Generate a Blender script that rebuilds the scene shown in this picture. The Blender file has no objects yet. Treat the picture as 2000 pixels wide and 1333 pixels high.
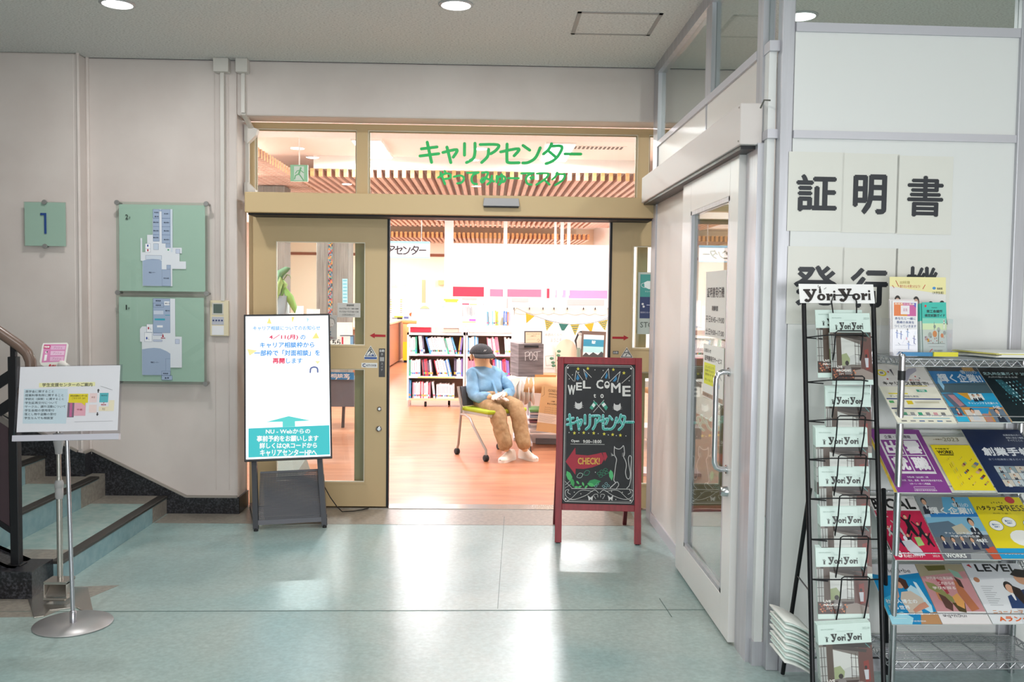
import bpy, bmesh, math, random
from mathutils import Vector as V, Matrix as M
random.seed(4)
S = bpy.context.scene
COL = S.collection
PI = math.pi
# ------------------------------------------------------------------ camera
CAM = V((0, 0, 1.5)); FPX = 1800.0
def _basis(psi, th, rho):
    F = V((math.sin(psi)*math.cos(th), math.cos(psi)*math.cos(th), -math.sin(th)))
    R = V((math.cos(psi), -math.sin(psi), 0)); U = R.cross(F)
    return F, R*math.cos(rho)+U*math.sin(rho), U*math.cos(rho)-R*math.sin(rho)
CF, CR, CU = _basis(0.0256, 0.0502, 0.0125)
cd = bpy.data.cameras.new('camera'); cam = bpy.data.objects.new('camera', cd); COL.objects.link(cam)
cd.sensor_width = 36; cd.lens = FPX/2000*36; cd.clip_start = 0.05; cd.clip_end = 100
cam.matrix_world = M((( CR.x, CU.x, -CF.x, CAM.x), (CR.y, CU.y, -CF.y, CAM.y), (CR.z, CU.z, -CF.z, CAM.z), (0, 0, 0, 1)))
S.camera = cam
# real-world points looked up from measured photo positions at a known depth / height / plane
def ray(u, v): return CF+CR*((u-1000)/FPX)-CU*((v-666.5)/FPX)
def at(u, v, Y): d = ray(u, v); return CAM+d*(Y/d.y)
def fl(u, v, z=0.0): d = ray(u, v); return CAM+d*((z-1.5)/d.z)
def atx(u, v, X): d = ray(u, v); return CAM+d*(X/d.x)
# ------------------------------------------------------------------ light and exposure
W = bpy.data.worlds.new('world'); S.world = W; W.use_nodes = True
W.node_tree.nodes['Background'].inputs[0].default_value = (0.75, 0.82, 1, 1)
W.node_tree.nodes['Background'].inputs[1].default_value = 0.3
S.view_settings.view_transform = 'Standard'; S.view_settings.look = 'None'
S.view_settings.exposure = 0.0; S.view_settings.gamma = 1; S.view_settings.use_curve_mapping = False
DOWN_W = 15.5      # foyer downlights
ROOM_W = 115.0     # career room ceiling panels
def light(name, kind, loc, energy, size=0.1, sizey=None, rot=(0, 0, 0), col=(1, 1, 1), spread=None, shape=None):
    l = bpy.data.lights.new(name, kind); l.energy = energy; l.color = col
    if kind == 'AREA':
        l.shape = shape or ('RECTANGLE' if sizey else 'DISK'); l.size = size
        if sizey: l.size_y = sizey
        if spread: l.spread = spread
    else: l.shadow_soft_size = size
    o = bpy.data.objects.new(name, l); o.location = loc; o.rotation_euler = rot; COL.objects.link(o); return o
# downlights of the foyer, a regular grid; (the first three are in view)
DL = [(-1.99, 5.03), (-0.19, 4.93), (1.66, 5.0)]
DL2 = [(3.4, 5.0), (-3.8, 5.0), (-3.8, 2.5), (-1.99, 2.5), (-0.19, 2.5), (-1.99, 0.0), (-0.19, 0.0), (1.66, 0.0), (3.4, 0.0), (-0.19, -2.4), (1.66, -2.4)]  # first one added to brighten the booth, the rest unseen grid lamps
for i, (x, y) in enumerate(DL+DL2):
    light('downlight_lamp', 'AREA', (x, y, 3.005), DOWN_W*(1.0 if i < 3 else 1.25), 0.13, col=(1, 0.98, 0.95))
# added upward fill standing in for daylight behind and right of the camera
light('rear_daylight_fill', 'AREA', (1.5, -3.9, 1.3), 285, 7.0, 2.4, rot=(math.radians(-100), 0, math.radians(180)), col=(0.95, 0.98, 1))
# career room lamps: fluorescent ceiling panels, then lamps without fixtures
RCOL = (0.97, 0.98, 1.0)
# added white side fill to whiten the career room's ceiling, no windows there
light('room_side_fill', 'AREA', (-5.8, 13.5, 1.7), 420, 12.0, 1.8, rot=(math.radians(90), 0, math.radians(-90)), col=(0.95, 0.97, 1))
RP = [(-1.37, 10.9, 3.17, 0.30, 1.25), (0.78, 10.9, 3.17, 0.30, 1.25), (-3.2, 10.9, 3.17, 0.3, 1.25)]
for x, y, z, a, b in RP:
    light('room_lamp', 'AREA', (x, y, z-0.03), ROOM_W, a, b, col=RCOL)
for x, y in ((-3.0, 8.3), (0.0, 8.1), (1.9, 8.4)):
    light('room_lamp', 'AREA', (x, y, 2.97), ROOM_W*0.45, 0.2, 0.2, col=RCOL)  # extra lamps without fixtures, kept so the near floor stays bright
for x, y in ((-3.0, 14.5), (-0.9, 14.0), (1.3, 14.0), (-3.0, 18.2), (-1.3, 18.2), (0.5, 18.2), (1.9, 18.0)):
    light('room_lamp', 'AREA', (x, y, 2.88), ROOM_W*0.75, 0.26, 0.26, col=RCOL)
for x in (-2.6, 0.2, 2.0):
    light('room_lamp', 'AREA', (x, 22.4, 2.7), ROOM_W*0.6, 0.3, 0.3, col=RCOL)

# ------------------------------------------------------------------ materials
def s2l(c): c /= 255.0; return c/12.92 if c <= 0.04045 else ((c+0.055)/1.055)**2.4
def rgb(h):
    h = h.lstrip('#'); h = ''.join(c*2 for c in h) if len(h) == 3 else h; return tuple(s2l(int(h[i:i+2], 16)) for i in (0, 2, 4))+(1,)
_mc = {}
def mat(h, rough=0.55, metal=0.0, emit=0.0, name=None, spec=0.5, alpha=1.0, sheen=0.0):
    k = (h, rough, metal, emit, name, alpha)
    if k in _mc: return _mc[k]
    m = bpy.data.materials.new(name or ('paint_'+h.strip('#'))); m.use_nodes = True
    b = m.node_tree.nodes['Principled BSDF']
    b.inputs['Base Color'].default_value = rgb(h); b.inputs['Roughness'].default_value = rough
    b.inputs['Metallic'].default_value = metal; b.inputs['Specular IOR Level'].default_value = spec
    if emit:
        b.inputs['Emission Color'].default_value = rgb(h); b.inputs['Emission Strength'].default_value = emit
        b.inputs['Base Color'].default_value = (0.02, 0.02, 0.02, 1)
    if alpha < 1: b.inputs['Alpha'].default_value = alpha
    _mc[k] = m; return m
def noisemat(name, c1, c2, scale=5, rough=0.6, metal=0, detail=6, bump=0.0, bscale=None, stretch=(1, 1, 1), lo=0.35, hi=0.65, kind='noise', r2=None, bdist=0.01, spec=0.5):
    m = bpy.data.materials.new(name); m.use_nodes = True; nt = m.node_tree; N = nt.nodes; L = nt.links
    b = N['Principled BSDF']; b.inputs['Roughness'].default_value = rough; b.inputs['Metallic'].default_value = metal
    b.inputs['Specular IOR Level'].default_value = spec
    tc = N.new('ShaderNodeTexCoord'); mp = N.new('ShaderNodeMapping'); mp.inputs['Scale'].default_value = stretch
    L.new(tc.outputs['Object'], mp.inputs['Vector'])
    if kind == 'noise':
        t = N.new('ShaderNodeTexNoise'); t.inputs['Scale'].default_value = scale; t.inputs['Detail'].default_value = detail; out = t.outputs['Fac']
    elif kind == 'voronoi':
        t = N.new('ShaderNodeTexVoronoi'); t.inputs['Scale'].default_value = scale; out = t.outputs['Distance']
    L.new(mp.outputs['Vector'], t.inputs['Vector'])
    r = N.new('ShaderNodeValToRGB'); r.color_ramp.elements[0].position = lo; r.color_ramp.elements[1].position = hi
    r.color_ramp.elements[0].color = rgb(c1); r.color_ramp.elements[1].color = rgb(c2)
    L.new(out, r.inputs['Fac']); L.new(r.outputs['Color'], b.inputs['Base Color'])
    if r2 is not None:
        q = N.new('ShaderNodeMapRange'); q.inputs[3].default_value = rough; q.inputs[4].default_value = r2
        q.inputs[1].default_value = lo; q.inputs[2].default_value = hi
        L.new(out, q.inputs[0]); L.new(q.outputs[0], b.inputs['Roughness'])
    if bump:
        t2 = N.new('ShaderNodeTexNoise'); t2.inputs['Scale'].default_value = bscale or scale; t2.inputs['Detail'].default_value = 4
        L.new(mp.outputs['Vector'], t2.inputs['Vector'])
        bm_ = N.new('ShaderNodeBump'); bm_.inputs['Strength'].default_value = bump; bm_.inputs['Distance'].default_value = bdist
        L.new(t2.outputs['Fac'], bm_.inputs['Height']); L.new(bm_.outputs['Normal'], b.inputs['Normal'])
    return m
def glassmat(name, tint='#f4faf8', rough=0.0, refl=1.0, dens=1.0):
    m = bpy.data.materials.new(name); m.use_nodes = True; nt = m.node_tree; N = nt.nodes; L = nt.links
    N.remove(N['Principled BSDF']); o = N['Material Output']
    t = N.new('ShaderNodeBsdfTransparent'); t.inputs[0].default_value = rgb(tint)
    g = N.new('ShaderNodeBsdfGlossy'); g.inputs['Roughness'].default_value = rough
    f = N.new('ShaderNodeFresnel'); ge = N.new('ShaderNodeNewGeometry'); mi = N.new('ShaderNodeMath'); mi.operation = 'MULTIPLY_ADD'
    mi.inputs[1].default_value = 1/1.5-1.5; mi.inputs[2].default_value = 1.5; L.new(ge.outputs['Backfacing'], mi.inputs[0]); L.new(mi.outputs[0], f.inputs[0])
    mu = N.new('ShaderNodeMath'); mu.operation = 'MULTIPLY'; mu.inputs[1].default_value = refl; mu.use_clamp = True
    x = N.new('ShaderNodeMixShader'); L.new(f.outputs[0], mu.inputs[0]); L.new(mu.outputs[0], x.inputs[0])
    L.new(t.outputs[0], x.inputs[1]); L.new(g.outputs[0], x.inputs[2]); L.new(x.outputs[0], o.inputs[0]); return m

wallp = noisemat('wall_paint', '#cfc4bf', '#d6ccc7', 3, 0.55, bump=0.12, bscale=160, bdist=0.002)
ceilm = noisemat('ceiling_board', '#b3b2af', '#dddcd9', 75, 0.9, stretch=(1, 2.6, 1), lo=0.34, hi=0.52, bump=0.5, bscale=70, bdist=0.003)
ceilin = noisemat('room_ceiling_board', '#dcd8d4', '#f0ecea', 50, 0.9, lo=0.3, hi=0.45, bump=0.2, bscale=90)
roomwh = mat('#f4f0ed', 0.7, name='room_white'); peach = mat('#f6ebd6', 0.7, name='peach_wall')
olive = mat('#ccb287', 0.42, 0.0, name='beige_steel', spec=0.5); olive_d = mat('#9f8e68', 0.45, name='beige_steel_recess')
bead = mat('#e6dfcc', 0.35, name='bead'); blackrub = mat('#15161a', 0.6, name='rubber')
alu = noisemat('brushed_aluminium', '#b4b4ba', '#c2c2c8', 40, 0.38, 0.55, stretch=(1, 1, 0.06))
aluL = mat('#c4c3ca', 0.4, 0.35, name='aluminium_light')
panel = mat('#dfe0df', 0.38, name='partition_panel'); panelw = mat('#dcd8d4', 0.35, name='partition_panel_side')
granite = noisemat('black_granite', '#17171b', '#4a4a50', 90, 0.28, kind='noise', detail=8, lo=0.45, hi=0.75, r2=0.35)
glass = glassmat('clear_glass'); glassdoor = glassmat('door_glass', '#e6ebe8', 0.0, 1.25)
glassgrn = glassmat('green_edge_glass', '#f3f9f6', 0.0, 0.8); acry = glassmat('acrylic', '#fbfbfd', 0.0, 0.8)
chrome = mat('#c9cacd', 0.16, 1.0, name='chrome'); steel = mat('#b9b4ae', 0.25, 0.9, name='stainless')
grayplastic = mat('#a5a3a4', 0.5, name='grey_plastic'); whitepl = mat('#e8e6e0', 0.45, name='white_plastic')
conduit = mat('#d3cec8', 0.4, name='conduit_plastic'); blackm = mat('#1b1b1f', 0.4, 0.3, name='black_metal')
paper = mat('#efefec', 0.6, name='paper'); paperg = mat('#dddcd5', 0.35, name='laminated_paper')
darkgrey = mat('#3a3b3f', 0.45, 0.4, name='dark_grey_steel'); redw = noisemat('red_wood', '#7f1722', '#951c2a', 12, 0.42, stretch=(4, 4, .6))
chalkb = noisemat('chalkboard', '#1c1e22', '#25272c', 7, 0.6)
louv = noisemat('louvre_wood', '#c49a88', '#dcbcac', 8, 0.55, stretch=(3, 0.3, 3)); louvend = noisemat('louvre_end', '#c9935c', '#dfb27c', 20, 0.6)
concrete = noisemat('board_formed_concrete', '#77736d', '#928d86', 5, 0.8, stretch=(6, 6, .35), bump=0.4, bscale=14)
def floor_mat():
    m = bpy.data.materials.new('teal_vinyl'); m.use_nodes = True; nt = m.node_tree; N = nt.nodes; L = nt.links
    b = N['Principled BSDF']; tc = N.new('ShaderNodeTexCoord')
    n1 = N.new('ShaderNodeTexNoise'); n1.inputs['Scale'].default_value = 1.1; n1.inputs['Detail'].default_value = 5; n1.inputs['Distortion'].default_value = 0.6
    n2 = N.new('ShaderNodeTexNoise'); n2.inputs['Scale'].default_value = 55; n2.inputs['Detail'].default_value = 6
    L.new(tc.outputs['Object'], n1.inputs['Vector']); L.new(tc.outputs['Object'], n2.inputs['Vector'])
    r1 = N.new('ShaderNodeValToRGB'); e = r1.color_ramp.elements; e[0].position = 0.36; e[1].position = 0.66
    e[0].color = rgb('#90adad'); e[1].color = rgb('#a2b2ae')
    r2 = N.new('ShaderNodeValToRGB'); e = r2.color_ramp.elements; e[0].position = 0.35; e[1].position = 0.7
    e[0].color = (0.78, 0.78, 0.78, 1); e[1].color = (1.05, 1.05, 1.05, 1)
    mx = N.new('ShaderNodeMix'); mx.data_type = 'RGBA'; mx.blend_type = 'MULTIPLY'; mx.inputs[0].default_value = 0.8
    L.new(n1.outputs['Fac'], r1.inputs[0]); L.new(n2.outputs['Fac'], r2.inputs[0])
    L.new(r1.outputs[0], mx.inputs[6]); L.new(r2.outputs[0], mx.inputs[7]); L.new(mx.outputs[2], b.inputs['Base Color'])
    b.inputs['Roughness'].default_value = 0.27; b.inputs['Specular IOR Level'].default_value = 0.65
    q = N.new('ShaderNodeMapRange'); q.inputs[1].default_value = .3; q.inputs[2].default_value = .7; q.inputs[3].default_value = 0.27; q.inputs[4].default_value = 0.34
    L.new(n1.outputs['Fac'], q.inputs[0]); L.new(q.outputs[0], b.inputs['Roughness'])
    n3 = N.new('ShaderNodeTexNoise'); n3.inputs['Scale'].default_value = 4.0; n3.inputs['Detail'].default_value = 3
    L.new(tc.outputs['Object'], n3.inputs['Vector'])
    bp = N.new('ShaderNodeBump'); bp.inputs['Strength'].default_value = 0.22; bp.inputs['Distance'].default_value = 0.02
    L.new(n3.outputs['Fac'], bp.inputs['Height']); L.new(bp.outputs[0], b.inputs['Normal']); return m
teal = floor_mat()
border = noisemat('grey_vinyl', '#827c74', '#999288', 40, 0.3, bump=0.1, bscale=5, bdist=0.02)
stairteal = noisemat('stair_vinyl', '#76979f', '#8aa6ab', 18, 0.4); stairtop = noisemat('stair_tread_vinyl', '#8ba6a3', '#a2b3ae', 18, 0.38)
woodfl = noisemat('wood_floor', '#a86a4a', '#c08462', 2.2, 0.33, stretch=(1, 5, 1), lo=0.3, hi=0.7, spec=0.5)
denim = noisemat('chambray', '#6a95b6', '#86aecb', 7, 0.9, bump=.3, bscale=12, bdist=.02); khaki = noisemat('khaki_cotton', '#9a7c58', '#ae906a', 30, 0.85, bump=.4, bscale=9, bdist=.02)
glove = mat('#e6dcd2', 0.85, name='cotton_glove'); skincloth = mat('#d5ad86', 0.85, name='beige_cloth'); capm = noisemat('black_cotton', '#26282a', '#34363a', 80, 0.85)
greyw = noisemat('weathered_wood', '#4f4848', '#8b8284', 3, 0.6, stretch=(1, 1, 14), lo=.3, hi=.7, detail=9)

# ------------------------------------------------------------------ mesh builder
class MB:
    def __init__(s): s.v = []; s.f = []; s.m = []; s.sm = []; s.mats = []; s.cur = 0
    def mt(s, m):
        if m not in s.mats: s.mats.append(m)
        s.cur = s.mats.index(m); return s
    def add(s, vs, fs, smooth=False):
        n = len(s.v); s.v += [V(p) for p in vs]
        for f in fs: s.f.append([i+n for i in f]); s.m.append(s.cur); s.sm.append(smooth)
        return s
    def box(s, a, b):
        (x0, x1), (y0, y1), (z0, z1) = [sorted((a[i], b[i])) for i in range(3)]
        vs = [(x, y, z) for x in (x0, x1) for y in (y0, y1) for z in (z0, z1)]
        return s.add(vs, [(0, 1, 3, 2), (4, 6, 7, 5), (0, 4, 5, 1), (2, 3, 7, 6), (0, 2, 6, 4), (1, 5, 7, 3)])
    def hexa(s, p):   # 8 points: bottom quad ccw seen from above, then top quad
        return s.add(p, [(3, 2, 1, 0), (4, 5, 6, 7), (0, 1, 5, 4), (1, 2, 6, 5), (2, 3, 7, 6), (3, 0, 4, 7)])
    def beam(s, a, b, w, h, up=(0, 0, 1)):
        a = V(a); b = V(b); d = (b-a).normalized(); up = V(up)
        if abs(d.dot(up)) > 0.98: up = V((1, 0, 0))
        x = d.cross(up).normalized()*w/2; y = x.cross(d).normalized()*h/2
        return s.hexa([a-x-y, a+x-y, b+x-y, b-x-y, a-x+y, a+x+y, b+x+y, b-x+y])
    def tube(s, pts, r, n=8, cap=True, smooth=True):
        pts = [V(p) for p in pts]; rr = r if isinstance(r, (list, tuple)) else [r]*len(pts)
        base = len(s.v); t0 = (pts[1]-pts[0]).normalized()
        a = t0.cross(V((0, 0, 1)));
        if a.length < 0.1: a = t0.cross(V((1, 0, 0)))
        a.normalize(); rings = []
        for i, p in enumerate(pts):
            t = (pts[min(i+1, len(pts)-1)]-pts[max(i-1, 0)]).normalized()
            a = (a-t*a.dot(t)); a = a.normalized() if a.length > 1e-6 else t.orthogonal().normalized(); b = t.cross(a)
            rings.append([p+(a*math.cos(2*PI*k/n)+b*math.sin(2*PI*k/n))*rr[i] for k in range(n)])
        vs = [q for R_ in rings for q in R_]; fs = []
        for i in range(len(pts)-1):
            for k in range(n): k2 = (k+1) % n; fs.append((i*n+k, i*n+k2, (i+1)*n+k2, (i+1)*n+k))
        s.add(vs, fs, smooth)
        if cap:
            s.add(rings[0], [tuple(reversed(range(n)))]); s.add(rings[-1], [tuple(range(n))])
        return s
    def lathe(s, c, prof, n=24, axis='z', smooth=True, cap=True):   # prof: [(r, h)]
        c = V(c); vs = []
        for r, h in prof:
            for k in range(n):
                x, y = r*math.cos(2*PI*k/n), r*math.sin(2*PI*k/n)
                vs.append(c+(V((x, y, h)) if axis == 'z' else V((x, h, y)) if axis == 'y' else V((h, x, y))))
        fs = []
        for i in range(len(prof)-1):
            for k in range(n): k2 = (k+1) % n; fs.append((i*n+k, i*n+k2, (i+1)*n+k2, (i+1)*n+k))
        s.add(vs, fs, smooth)
        if cap: s.add(vs[:n], [tuple(reversed(range(n)))]); s.add(vs[-n:], [tuple(range(n))])
        return s
    def prism(s, poly, a, b, axis='y'):   # poly in the two other axes, extruded a..b
        def P(p, t): return (p[0], t, p[1]) if axis == 'y' else (p[0], p[1], t) if axis == 'z' else (t, p[0], p[1])
        n = len(poly); vs = [P(p, a) for p in poly]+[P(p, b) for p in poly]
        return s.add(vs, [tuple(range(n)), tuple(reversed(range(n, 2*n)))]+[(i, i+n, (i+1) % n+n, (i+1) % n) for i in range(n)])
    def ball(s, c, r, nu=12, nv=8):
        r = r if isinstance(r, (list, tuple)) else (r, r, r); c = V(c); vs = []; fs = []
        for i in range(nv+1):
            for k in range(nu):
                a = PI*i/nv; b = 2*PI*k/nu; vs.append(c+V((r[0]*math.sin(a)*math.cos(b), r[1]*math.sin(a)*math.sin(b), r[2]*math.cos(a))))
        for i in range(nv):
            for k in range(nu): k2 = (k+1) % nu; fs.append((i*nu+k, (i+1)*nu+k, (i+1)*nu+k2, i*nu+k2))
        return s.add(vs, fs, True)
    def build(s, name, m=None, parent=None, bevel=0, centre=None, fix=True):
        me = bpy.data.meshes.new(name); off = V((0, 0, 0)); vs = s.v
        if parent is None and centre is None and vs:
            xs = [p.x for p in vs]; ys = [p.y for p in vs]; zs = [p.z for p in vs]
            off = V(((min(xs)+max(xs))/2, (min(ys)+max(ys))/2, min(zs)))
        me.from_pydata([p-off for p in vs], [], s.f)
        mats = s.mats or [m]
        for q in mats: me.materials.append(q)
        for p, i, k in zip(me.polygons, s.m, s.sm): p.material_index = i; p.use_smooth = k
        me.validate(); me.update()
        if fix:
            b = bmesh.new(); b.from_mesh(me); bmesh.ops.remove_doubles(b, verts=b.verts, dist=1e-6) if False else None
            bmesh.ops.recalc_face_normals(b, faces=b.faces); b.to_mesh(me); b.free()
        o = bpy.data.objects.new(name, me); COL.objects.link(o); o.location = off
        if parent is not None: o.parent = parent
        if bevel:
            md = o.modifiers.new('bevel', 'BEVEL'); md.width = bevel; md.segments = 2; md.limit_method = 'ANGLE'
        return o
def tag(o, label=None, cat=None, group=None, kind=None):
    if label: o['label'] = label
    if cat: o['category'] = cat
    if group: o['group'] = group
    if kind: o['kind'] = kind
    return o
def struct(o): o['kind'] = 'structure'; return o
def thing(name, label=None, cat=None, loc=(0, 0, 0), rotz=0, group=None, kind=None, frame=None):
    o = bpy.data.objects.new(name, None); COL.objects.link(o); o.empty_display_size = 0.05
    if frame is not None: o.matrix_world = frame
    else: o.location = loc; o.rotation_euler = (0, 0, rotz)
    return tag(o, label, cat, group, kind)
def frame(o, x, z):     # local x along x, local z close to z, local y away from the viewer
    x = V(x).normalized(); z = V(z); z = (z-x*z.dot(x)).normalized(); y = z.cross(x)
    return M(((x.x, y.x, z.x, o[0]), (x.y, y.y, z.y, o[1]), (x.z, y.z, z.z, o[2]), (0, 0, 0, 1)))
def copy_tree(o, parent=None):
    c = o.copy(); COL.objects.link(c)
    if parent is not None: c.parent = parent
    for ch in list(o.children): copy_tree(ch, c)
    return c

# ------------------------------------------------------------------ flat print (lettering, pictures) on real sheets
_tc = {}
def textmesh(s, bold):
    k = (s, bold)
    if k in _tc: return _tc[k]
    c = bpy.data.curves.new('t', 'FONT'); c.body = s; c.resolution_u = 2; c.offset = bold
    o = bpy.data.objects.new('t', c); COL.objects.link(o)
    dg = bpy.context.evaluated_depsgraph_get(); e = o.evaluated_get(dg); me = e.to_mesh()
    vs = [(v.co.x, v.co.y) for v in me.vertices]; fs = [tuple(p.vertices) for p in me.polygons]
    e.to_mesh_clear(); bpy.data.objects.remove(o); bpy.data.curves.remove(c)
    if not vs: vs = [(0, 0), (1, 1)]; fs = []
    xs = [v[0] for v in vs]; ys = [v[1] for v in vs]; x0, x1, y0, y1 = min(xs), max(xs), min(ys), max(ys)
    r = ([((x-x0)/max(x1-x0, 1e-4), (y-y0)/max(y1-y0, 1e-4)) for x, y in vs], fs); _tc[k] = r; return r
class Print:
    """2-D shapes given in picture units inside quad q (TL, TR, BR, BL), laid on a w x h m sheet; local x right, z up."""
    def __init__(s, w, h, q=((0, 0), (100, 0), (100, 100), (0, 100)), emit=0, rough=0.6, y0=0.0004, sag=None):
        s.w, s.h, s.q = w, h, q; s.b = MB(); s.emit = emit; s.rough = rough; s.y0 = y0; s.k = 0
    def mp(s, x, y, l):
        (ax, ay), (bx, by), (cx, cy), (dx, dy) = s.q; v = 0.5; u = 0.5
        for _ in range(4):
            lx = ax+(dx-ax)*v; rx = bx+(cx-bx)*v; u = (x-lx)/(rx-lx)
            ty = ay+(by-ay)*u; bby = dy+(cy-dy)*u; v = (y-ty)/(bby-ty)
        return (u*s.w, -(s.y0+l*0.00025+s.k*5e-6), (1-v)*s.h)
    def col(s, c): s.b.mt(mat(c, s.rough, emit=s.emit)); return s
    def poly(s, pts, c, l=1):
        s.k = (s.k+1) % 40; s.col(c); s.b.add([s.mp(x, y, l) for x, y in pts], [tuple(range(len(pts)))]); return s
    def rect(s, x0, y0, x1, y1, c, l=1): return s.poly([(x0, y0), (x1, y0), (x1, y1), (x0, y1)], c, l)
    def disc(s, x, y, r, c, l=1, ry=None, n=14):
        return s.poly([(x+r*math.cos(2*PI*k/n), y+(ry or r)*math.sin(2*PI*k/n)) for k in range(n)], c, l)
    def line(s, pts, wd, c, l=2, closed=False, rnd=True):
        s.col(c)
        if closed: pts = list(pts)+[pts[0]]
        for (x0, y0), (x1, y1) in zip(pts, pts[1:]):
            d = math.hypot(x1-x0, y1-y0) or 1e-6; nx, ny = -(y1-y0)/d*wd/2, (x1-x0)/d*wd/2
            s.k = (s.k+1) % 40; s.b.add([s.mp(*p, l) for p in ((x0+nx, y0+ny), (x1+nx, y1+ny), (x1-nx, y1-ny), (x0-nx, y0-ny))], [(0, 1, 2, 3)])
        if rnd:
            for i, (x, y) in enumerate(pts):
                s.k = (s.k+1) % 40; s.b.add([s.mp(x+wd/2*math.cos(PI*k/4), y+wd/2*math.sin(PI*k/4), l+0.9) for k in range(8)], [tuple(range(8))])
        return s
    def curve(s, pts, wd, c, l=2, closed=False, n=5):
        P = [V((x, y)) for x, y in pts]; out = []; m = len(P); rng = range(m if closed else m-1)
        for i in rng:
            p0, p1, p2, p3 = (P[(i-1) % m] if closed or i > 0 else P[0]), P[i], P[(i+1) % m], (P[(i+2) % m] if closed or i+2 < m else P[-1])
            for k in range(n):
                t = k/n; out.append(tuple(0.5*((2*p1)+(p2-p0)*t+(2*p0-5*p1+4*p2-p3)*t*t+(3*p1-p0-3*p2+p3)*t**3)))
        if not closed: out.append(tuple(P[-1]))
        return s.line(out, wd, c, l, closed)
    def text(s, t, x0, y0, x1, y1, c, bold=0.0, l=3):
        s.col(c); vs, fs = textmesh(t, 0.0); e = bold*abs(y1-y0)
        n = 0 if bold <= 0 else 4 if bold < .03 else 8
        x0 += e; x1 -= e; y0 += e; y1 -= e
        for k in range(max(n, 1)):
            dx, dy = (e*math.cos(2*PI*k/n), e*math.sin(2*PI*k/n)) if n else (0, 0)
            s.b.add([s.mp(x0+(x1-x0)*a+dx, y1+(y0-y1)*b+dy, l+.12*k) for a, b in vs], fs)
        return s
    def build(s, name, parent): return s.b.build(name, None, parent, fix=False)
# rounded katakana of the room's name, as pen strokes in a 8-letter box 0..8 x 0..1 (y down)
KANA = {
 'キ': [[(.12, .34), (.82, .24)], [(.06, .68), (.9, .56)], [(.38, .02), (.58, .98)]],
 'ャ': [[(.1, .5), (.8, .36), (.62, .72)], [(.3, .24), (.5, .98)]],
 'リ': [[(.2, .06), (.2, .62)], [(.78, .04), (.78, .5), (.68, .78), (.32, .97)]],
 'ア': [[(.06, .1), (.9, .1), (.84, .34), (.56, .54)], [(.46, .32), (.42, .66), (.14, .96)]],
 'セ': [[(.04, .44), (.9, .28), (.68, .62)], [(.34, .06), (.34, .78), (.42, .95), (.92, .95)]],
 'ン': [[(.1, .12), (.42, .34)], [(.92, .22), (.7, .7), (.36, .93), (.1, .96)]],
 'タ': [[(.44, .02), (.3, .3), (.08, .52)], [(.4, .14), (.9, .14), (.8, .5), (.56, .8), (.2, .99)], [(.34, .4), (.66, .68)]],
 'ー': [[(.06, .5), (.9, .5)]],
 'ス': [[(.12, .14), (.82, .14), (.6, .56), (.1, .96)], [(.56, .56), (.9, .94)]],
 'ク': [[(.4, .04), (.3, .32), (.08, .56)], [(.38, .18), (.9, .18), (.78, .6), (.28, .98)]],
 'て': [[(.08, .14), (.9, .1)], [(.9, .1), (.5, .3), (.4, .62), (.52, .9), (.78, .96)]],
 'で': [[(.08, .14), (.9, .1)], [(.9, .1), (.5, .3), (.4, .62), (.52, .9), (.78, .96)], [(.7, .42), (.76, .56)], [(.86, .36), (.92, .5)]],
 'っ': [[(.1, .44), (.6, .34), (.86, .52), (.7, .84), (.36, .92)]],
 'や': [[(.04, .5), (.5, .22), (.84, .26), (.84, .52), (.5, .6)], [(.46, .02), (.56, .16)], [(.2, .14), (.5, .98)]],
 'み': [[(.16, .12), (.54, .12), (.22, .8), (.06, .72), (.24, .5), (.6, .6), (.94, .76)], [(.8, .34), (.74, .72), (.5, .98)]],
 'ゅ': [[(.16, .34), (.14, .8)], [(.16, .72), (.34, .4), (.66, .34), (.84, .54), (.7, .78), (.42, .72)], [(.54, .22), (.58, .7), (.34, .98)]],
}
def kana(P, s, x0, y0, x1, y1, wd, c, l=2, adv=None):
    n = len(s); ad = adv or [1]*n; tot = sum(ad); x = x0; k = (x1-x0)/tot
    for ch, a in zip(s, ad):
        for st in KANA[ch]:
            pts = [(x+px*a*k, y0+(y1-y0)*py) for px, py in st]
            if len(pts) > 2: P.curve(pts, wd, c, l, n=4)
            else: P.line(pts, wd, c, l)
        x += a*k

# ================================================================== THE SETTING
def slab(name, a, b, m, parent=None, bevel=0): return MB().box(a, b).build(name, m, parent, bevel)
# foyer floor, with grey border strips, seams
f = struct(slab('floor', (-7, -4, -0.1), (6, 6.42, 0), teal))
def patch(pts, z, m, name='border_strip'):
    o = MB().prism(pts, 0.0002, z, 'z').build(name, m); o.parent = f
    o.location = o.location-f.location; return o
patch([(-2.14, 5.93), (1.0, 5.93), (1.0, 6.40), (-2.14, 6.40)], 0.0011, border)
p4 = fl(30, 1200); patch([(-2.16, 4.62), (-1.86, 4.66), (-2.02, 4.20), (-2.9, 4.16), (-2.9, 4.5), (-2.2, 4.5)], 0.0013, border)
seam = mat('#5f7370', 0.6, name='seam')
for a, b in ((fl(-60, 1196), fl(1405, 1192)), (fl(985, 1010), fl(972, 1190)), (fl(1288, 1170), fl(1312, 1206))):
    a.z = b.z = 0.0014; o = MB().beam(a, b, 0.003, 0.0012).build('floor_seam', seam); o.parent = f; o.location = o.location-f.location
# career room floor (continues at the same level)
f2 = struct(slab('floor', (-6, 6.42, -0.1), (3.2, 24.2, 0), woodfl))
thr = struct(MB().box((-1.66, 6.36, 0), (1.80, 6.50, 0.006)).build('trim_1', steel))
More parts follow.
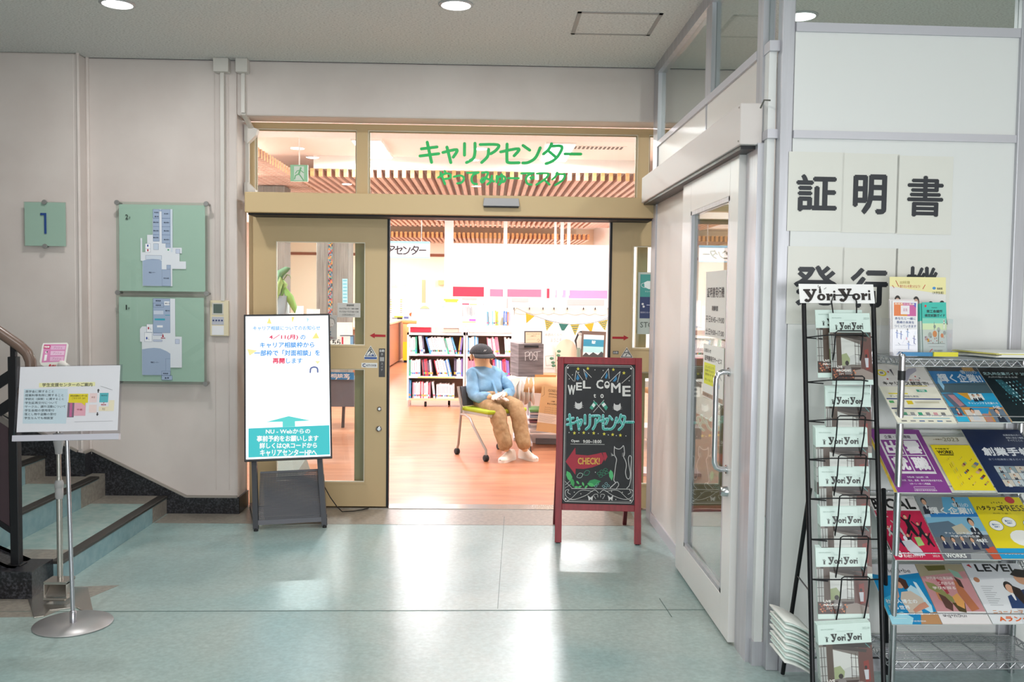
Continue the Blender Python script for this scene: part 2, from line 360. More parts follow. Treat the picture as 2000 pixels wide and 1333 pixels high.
# foyer ceiling
c1 = struct(slab('ceiling', (-7, -4, 3.02), (6, 6.2, 3.12), ceilm))
bm_ = struct(MB().box((-7, -4, 2.9), (-3.35, 5.2, 3.02)).build('trim_2', wallp))
# back wall of the foyer: left part (slightly forward), right part, lintel
XW = -1.679
wb = MB().box((XW, 6.2, 0), (-2.66, 6.42, 3.02)).box((-7, 6.09, 0), (-2.685, 6.42, 3.02)).box((-2.7, 6.09, 0), (-2.66, 6.42, 3.02))
wb.box((XW, 6.2, 2.662), (2.0, 6.42, 3.02)).box((1.9, 6.2, 0), (6, 6.42, 3.02)).box((XW, 6.42, 0), (XW-0.4, 6.46, 3.02))
struct(wb.build('wall_back', wallp, bevel=0.012))
struct(MB().tube([(-2.668, 6.093, .45), (-2.668, 6.093, 3.02)], 0.012, 8).tube([(-2.652, 6.196, .4), (-2.652, 6.196, 3.02)], 0.012, 8)
       .tube([(XW-0.055, 6.199, .16), (XW-0.055, 6.199, 3.02)], 0.004, 6).tube([(XW-0.145, 6.199, .16), (XW-0.145, 6.199, 3.02)], 0.003, 6).build('trim_3', wallp))
struct(slab('wall_left', (-7.1, -4, 0), (-7, 6.4, 3.1), wallp)); struct(slab('wall_right', (6, -4, 0), (6.1, 6.4, 3.1), wallp))
struct(slab('wall_near', (-7, -4.1, 0), (6, -4, 3.1), wallp))
# stepped granite skirting along the stair and the wall
T = at(464, 972, 6.2); zt = T.z
sk = MB().prism([(XW+.012, 0), (XW+.012, zt), (-2.02, zt), (-2.652, 0.42), (-2.652, 0)], 6.188, 6.2)
sk.prism([(-2.640, 0), (-2.640, 0.42), (-2.69, 0.43), (-4.6, 1.42), (-4.6, 0)], 6.076, 6.09).box((-2.66, 6.078, 0), (-2.646, 6.2, 0.425))
sk.box((XW, 6.19, 0), (XW+.012, 6.44, zt))
struct(sk.build('baseboard_left', granite))
cp = MB(); r = 0.012
cp.beam((XW, 6.19, zt+.006), (-2.02, 6.19, zt+.006), .016, .014).beam((-2.02, 6.19, zt+.006), (-2.646, 6.19, .428), .016, .014).beam((-2.69, 6.078, .437), (-4.6, 6.078, 1.43), .016, .014)
cp.beam((-2.646, 6.19, .428), (-2.646, 6.08, .428), .016, .014); struct(cp.build('trim_4', mat('#9a938b', .6, name='skirting_bead')))

# ---- steel door set: transom windows, header box, two sliding leaves
YF = 6.43
def framebox(b, x0, x1, z0, z1, y0, y1, w, sides='lrtb'):
    if 'l' in sides: b.box((x0, y0, z0+w), (x0+w, y1, z1-w))
    if 'r' in sides: b.box((x1-w, y0, z0+w), (x1, y1, z1-w))
    if 't' in sides: b.box((x0, y0, z1-w), (x1, y1, z1))
    if 'b' in sides: b.box((x0, y0, z0), (x1, y1, z0+w))
    return b
for i, (x0, x1) in enumerate(((-1.66, -0.884), (-0.884, 1.062), (1.062, 1.86))):
    z0, z1 = 2.10, 2.660
    t = thing('window_%d' % (i+1), loc=((x0+x1)/2, YF, z0), kind='structure'); hx = (x1-x0)/2
    framebox(MB(), -hx, hx, 0, z1-z0, 0, .09, .037).build('window_frame', olive, t)
    framebox(MB(), -hx+.037, hx-.037, .037, z1-z0-.037, .02, .035, .007).build('glazing_bead', bead, t)
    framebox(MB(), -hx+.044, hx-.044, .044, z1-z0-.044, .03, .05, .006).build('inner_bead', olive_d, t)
    MB().box((-hx+.037, .045, .037), (hx-.037, .051, z1-z0-.037)).build('pane', glass, t)
# green lettering on the middle transom pane
gl = thing('window_lettering', 'green vinyl katakana lettering stuck on the middle transom glass above the doorway', 'lettering', loc=(0, YF+.043, 0))
aL = at(815, 277, YF+.043); bR = at(1142, 362, YF+.043); W_ = bR.x-aL.x; H_ = aL.z-bR.z
G = Print(W_, H_, ((0, 0), (327, 1.5), (327, 86), (0, 84)), rough=.5); gc = '#1cc768'
kana(G, 'キャリアセンター', 3, 0, 322, 43, 6.2, gc, adv=[1.05, .95, .85, 1, 1, 1, 1.05, .9])
kana(G, 'やってみゅーでスク', 40, 59, 290, 87, 4.6, gc, adv=[1, .9, .95, 1, .85, .85, 1, 1.1, 1])
g_ = G.build('letters', gl); gl.location = (aL.x, YF+.043, bR.z)
struct(MB().box((-1.66, YF, 0), (-1.625, YF+.09, 2.12)).box((1.80, YF, 0), (1.86, YF+.09, 2.7)).build('trim_5', olive))
hd = thing('trim_6', kind='structure', loc=(0, 6.12, 2.02))
MB().box((-1.608, 0, 0), (1.09, .30, .133)).build('header_box', olive, hd, bevel=.004)
MB().box((-1.6, .06, -.012), (1.09, .30, 0)).build('door_track', blackrub, hd)
se = thing('door_sensor', 'small grey motion sensor bar mounted on the beige door header', 'sensor', loc=at(979, 396, 6.115))
se.location.y = 6.12
MB().prism([(-.121, -.026), (.121, -.026), (.114, .026), (-.114, .026)], -.038, 0).build('housing', mat('#a7a5a8', .4, name='sensor_grey'), se, bevel=.004)
MB().box((-.114, -.032, -.034), (.114, 0, -.026)).build('lens', blackrub, se)

def leaf(name, x0, x1, gx0, gx1, mirror):
    t = thing(name, loc=(x0, 6.385, .012), kind='structure'); w = x1-x0; h = 2.03; gx0 -= x0; gx1 -= x0
    u0, u1, l0, l1 = 1.125, 1.835, .17, .96
    b = MB(); d = .04
    b.box((0, 0, 0), (gx0, d, h)).box((gx1, 0, 0), (w, d, h)).box((gx0, 0, 0), (gx1, d, l0)).box((gx0, 0, l1), (gx1, d, u0)).box((gx0, 0, u1), (gx1, d, h))
    b.build('door_panel', olive, t)
    for z0, z1 in ((u0, u1), (l0, l1)):
        framebox(MB(), gx0, gx1, z0, z1, .004, .02, .006).build('glazing_bead', bead, t)
        framebox(MB(), gx0-.012, gx1+.012, z0-.012, z1+.012, -.003, 0, .01).build('raised_border', olive, t)
        MB().box((gx0, .022, z0), (gx1, .027, z1)).build('glass_pane', glass, t)
    ex = w if not mirror else 0
    MB().box((ex-.012, -.004, 0), (ex+.004, d+.004, h)).build('edge_strip', blackrub, t)
    return t
LX0 = -1.62; LX1 = -0.69; d1 = leaf('door_1', LX0, LX1, at(539, 560, 6.385).x, at(713, 560, 6.385).x, False)
RX0 = 0.845; RX1 = 1.76; d2 = leaf('door_2', RX0, RX1, at(1236, 560, 6.385).x, at(1236, 560, 6.385).x+.64, True)
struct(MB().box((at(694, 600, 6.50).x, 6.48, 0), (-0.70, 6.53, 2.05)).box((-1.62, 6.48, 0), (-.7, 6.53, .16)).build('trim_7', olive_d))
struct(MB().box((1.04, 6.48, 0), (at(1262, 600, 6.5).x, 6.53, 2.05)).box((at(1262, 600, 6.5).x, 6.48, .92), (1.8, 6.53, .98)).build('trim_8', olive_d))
def onleaf(t, px, py): p = at(px, py, 6.384)-V(t.location); return p
def sticker(t, name, x0, y0, x1, y1, fn, back=None, label=None, thick=.001, q=None):
    a = onleaf(t, x0, y0); b = onleaf(t, x1, y1)
    s_ = bpy.data.objects.new(name, None); P = Print(b.x-a.x, a.z-b.z, q or ((x0, y0), (x1, y0), (x1, y1), (x0, y1))); fn(P)
    o = P.build(name, t); o.location = (a.x, a.y, b.z); bpy.data.objects.remove(s_)
    if label: o['label'] = label
    return o
sticker(d1, 'arrow_sticker', 722, 651, 753, 661, lambda P: P.poly([(722, 656), (732, 650.5), (732, 653.5), (753, 654), (753, 658.5), (732, 658.5), (732, 661.5)], '#b0202c'), label='red arrow sticker pointing left')
sticker(d2, 'arrow_sticker', 1196, 655, 1228, 666, lambda P: P.poly([(1228, 660), (1218, 655), (1218, 658), (1196, 658), (1196, 662.5), (1218, 662.5), (1218, 665.5)], '#b0202c'), label='red arrow sticker pointing right')
def tri(P):
    P.poly([(724, 675), (737, 697), (736, 703), (712, 703), (711, 697)], '#e9e9e6', 1).line([(724, 678), (734, 696), (714, 696)], 1.2, '#33343c', 2, True)
    P.line([(722, 684), (725, 688), (722, 692)], 1.3, '#222', 3).line([(724, 688), (728, 690)], 1.2, '#222', 3).line([(719, 688), (722, 685), (727, 687)], 1, '#222', 3).disc(724, 683, 1.3, '#222222', 3)
    P.rect(712, 698, 736, 702, '#3a5a9c', 2).text('注意', 718, 692, 731, 696.5, '#2b4a90', .02)
sticker(d1, 'warning_sticker', 711, 675, 737, 703, tri, label='white triangular running figure sticker')
sticker(d1, 'maker_sticker', 706, 709, 737, 719, lambda P: P.rect(706, 709, 737, 719, '#e4e4e2').text('C', 708, 710.5, 714, 717.5, '#1b2760', .05).text('AUTO DOOR', 715, 712, 735, 716.5, '#2a2f55', .02), label='small white sticker reading AUTO DOOR')
sticker(d1, 'switch_label', 740, 681, 752, 737, lambda P: P.rect(740, 681, 752, 737, '#4b4a4d').text('自動', 741.5, 683, 750.5, 688, '#dcdcdc', .02).text('手', 744, 690, 748, 695, '#cfcfcf').rect(742, 698, 750, 706, '#a9a9a9', 2).text('ス', 744, 709, 748, 713, '#bbb').text('イ', 744, 715, 748, 719, '#bbb').text('チ', 744, 721, 748, 725, '#bbb'), label='dark strip label with vertical lettering')
sticker(d2, 'warning_sticker', 1211, 678, 1237, 706, lambda P: P.poly([(1224, 678), (1237, 700), (1211, 700)], '#e9e9e6', 1).line([(1224, 681), (1234, 698), (1214, 698)], 1.2, '#33343c', 2, True).line([(1220, 690), (1226, 688), (1229, 693)], 1.3, '#222222', 3).line([(1222, 696), (1225, 691)], 1.3, '#222222', 3), label='white triangular running figure sticker')
sticker(d2, 'switch_label', 1197, 686, 1208, 692, lambda P: P.rect(1197, 686, 1208, 692, '#4b4a4d').text('自動', 1198, 687, 1207, 691, '#dcdcdc', .02))
for py, r_ in ((799, .016), (838, .021)):
    p = onleaf(d1, 741 if py < 820 else 740, py); k = MB().lathe((p.x, -.014, p.z), [(r_*.5, 0), (r_, .003), (r_, .014)], 20, 'y').build('lock_cylinder', chrome, d1)
# notices on the left leaf glass
def sheet(name, label, cat, w, h, fr, fn, q, base=paper, thick=.0012, group=None, rough=.6, printname='print'):
    t = thing(name, label, cat, frame=fr, group=group)
    MB().box((0, 0, 0), (w, thick, h)).build('sheet', base, t)
    P = Print(w, h, q, rough=rough); fn(P)
    if P.b.v: P.build(printname, t)
    return t
def pxsheet(name, label, cat, x0, y0, x1, y1, Y, fn, base=paper, group=None, thick=.0012, **k):
    a = at(x0, y0, Y); b = at(x1, y1, Y); c = at(x0, y1, Y)
    return sheet(name, label, cat, b.x-c.x, a.z-c.z, frame((c.x, Y, c.z), (1, 0, 0), (0, 0, 1)), fn, ((x0, y0), (x1, y0), (x1, y1), (x0, y1)), base, thick, group, **k)
pxsheet('hours_notice', 'small rounded grey opening hours notice stuck on the upper glass of the left beige door', 'notice', 659, 592, 704, 620, 6.40,
        lambda P: P.text('開館時間', 677, 594.5, 691, 598.5, '#444444', .01).text('キャリアセンター  9:00〜18:00', 663, 601, 700, 605, '#444444', .01).text('やってみゅーでスク 8:45〜17:30', 663, 607, 700, 611, '#444444', .01).text('土日祝日は休みます', 668, 613, 693, 617, '#444444'), base=mat('#c9c5c0', .6, name='notice_grey'))
pxsheet('illustrated_notice', 'grey notice with a drawn face beside the screen edge on the left door glass', 'notice', 634, 616, 658, 664, 6.40,
        lambda P: P.disc(645, 631, 8, '#d8cfc8', 1).curve([(637, 632), (639, 624), (645, 621), (652, 624), (654, 632)], 1.2, '#8d857c', 2).line([(641, 633), (643, 632)], .8, '#776655', 2).line([(648, 632), (650, 633)], .8, '#776655', 2).line([(642, 638), (645, 639), (648, 638)], .7, '#aa6655', 2).line([(640, 648), (646, 654)], 1.6, '#3f6a92', 2).line([(646, 648), (640, 654)], 1.6, '#3f6a92', 2).disc(640, 660, 1.2, '#c33a3a', 2).text('お願い', 642, 658.5, 653, 661.5, '#a05050'), base=mat('#bdb9b5', .6, name='notice_grey2'))
def stop(P):
    P.rect(1248.5, 536, 1272, 580, '#4b9a93', 1).rect(1248.5, 580, 1272, 622, '#39446b', 1).poly([(1256, 552), (1262, 549), (1270, 549), (1276, 552), (1275, 562), (1266, 565), (1257, 561)], '#e8eceb', 2)
    P.curve([(1256, 553), (1251, 555), (1252, 560), (1258, 562)], .8, '#e8eceb', 2).text('マスク着用', 1258, 568, 1276, 571, '#dfe9e8').line([(1262, 596), (1272, 596)], 1, '#dde', 2).disc(1254, 594, 2.2, '#dddddd', 2).disc(1256, 599, 2.2, '#dddddd', 2)
    P.text('間隔をあけて', 1250, 609, 1272, 612, '#ccd').text('STOP', 1250, 629, 1284, 640, '#5b625c', .01)
pxsheet('stop_poster', 'grey poster with teal and navy fields and the word STOP, on right beige door', 'poster', 1244.5, 532, 1288, 653, 6.378, stop, base=mat('#bcc4bd', .5, name='poster_grey'))

# ---- white plastic cable ducts beside the door
def duct(name, label, pts, ax, box):
    t = thing(name, label, 'cable duct', loc=pts[0])
    o = V(pts[0])
    MB().box((-box[0]/2, -.07, -.09), (box[0]/2, 0, .0)).build('junction_box', conduit, t, bevel=.006)
    b = MB()
    for p, q in zip(pts, pts[1:]): b.beam(V(p)-o+V((0, -.012, 0)), V(q)-o+V((0, -.012, 0)), ax, .024, up=(1, 0, 0) if abs((V(q)-V(p)).normalized().z) > .9 else (0, 1, 0))
    b.build('duct_cover', conduit, t); return t
p = at(434, 111, 6.17); q = at(437, 588, 6.17); 
duct('cable_duct', 'wide white vertical cable duct running from the ceiling down to the wall controller', [(p.x, 6.198, 3.02), (p.x, 6.198, q.z)], .046, (.10, .07))
p = at(474, 112, 6.17); q = at(475, 220, 6.17)
t = duct('cable_duct', 'narrow white cable duct from the ceiling that turns into the door reveal', [(p.x, 6.198, 3.02), (p.x, 6.198, q.z)], .03, (.078, .07))
o = V(t.location)
b = MB().beam(V((p.x, 6.19, q.z))-o, V((XW+.055, 6.38, 2.60))-o, .026, .026)
b.prism([(XW+.012-o.x, 2.63-o.z), (XW+.10-o.x, 2.60-o.z), (XW+.09-o.x, 2.56-o.z), (XW+.03-o.x, 2.50-o.z), (XW+.012-o.x, 2.52-o.z)], 6.34-o.y, 6.40-o.y)
b.box((XW+.013-o.x, 6.36-o.y, 2.16-o.z), (XW+.037-o.x, 6.39-o.y, 2.55-o.z)).prism([(XW+.012-o.x, 2.24-o.z), (XW+.035-o.x, 2.24-o.z), (XW+.085-o.x, 2.19-o.z), (XW+.085-o.x, 2.165-o.z), (XW+.012-o.x, 2.165-o.z)], 6.34-o.y, 6.40-o.y)
b.build('bend_cover', conduit, t)

# ---- wall controller
a = at(410, 587, 6.17); c = at(446, 657, 6.17)
t = thing('wall_controller', 'cream wall controller with small grey display and four blue buttons below the cable duct', 'controller', loc=(a.x, 6.2, c.z))
w, h = c.x-a.x, a.z-c.z
MB().box((0, -.032, 0), (w, 0, h)).build('housing', mat('#ddd2b4', .45, name='cream_plastic'), t, bevel=.004)
MB().box((w*.13, -.0345, h*.60), (w*.74, -.03, h*.93)).build('bezel', mat('#c9c6c0', .4), t)
MB().box((w*.2, -.0352, h*.64), (w*.68, -.034, h*.90)).build('display', mat('#5d6b66', .2, name='lcd'), t)
MB().box((w*.11, -.0345, h*.32), (w*.76, -.032, h*.54)).build('button_plate', mat('#b9bbc6', .4), t)
for i in range(4): MB().lathe((w*(.2+.155*i), -.039, h*.44), [(.0045, 0), (.0055, .002), (.0055, .006)], 12, 'y').build('button', mat('#25386e', .4), t)
MB().box((w*.11, -.0345, h*.03), (w*.76, -.032, h*.29)).build('flap', mat('#e6e6ea', .4), t)

# ---- ceiling lights and access hatch
for i, (x, y) in enumerate(DL):
    lab = ['round recessed ceiling light above the stair side of the foyer, leftmost', 'round recessed ceiling light in the middle of the foyer ceiling', 'round recessed ceiling light behind the glass top of the white partition'][i]
    t = thing('ceiling_light', lab, 'light', loc=(x, y, 3.02), group='recessed foyer ceiling lights')
    MB().lathe((0, 0, -.008), [(.078, 0), (.092, .004), (.092, .008), (.078, .008), (.078, 0)], 32, cap=False).build('trim_ring', mat('#b6b6b8', .4, .3, name='ring'), t)
    MB().lathe((0, 0, -.006), [(.0, 0), (.076, 0), (.076, .004), (0, .004)], 32).build('diffuser', mat('#ffffff', .5, emit=6, name='lamp_white'), t)
q4 = [fl(*p, 3.02) for p in ((1126, 22), (1294, 26), (1270, 70), (1118, 65))]
x0 = (q4[0].x+q4[3].x)/2; x1 = (q4[1].x+q4[2].x)/2; y0 = (q4[0].y+q4[1].y)/2; y1 = (q4[2].y+q4[3].y)/2
t = thing('access_hatch', 'square ceiling access hatch with an aluminium rim beside the white partition', 'hatch', loc=(x0, y0, 3.02))
b = MB(); w = x1-x0; d = y1-y0; g = .022
b.box((0, 0, -.004), (w, g, 0)).box((0, d-g, -.004), (w, d, 0)).box((0, 0, -.004), (g, d, 0)).box((w-g, 0, -.004), (w, d, 0))
b.build('rim', mat('#9a9a9a', .5, .3), t); MB().box((g, g, -.002), (w-g, d-g, 0)).build('hatch_panel', ceilm, t)

# ================================================================== WHITE PARTITION ALONG THE RIGHT (wall_right side runs in depth)
XP = 1.09
wr = thing('wall_partition', kind='structure', loc=(XP, 6.1, 0))
def P_(name, a, b, m, bevel=0): a = V(a)-V(wr.location); b = V(b)-V(wr.location); o = MB().box(a, b).build(name, m, wr, bevel); return o
YJ = 3.86; YC = 3.64
P_('post', (XP-.005, 6.04, 0), (XP+.045, 6.19, 3.02), alu)
P_('post', (XP-.003, 4.60, 2.51), (XP+.043, 4.72, 2.955), alu); P_('post', (XP-.004, 4.98, 0), (XP+.044, 5.03, 2.12), aluL)
P_('door_jamb', (XP-.02, 3.70, 0), (XP+.045, YJ, 2.12), alu); P_('post', (XP-.004, 3.72, 2.12), (XP+.044, 3.80, 3.02), alu)
P_('corner_post', (1.13, YC-.03, 0), (1.18, YC+.03, 3.02), alu, .004)
P_('ceiling_rail', (XP-.01, 3.64, 2.955), (XP+.05, 6.1, 3.02), alu)
P_('rail', (XP-.006, 3.801, 2.475), (XP+.044, 6.1, 2.51), aluL); P_('rail', (XP, 3.64, 2.47), (XP+.04, 3.72, 2.51), aluL); P_('rail', (XP, 3.64, 2.13), (XP+.04, 3.72, 2.165), aluL)
P_('post', (XP+.001, 4.70, 2.28), (XP+.04, 4.72, 2.475), alu); P_('panel', (XP+.005, 4.72, 2.12), (XP+.035, 6.04, 2.475), panelw); P_('panel', (XP+.005, 3.80, 2.12), (XP+.035, 4.70, 2.475), panelw)
P_('panel', (XP+.005, 5.03, .07), (XP+.035, 6.05, 2.12), panelw); P_('panel', (XP+.005, 3.66, .10), (XP+.035, 3.70, 2.13), panel)
P_('panel', (XP+.005, 3.66, 2.165), (XP+.035, 3.72, 2.47), panel)
P_('base_rail', (XP-.003, 5.02, 0), (XP+.043, 6.1, .07), aluL); P_('base_rail', (XP-.003, 3.66, 0), (XP+.043, 3.70, .10), alu)
for y0, y1 in ((4.72, 6.05), (3.80, 4.60), (3.66, 3.72)): P_('glass_pane', (XP+.018, y0, 2.51), (XP+.022, y1, 2.96), glass)
# header cover of its sliding door
hc = thing('trim_9', kind='structure', loc=(1.0, 3.71, 2.10))
MB().box((0, 0, .015), (.09, 2.39, .18)).build('cover', mat('#d6cecb', .6, name='header_white'), hc, bevel=.004)
MB().box((.012, .03, 0), (.085, 2.37, .015)).build('track', blackm, hc)
for z in (.03, .165): MB().lathe((-.003, .02, z), [(.004, 0), (.004, .004)], 8, 'x').build('screw', steel, hc)
MB().tube([(.088, -.10, .17), (.07, -.08, .175), (.065, -.05, .15)], .0035, 6).build('cable_stub', mat('#66665f'), hc)
# sliding door leaf
d3 = thing('door_3', kind='structure', loc=(1.045, 3.88, .012))
dl = 5.0-3.88; g0, g1, gz0, gz1 = .14, .92, .17, 1.93; b = MB(); dx = .035
b.box((0, 0, 0), (dx, g0, 2.09)).box((0, g1, 0), (dx, dl, 2.09)).box((0, g0, 0), (dx, g1, gz0)).box((0, g0, gz1), (dx, g1, 2.09)); b.build('door_panel', mat('#e3e1df', .32, name='door_white'), d3, bevel=.003)
b = MB()
for y0, y1, z0, z1 in ((g0, g0+.02, gz0, gz1), (g1-.02, g1, gz0, gz1), (g0, g1, gz0, gz0+.02), (g0, g1, gz1-.02, gz1)): b.box((.001, y0, z0), (.018, y1, z1))
b.build('glazing_frame', alu, d3)
MB().box((.018, g0+.02, gz0+.02), (.023, g1-.02, gz1-.02)).build('glass_pane', glassdoor, d3)
hz0, hz1 = .74, 1.165; hy = .075
MB().tube([(0, hy, hz1), (-.03, hy, hz1), (-.048, hy, hz1-.008), (-.057, hy, hz1-.03), (-.058, hy, hz1-.06), (-.058, hy, hz0+.06), (-.057, hy, hz0+.03), (-.048, hy, hz0+.008), (-.03, hy, hz0), (0, hy, hz0)], .0125, 12)\
  .lathe((-.006, hy, hz1), [(.02, 0), (.02, .006)], 16, 'x').lathe((-.006, hy, hz0), [(.02, 0), (.02, .006)], 16, 'x').build('pull_handle', chrome, d3)
MB().lathe((-.03, hy-.01, .645), [(.016, 0), (.02, .004), (.024, .03)], 20, 'x').build('lock_knob', chrome, d3)
# notices on the door glass
def f_hours(P):
    P.rect(0, 0, 100, 100, '#dcd8d2', 1); P.text('証明書発行機', 8, 24, 92, 40, '#2b2b2b', .02).text('稼働時間', 34, 52, 64, 60, '#333333', .02).text('平日8:45~19:00', 4, 68, 94, 78, '#2b2b2b', .01).text('土日9:00~17:00', 4, 87, 94, 97, '#2b2b2b', .01)
yA, yB = atx(1418, 590, 1.06).y, atx(1378, 590, 1.06).y
zt_ = atx(1395, 530, 1.06).z; zb_ = atx(1395, 660, 1.06).z
sheet('hours_poster', 'translucent poster with 8:45~19:00 hours taped on the sliding door glass', 'poster', yB-yA, zt_-zb_, frame((1.0605, yB, zb_), (0, -1, 0), (0, 0, 1)), f_hours, ((0, 0), (100, 0), (100, 100), (0, 100)), paperg)
def f_serv(P):
    P.rect(0, 0, 100, 100, '#e9e8e2', 1); P.text('お知らせ', 6, 7, 40, 15, '#333333', .02).text('証明書発行サービス', 8, 20, 92, 30, '#222222', .02).rect(6, 34, 62, 74, '#dfe12e', 2)
    for i, y in enumerate((39, 46, 53, 63)): P.text(('コンビニで', '取得できます', '便利です', '詳しくはこちら')[i], 12, y, 56, y+4.5, '#6b6b1e', 0, 4)
    P.disc(74, 52, 9, '#9fc1e0', 2, ry=6).disc(74, 70, 9, '#8fb7de', 2, ry=7).line([(80, 48), (92, 58)], 1.2, '#555555', 3).rect(0, 90, 100, 98, '#b59b86', 2).text('証明書サービス窓口', 5, 92, 90, 96, '#443322')
yA, yB = atx(1413, 730, 1.06).y, atx(1373, 730, 1.06).y; zt_ = atx(1393, 676, 1.06).z; zb_ = atx(1393, 784, 1.06).z
sheet('service_poster', 'white poster with a yellow block taped lower on the sliding door glass', 'poster', yB-yA, zt_-zb_, frame((1.0605, yB, zb_), (0, -1, 0), (0, 0, 1)), f_serv, ((0, 0), (100, 0), (100, 100), (0, 100)), paper)

# ================================================================== FRONT PARTITION AT THE RIGHT, facing the camera
ANG = 0.030
wf = thing('wall_front', kind='structure', loc=(1.18, 3.62, 0), rotz=ANG)
def Q_(name, a, b, m, bevel=0): return MB().box(a, b).build(name, m, wf, bevel)
XR2 = at(1968, 640, 3.68).x-1.18
Q_('post', (XR2-.025, -.028, 0), (XR2+.025, .028, 3.02), alu, .004); Q_('post', (2*XR2+.025, -.028, 0), (2*XR2+.075, .028, 3.02), alu, .004)
for x0, x1 in ((0, XR2-.025), (XR2+.025, 2*XR2+.025)):
    for z0, z1, n in ((2.535, 2.57, 'rail'), (2.125, 2.155, 'rail'), (2.97, 3.02, 'ceiling_rail')): Q_(n, (x0, -.022, z0), (x1, .022, z1), aluL)
    Q_('base_rail', (x0, -.022, 0), (x1, .022, .075), alu)
    Q_('panel', (x0, -.012, 2.155), (x1, .012, 2.535), panel); Q_('panel', (x0, -.012, .075), (x1, .012, 2.125), panel)
    Q_('glass_pane', (x0, -.003, 2.57), (x1, .003, 2.97), glass)
WFM = M.Translation((1.18, 3.62, 0)) @ M.Rotation(ANG, 4, 'Z'); WFI = WFM.inverted()
def onfront(px, py, off=-.013):    # point on the face of the front partition, in its own axes
    d = ray(px, py); n = WFM.to_3x3() @ V((0, 1, 0)); p0 = WFM @ V((0, off, 0)); k = (p0-CAM).dot(n)/d.dot(n); return WFI @ (CAM+d*k)
fx = WFM.to_3x3() @ V((1, 0, 0))
ch = [('証', 1541, 296, 1645, 453, (1556, 340, 1633, 414)), ('明', 1646, 299, 1752, 456, (1667, 340, 1730, 420)), ('書', 1753, 304, 1857, 459, (1773, 343, 1840, 424)),
      ('発', 1539, 481, 1645, 634, (1551, 518, 1632, 598)), ('行', 1646, 484, 1749, 636, (1661, 523, 1732, 602)), ('機', 1750, 486, 1852, 638, (1770, 520, 1832, 600))]
for c_, x0, y0, x1, y1, gbox in ch:
    a = onfront(x0, y0); b = onfront(x1, y1); o = WFM @ V((a.x, -.014, b.z))
    sheet('kanji_sheet', 'laminated sheet with one big black kanji, %s of the %s row on the white partition' % (('left', 'middle', 'right')[ch.index((c_, x0, y0, x1, y1, gbox)) % 3], 'upper' if y0 < 400 else 'lower'), 'sign', b.x-a.x, a.z-b.z, frame(o, fx, (0, 0, 1)),
          lambda P: P.text(c_, gbox[0], gbox[1], gbox[2], gbox[3], '#20242c', .018 if c_ in '書機' else .028), ((x0, y0), (x1, y0), (x1, y1), (x0, y1)), paperg, .001, 'kanji sheets on the white partition', rough=.4, printname='kanji')

# ================================================================== STAIR at the left
st = thing('staircase', 'teal vinyl stair with dark nosings rising to the left behind the sign stands', 'stairs', loc=(-2.15, 4.7, 0))
so = V(st.location); nos = mat('#3c3936', .35, .2, name='nosing')
XS = [-2.150, -2.555, -2.90, -3.25, -3.60, -3.95, -4.3]; ZS = [.12, .27, .405, .55, .695, .84, .985]
YN = 4.66
for i, (x, z) in enumerate(zip(XS, ZS)):
    zb = ZS[i-1] if i else 0; x2 = XS[i+1] if i < 6 else -4.8; yb = 6.186 if x > -2.3 else 6.074
    b = MB(); b.mt(stairteal).box((x2-.02-so.x, YN-so.y, zb-.0), (x-so.x, yb-so.y, z-.012)); b.build('riser', None, st)
    b = MB(); b.mt(stairtop).box((x2-so.x, YN-so.y, z-.012), (x-.05-so.x, yb-so.y, z)); b.build('tread', None, st)
    if i == 1: MB().box((-2.642-so.x, 6.074-so.y, 0), (x-.002-so.x, 6.186-so.y, z)).build('tread', border, st)
    b = MB(); b.mt(border).box((x-.001-so.x, yb-.26-so.y, zb), (x+.0015-so.x, yb-so.y, z-.02)); b.build('border_strip', None, st)
    MB().box((x2-so.x, yb-.24-so.y, z), (x-.05-so.x, yb-so.y, z+.001)).build('border_strip', border, st); MB().box((x2-so.x, YN-so.y, z), (x-.05-so.x, YN+.22-so.y, z+.001)).build('border_strip', border, st)
    MB().box((x-.055-so.x, YN-so.y, z-.014), (x+.008-so.x, yb-so.y, z+.003)).build('nosing', nos, st, bevel=.003)
cb = MB().box((-4.6-so.x, 4.44-so.y, 0), (-2.19-so.x, YN-so.y, .135)).prism([(-2.30-so.x, .12), (-4.6-so.x, 1.08), (-4.6-so.x, 1.14), (-2.5-so.x, .135), (-2.3-so.x, .135)], 4.50-so.y, YN-so.y)
cb.build('side_curb', granite, st)
# railing: newel, top rail, panels
xn, yn = at(30, 900, 4.56).x, 4.56
rl = thing('stair_railing', 'dark metal stair railing with brown rounded handrail and plum infill panel', 'railing', loc=(xn, yn, .135))
def rp(*p): return V(p)-V(rl.location)
brown = mat('#6e5a50', .3, name='brown_handrail'); plum = mat('#3a2a30', .5, name='plum_panel')
zt1 = at(40, 697, yn).z; MB().box((-.021, -.021, .0), (.021, .021, zt1-.135)).box((-.035, -.035, 0), (.035, .035, .008)).build('newel_post', blackm, rl, bevel=.003)
zr = at(30, 672, yn).z
MB().box((-.012, -.012, zt1-.135), (.012, .012, zr-.135)).build('rail_bracket', blackm, rl)
pts = [at(-330, 415, yn), at(-150, 540, yn), at(0, 650, yn), at(38, 676, yn), at(53, 690, yn), at(60, 706, yn), at(62, 735, yn), at(58, 756, yn), at(44, 766, yn)]
MB().tube([p-V(rl.location) for p in pts], .027, 14).tube([at(44, 766, yn)-V(rl.location), at(30, 766, yn)-V(rl.location)], .012, 8).build('handrail', brown, rl)
sl = (at(-300, 437, yn).z-zr)/(at(-300, 437, yn).x-xn)
for k, zz in enumerate((.03, .16)):
    zA = at(10, 717 if k == 0 else 772, yn).z; d = 1.9; MB().beam(rp(xn, yn, zA-.03), rp(xn-d, yn, zA-.03-sl*-d*.93), .014, .05).build('rail_bar', blackm, rl)
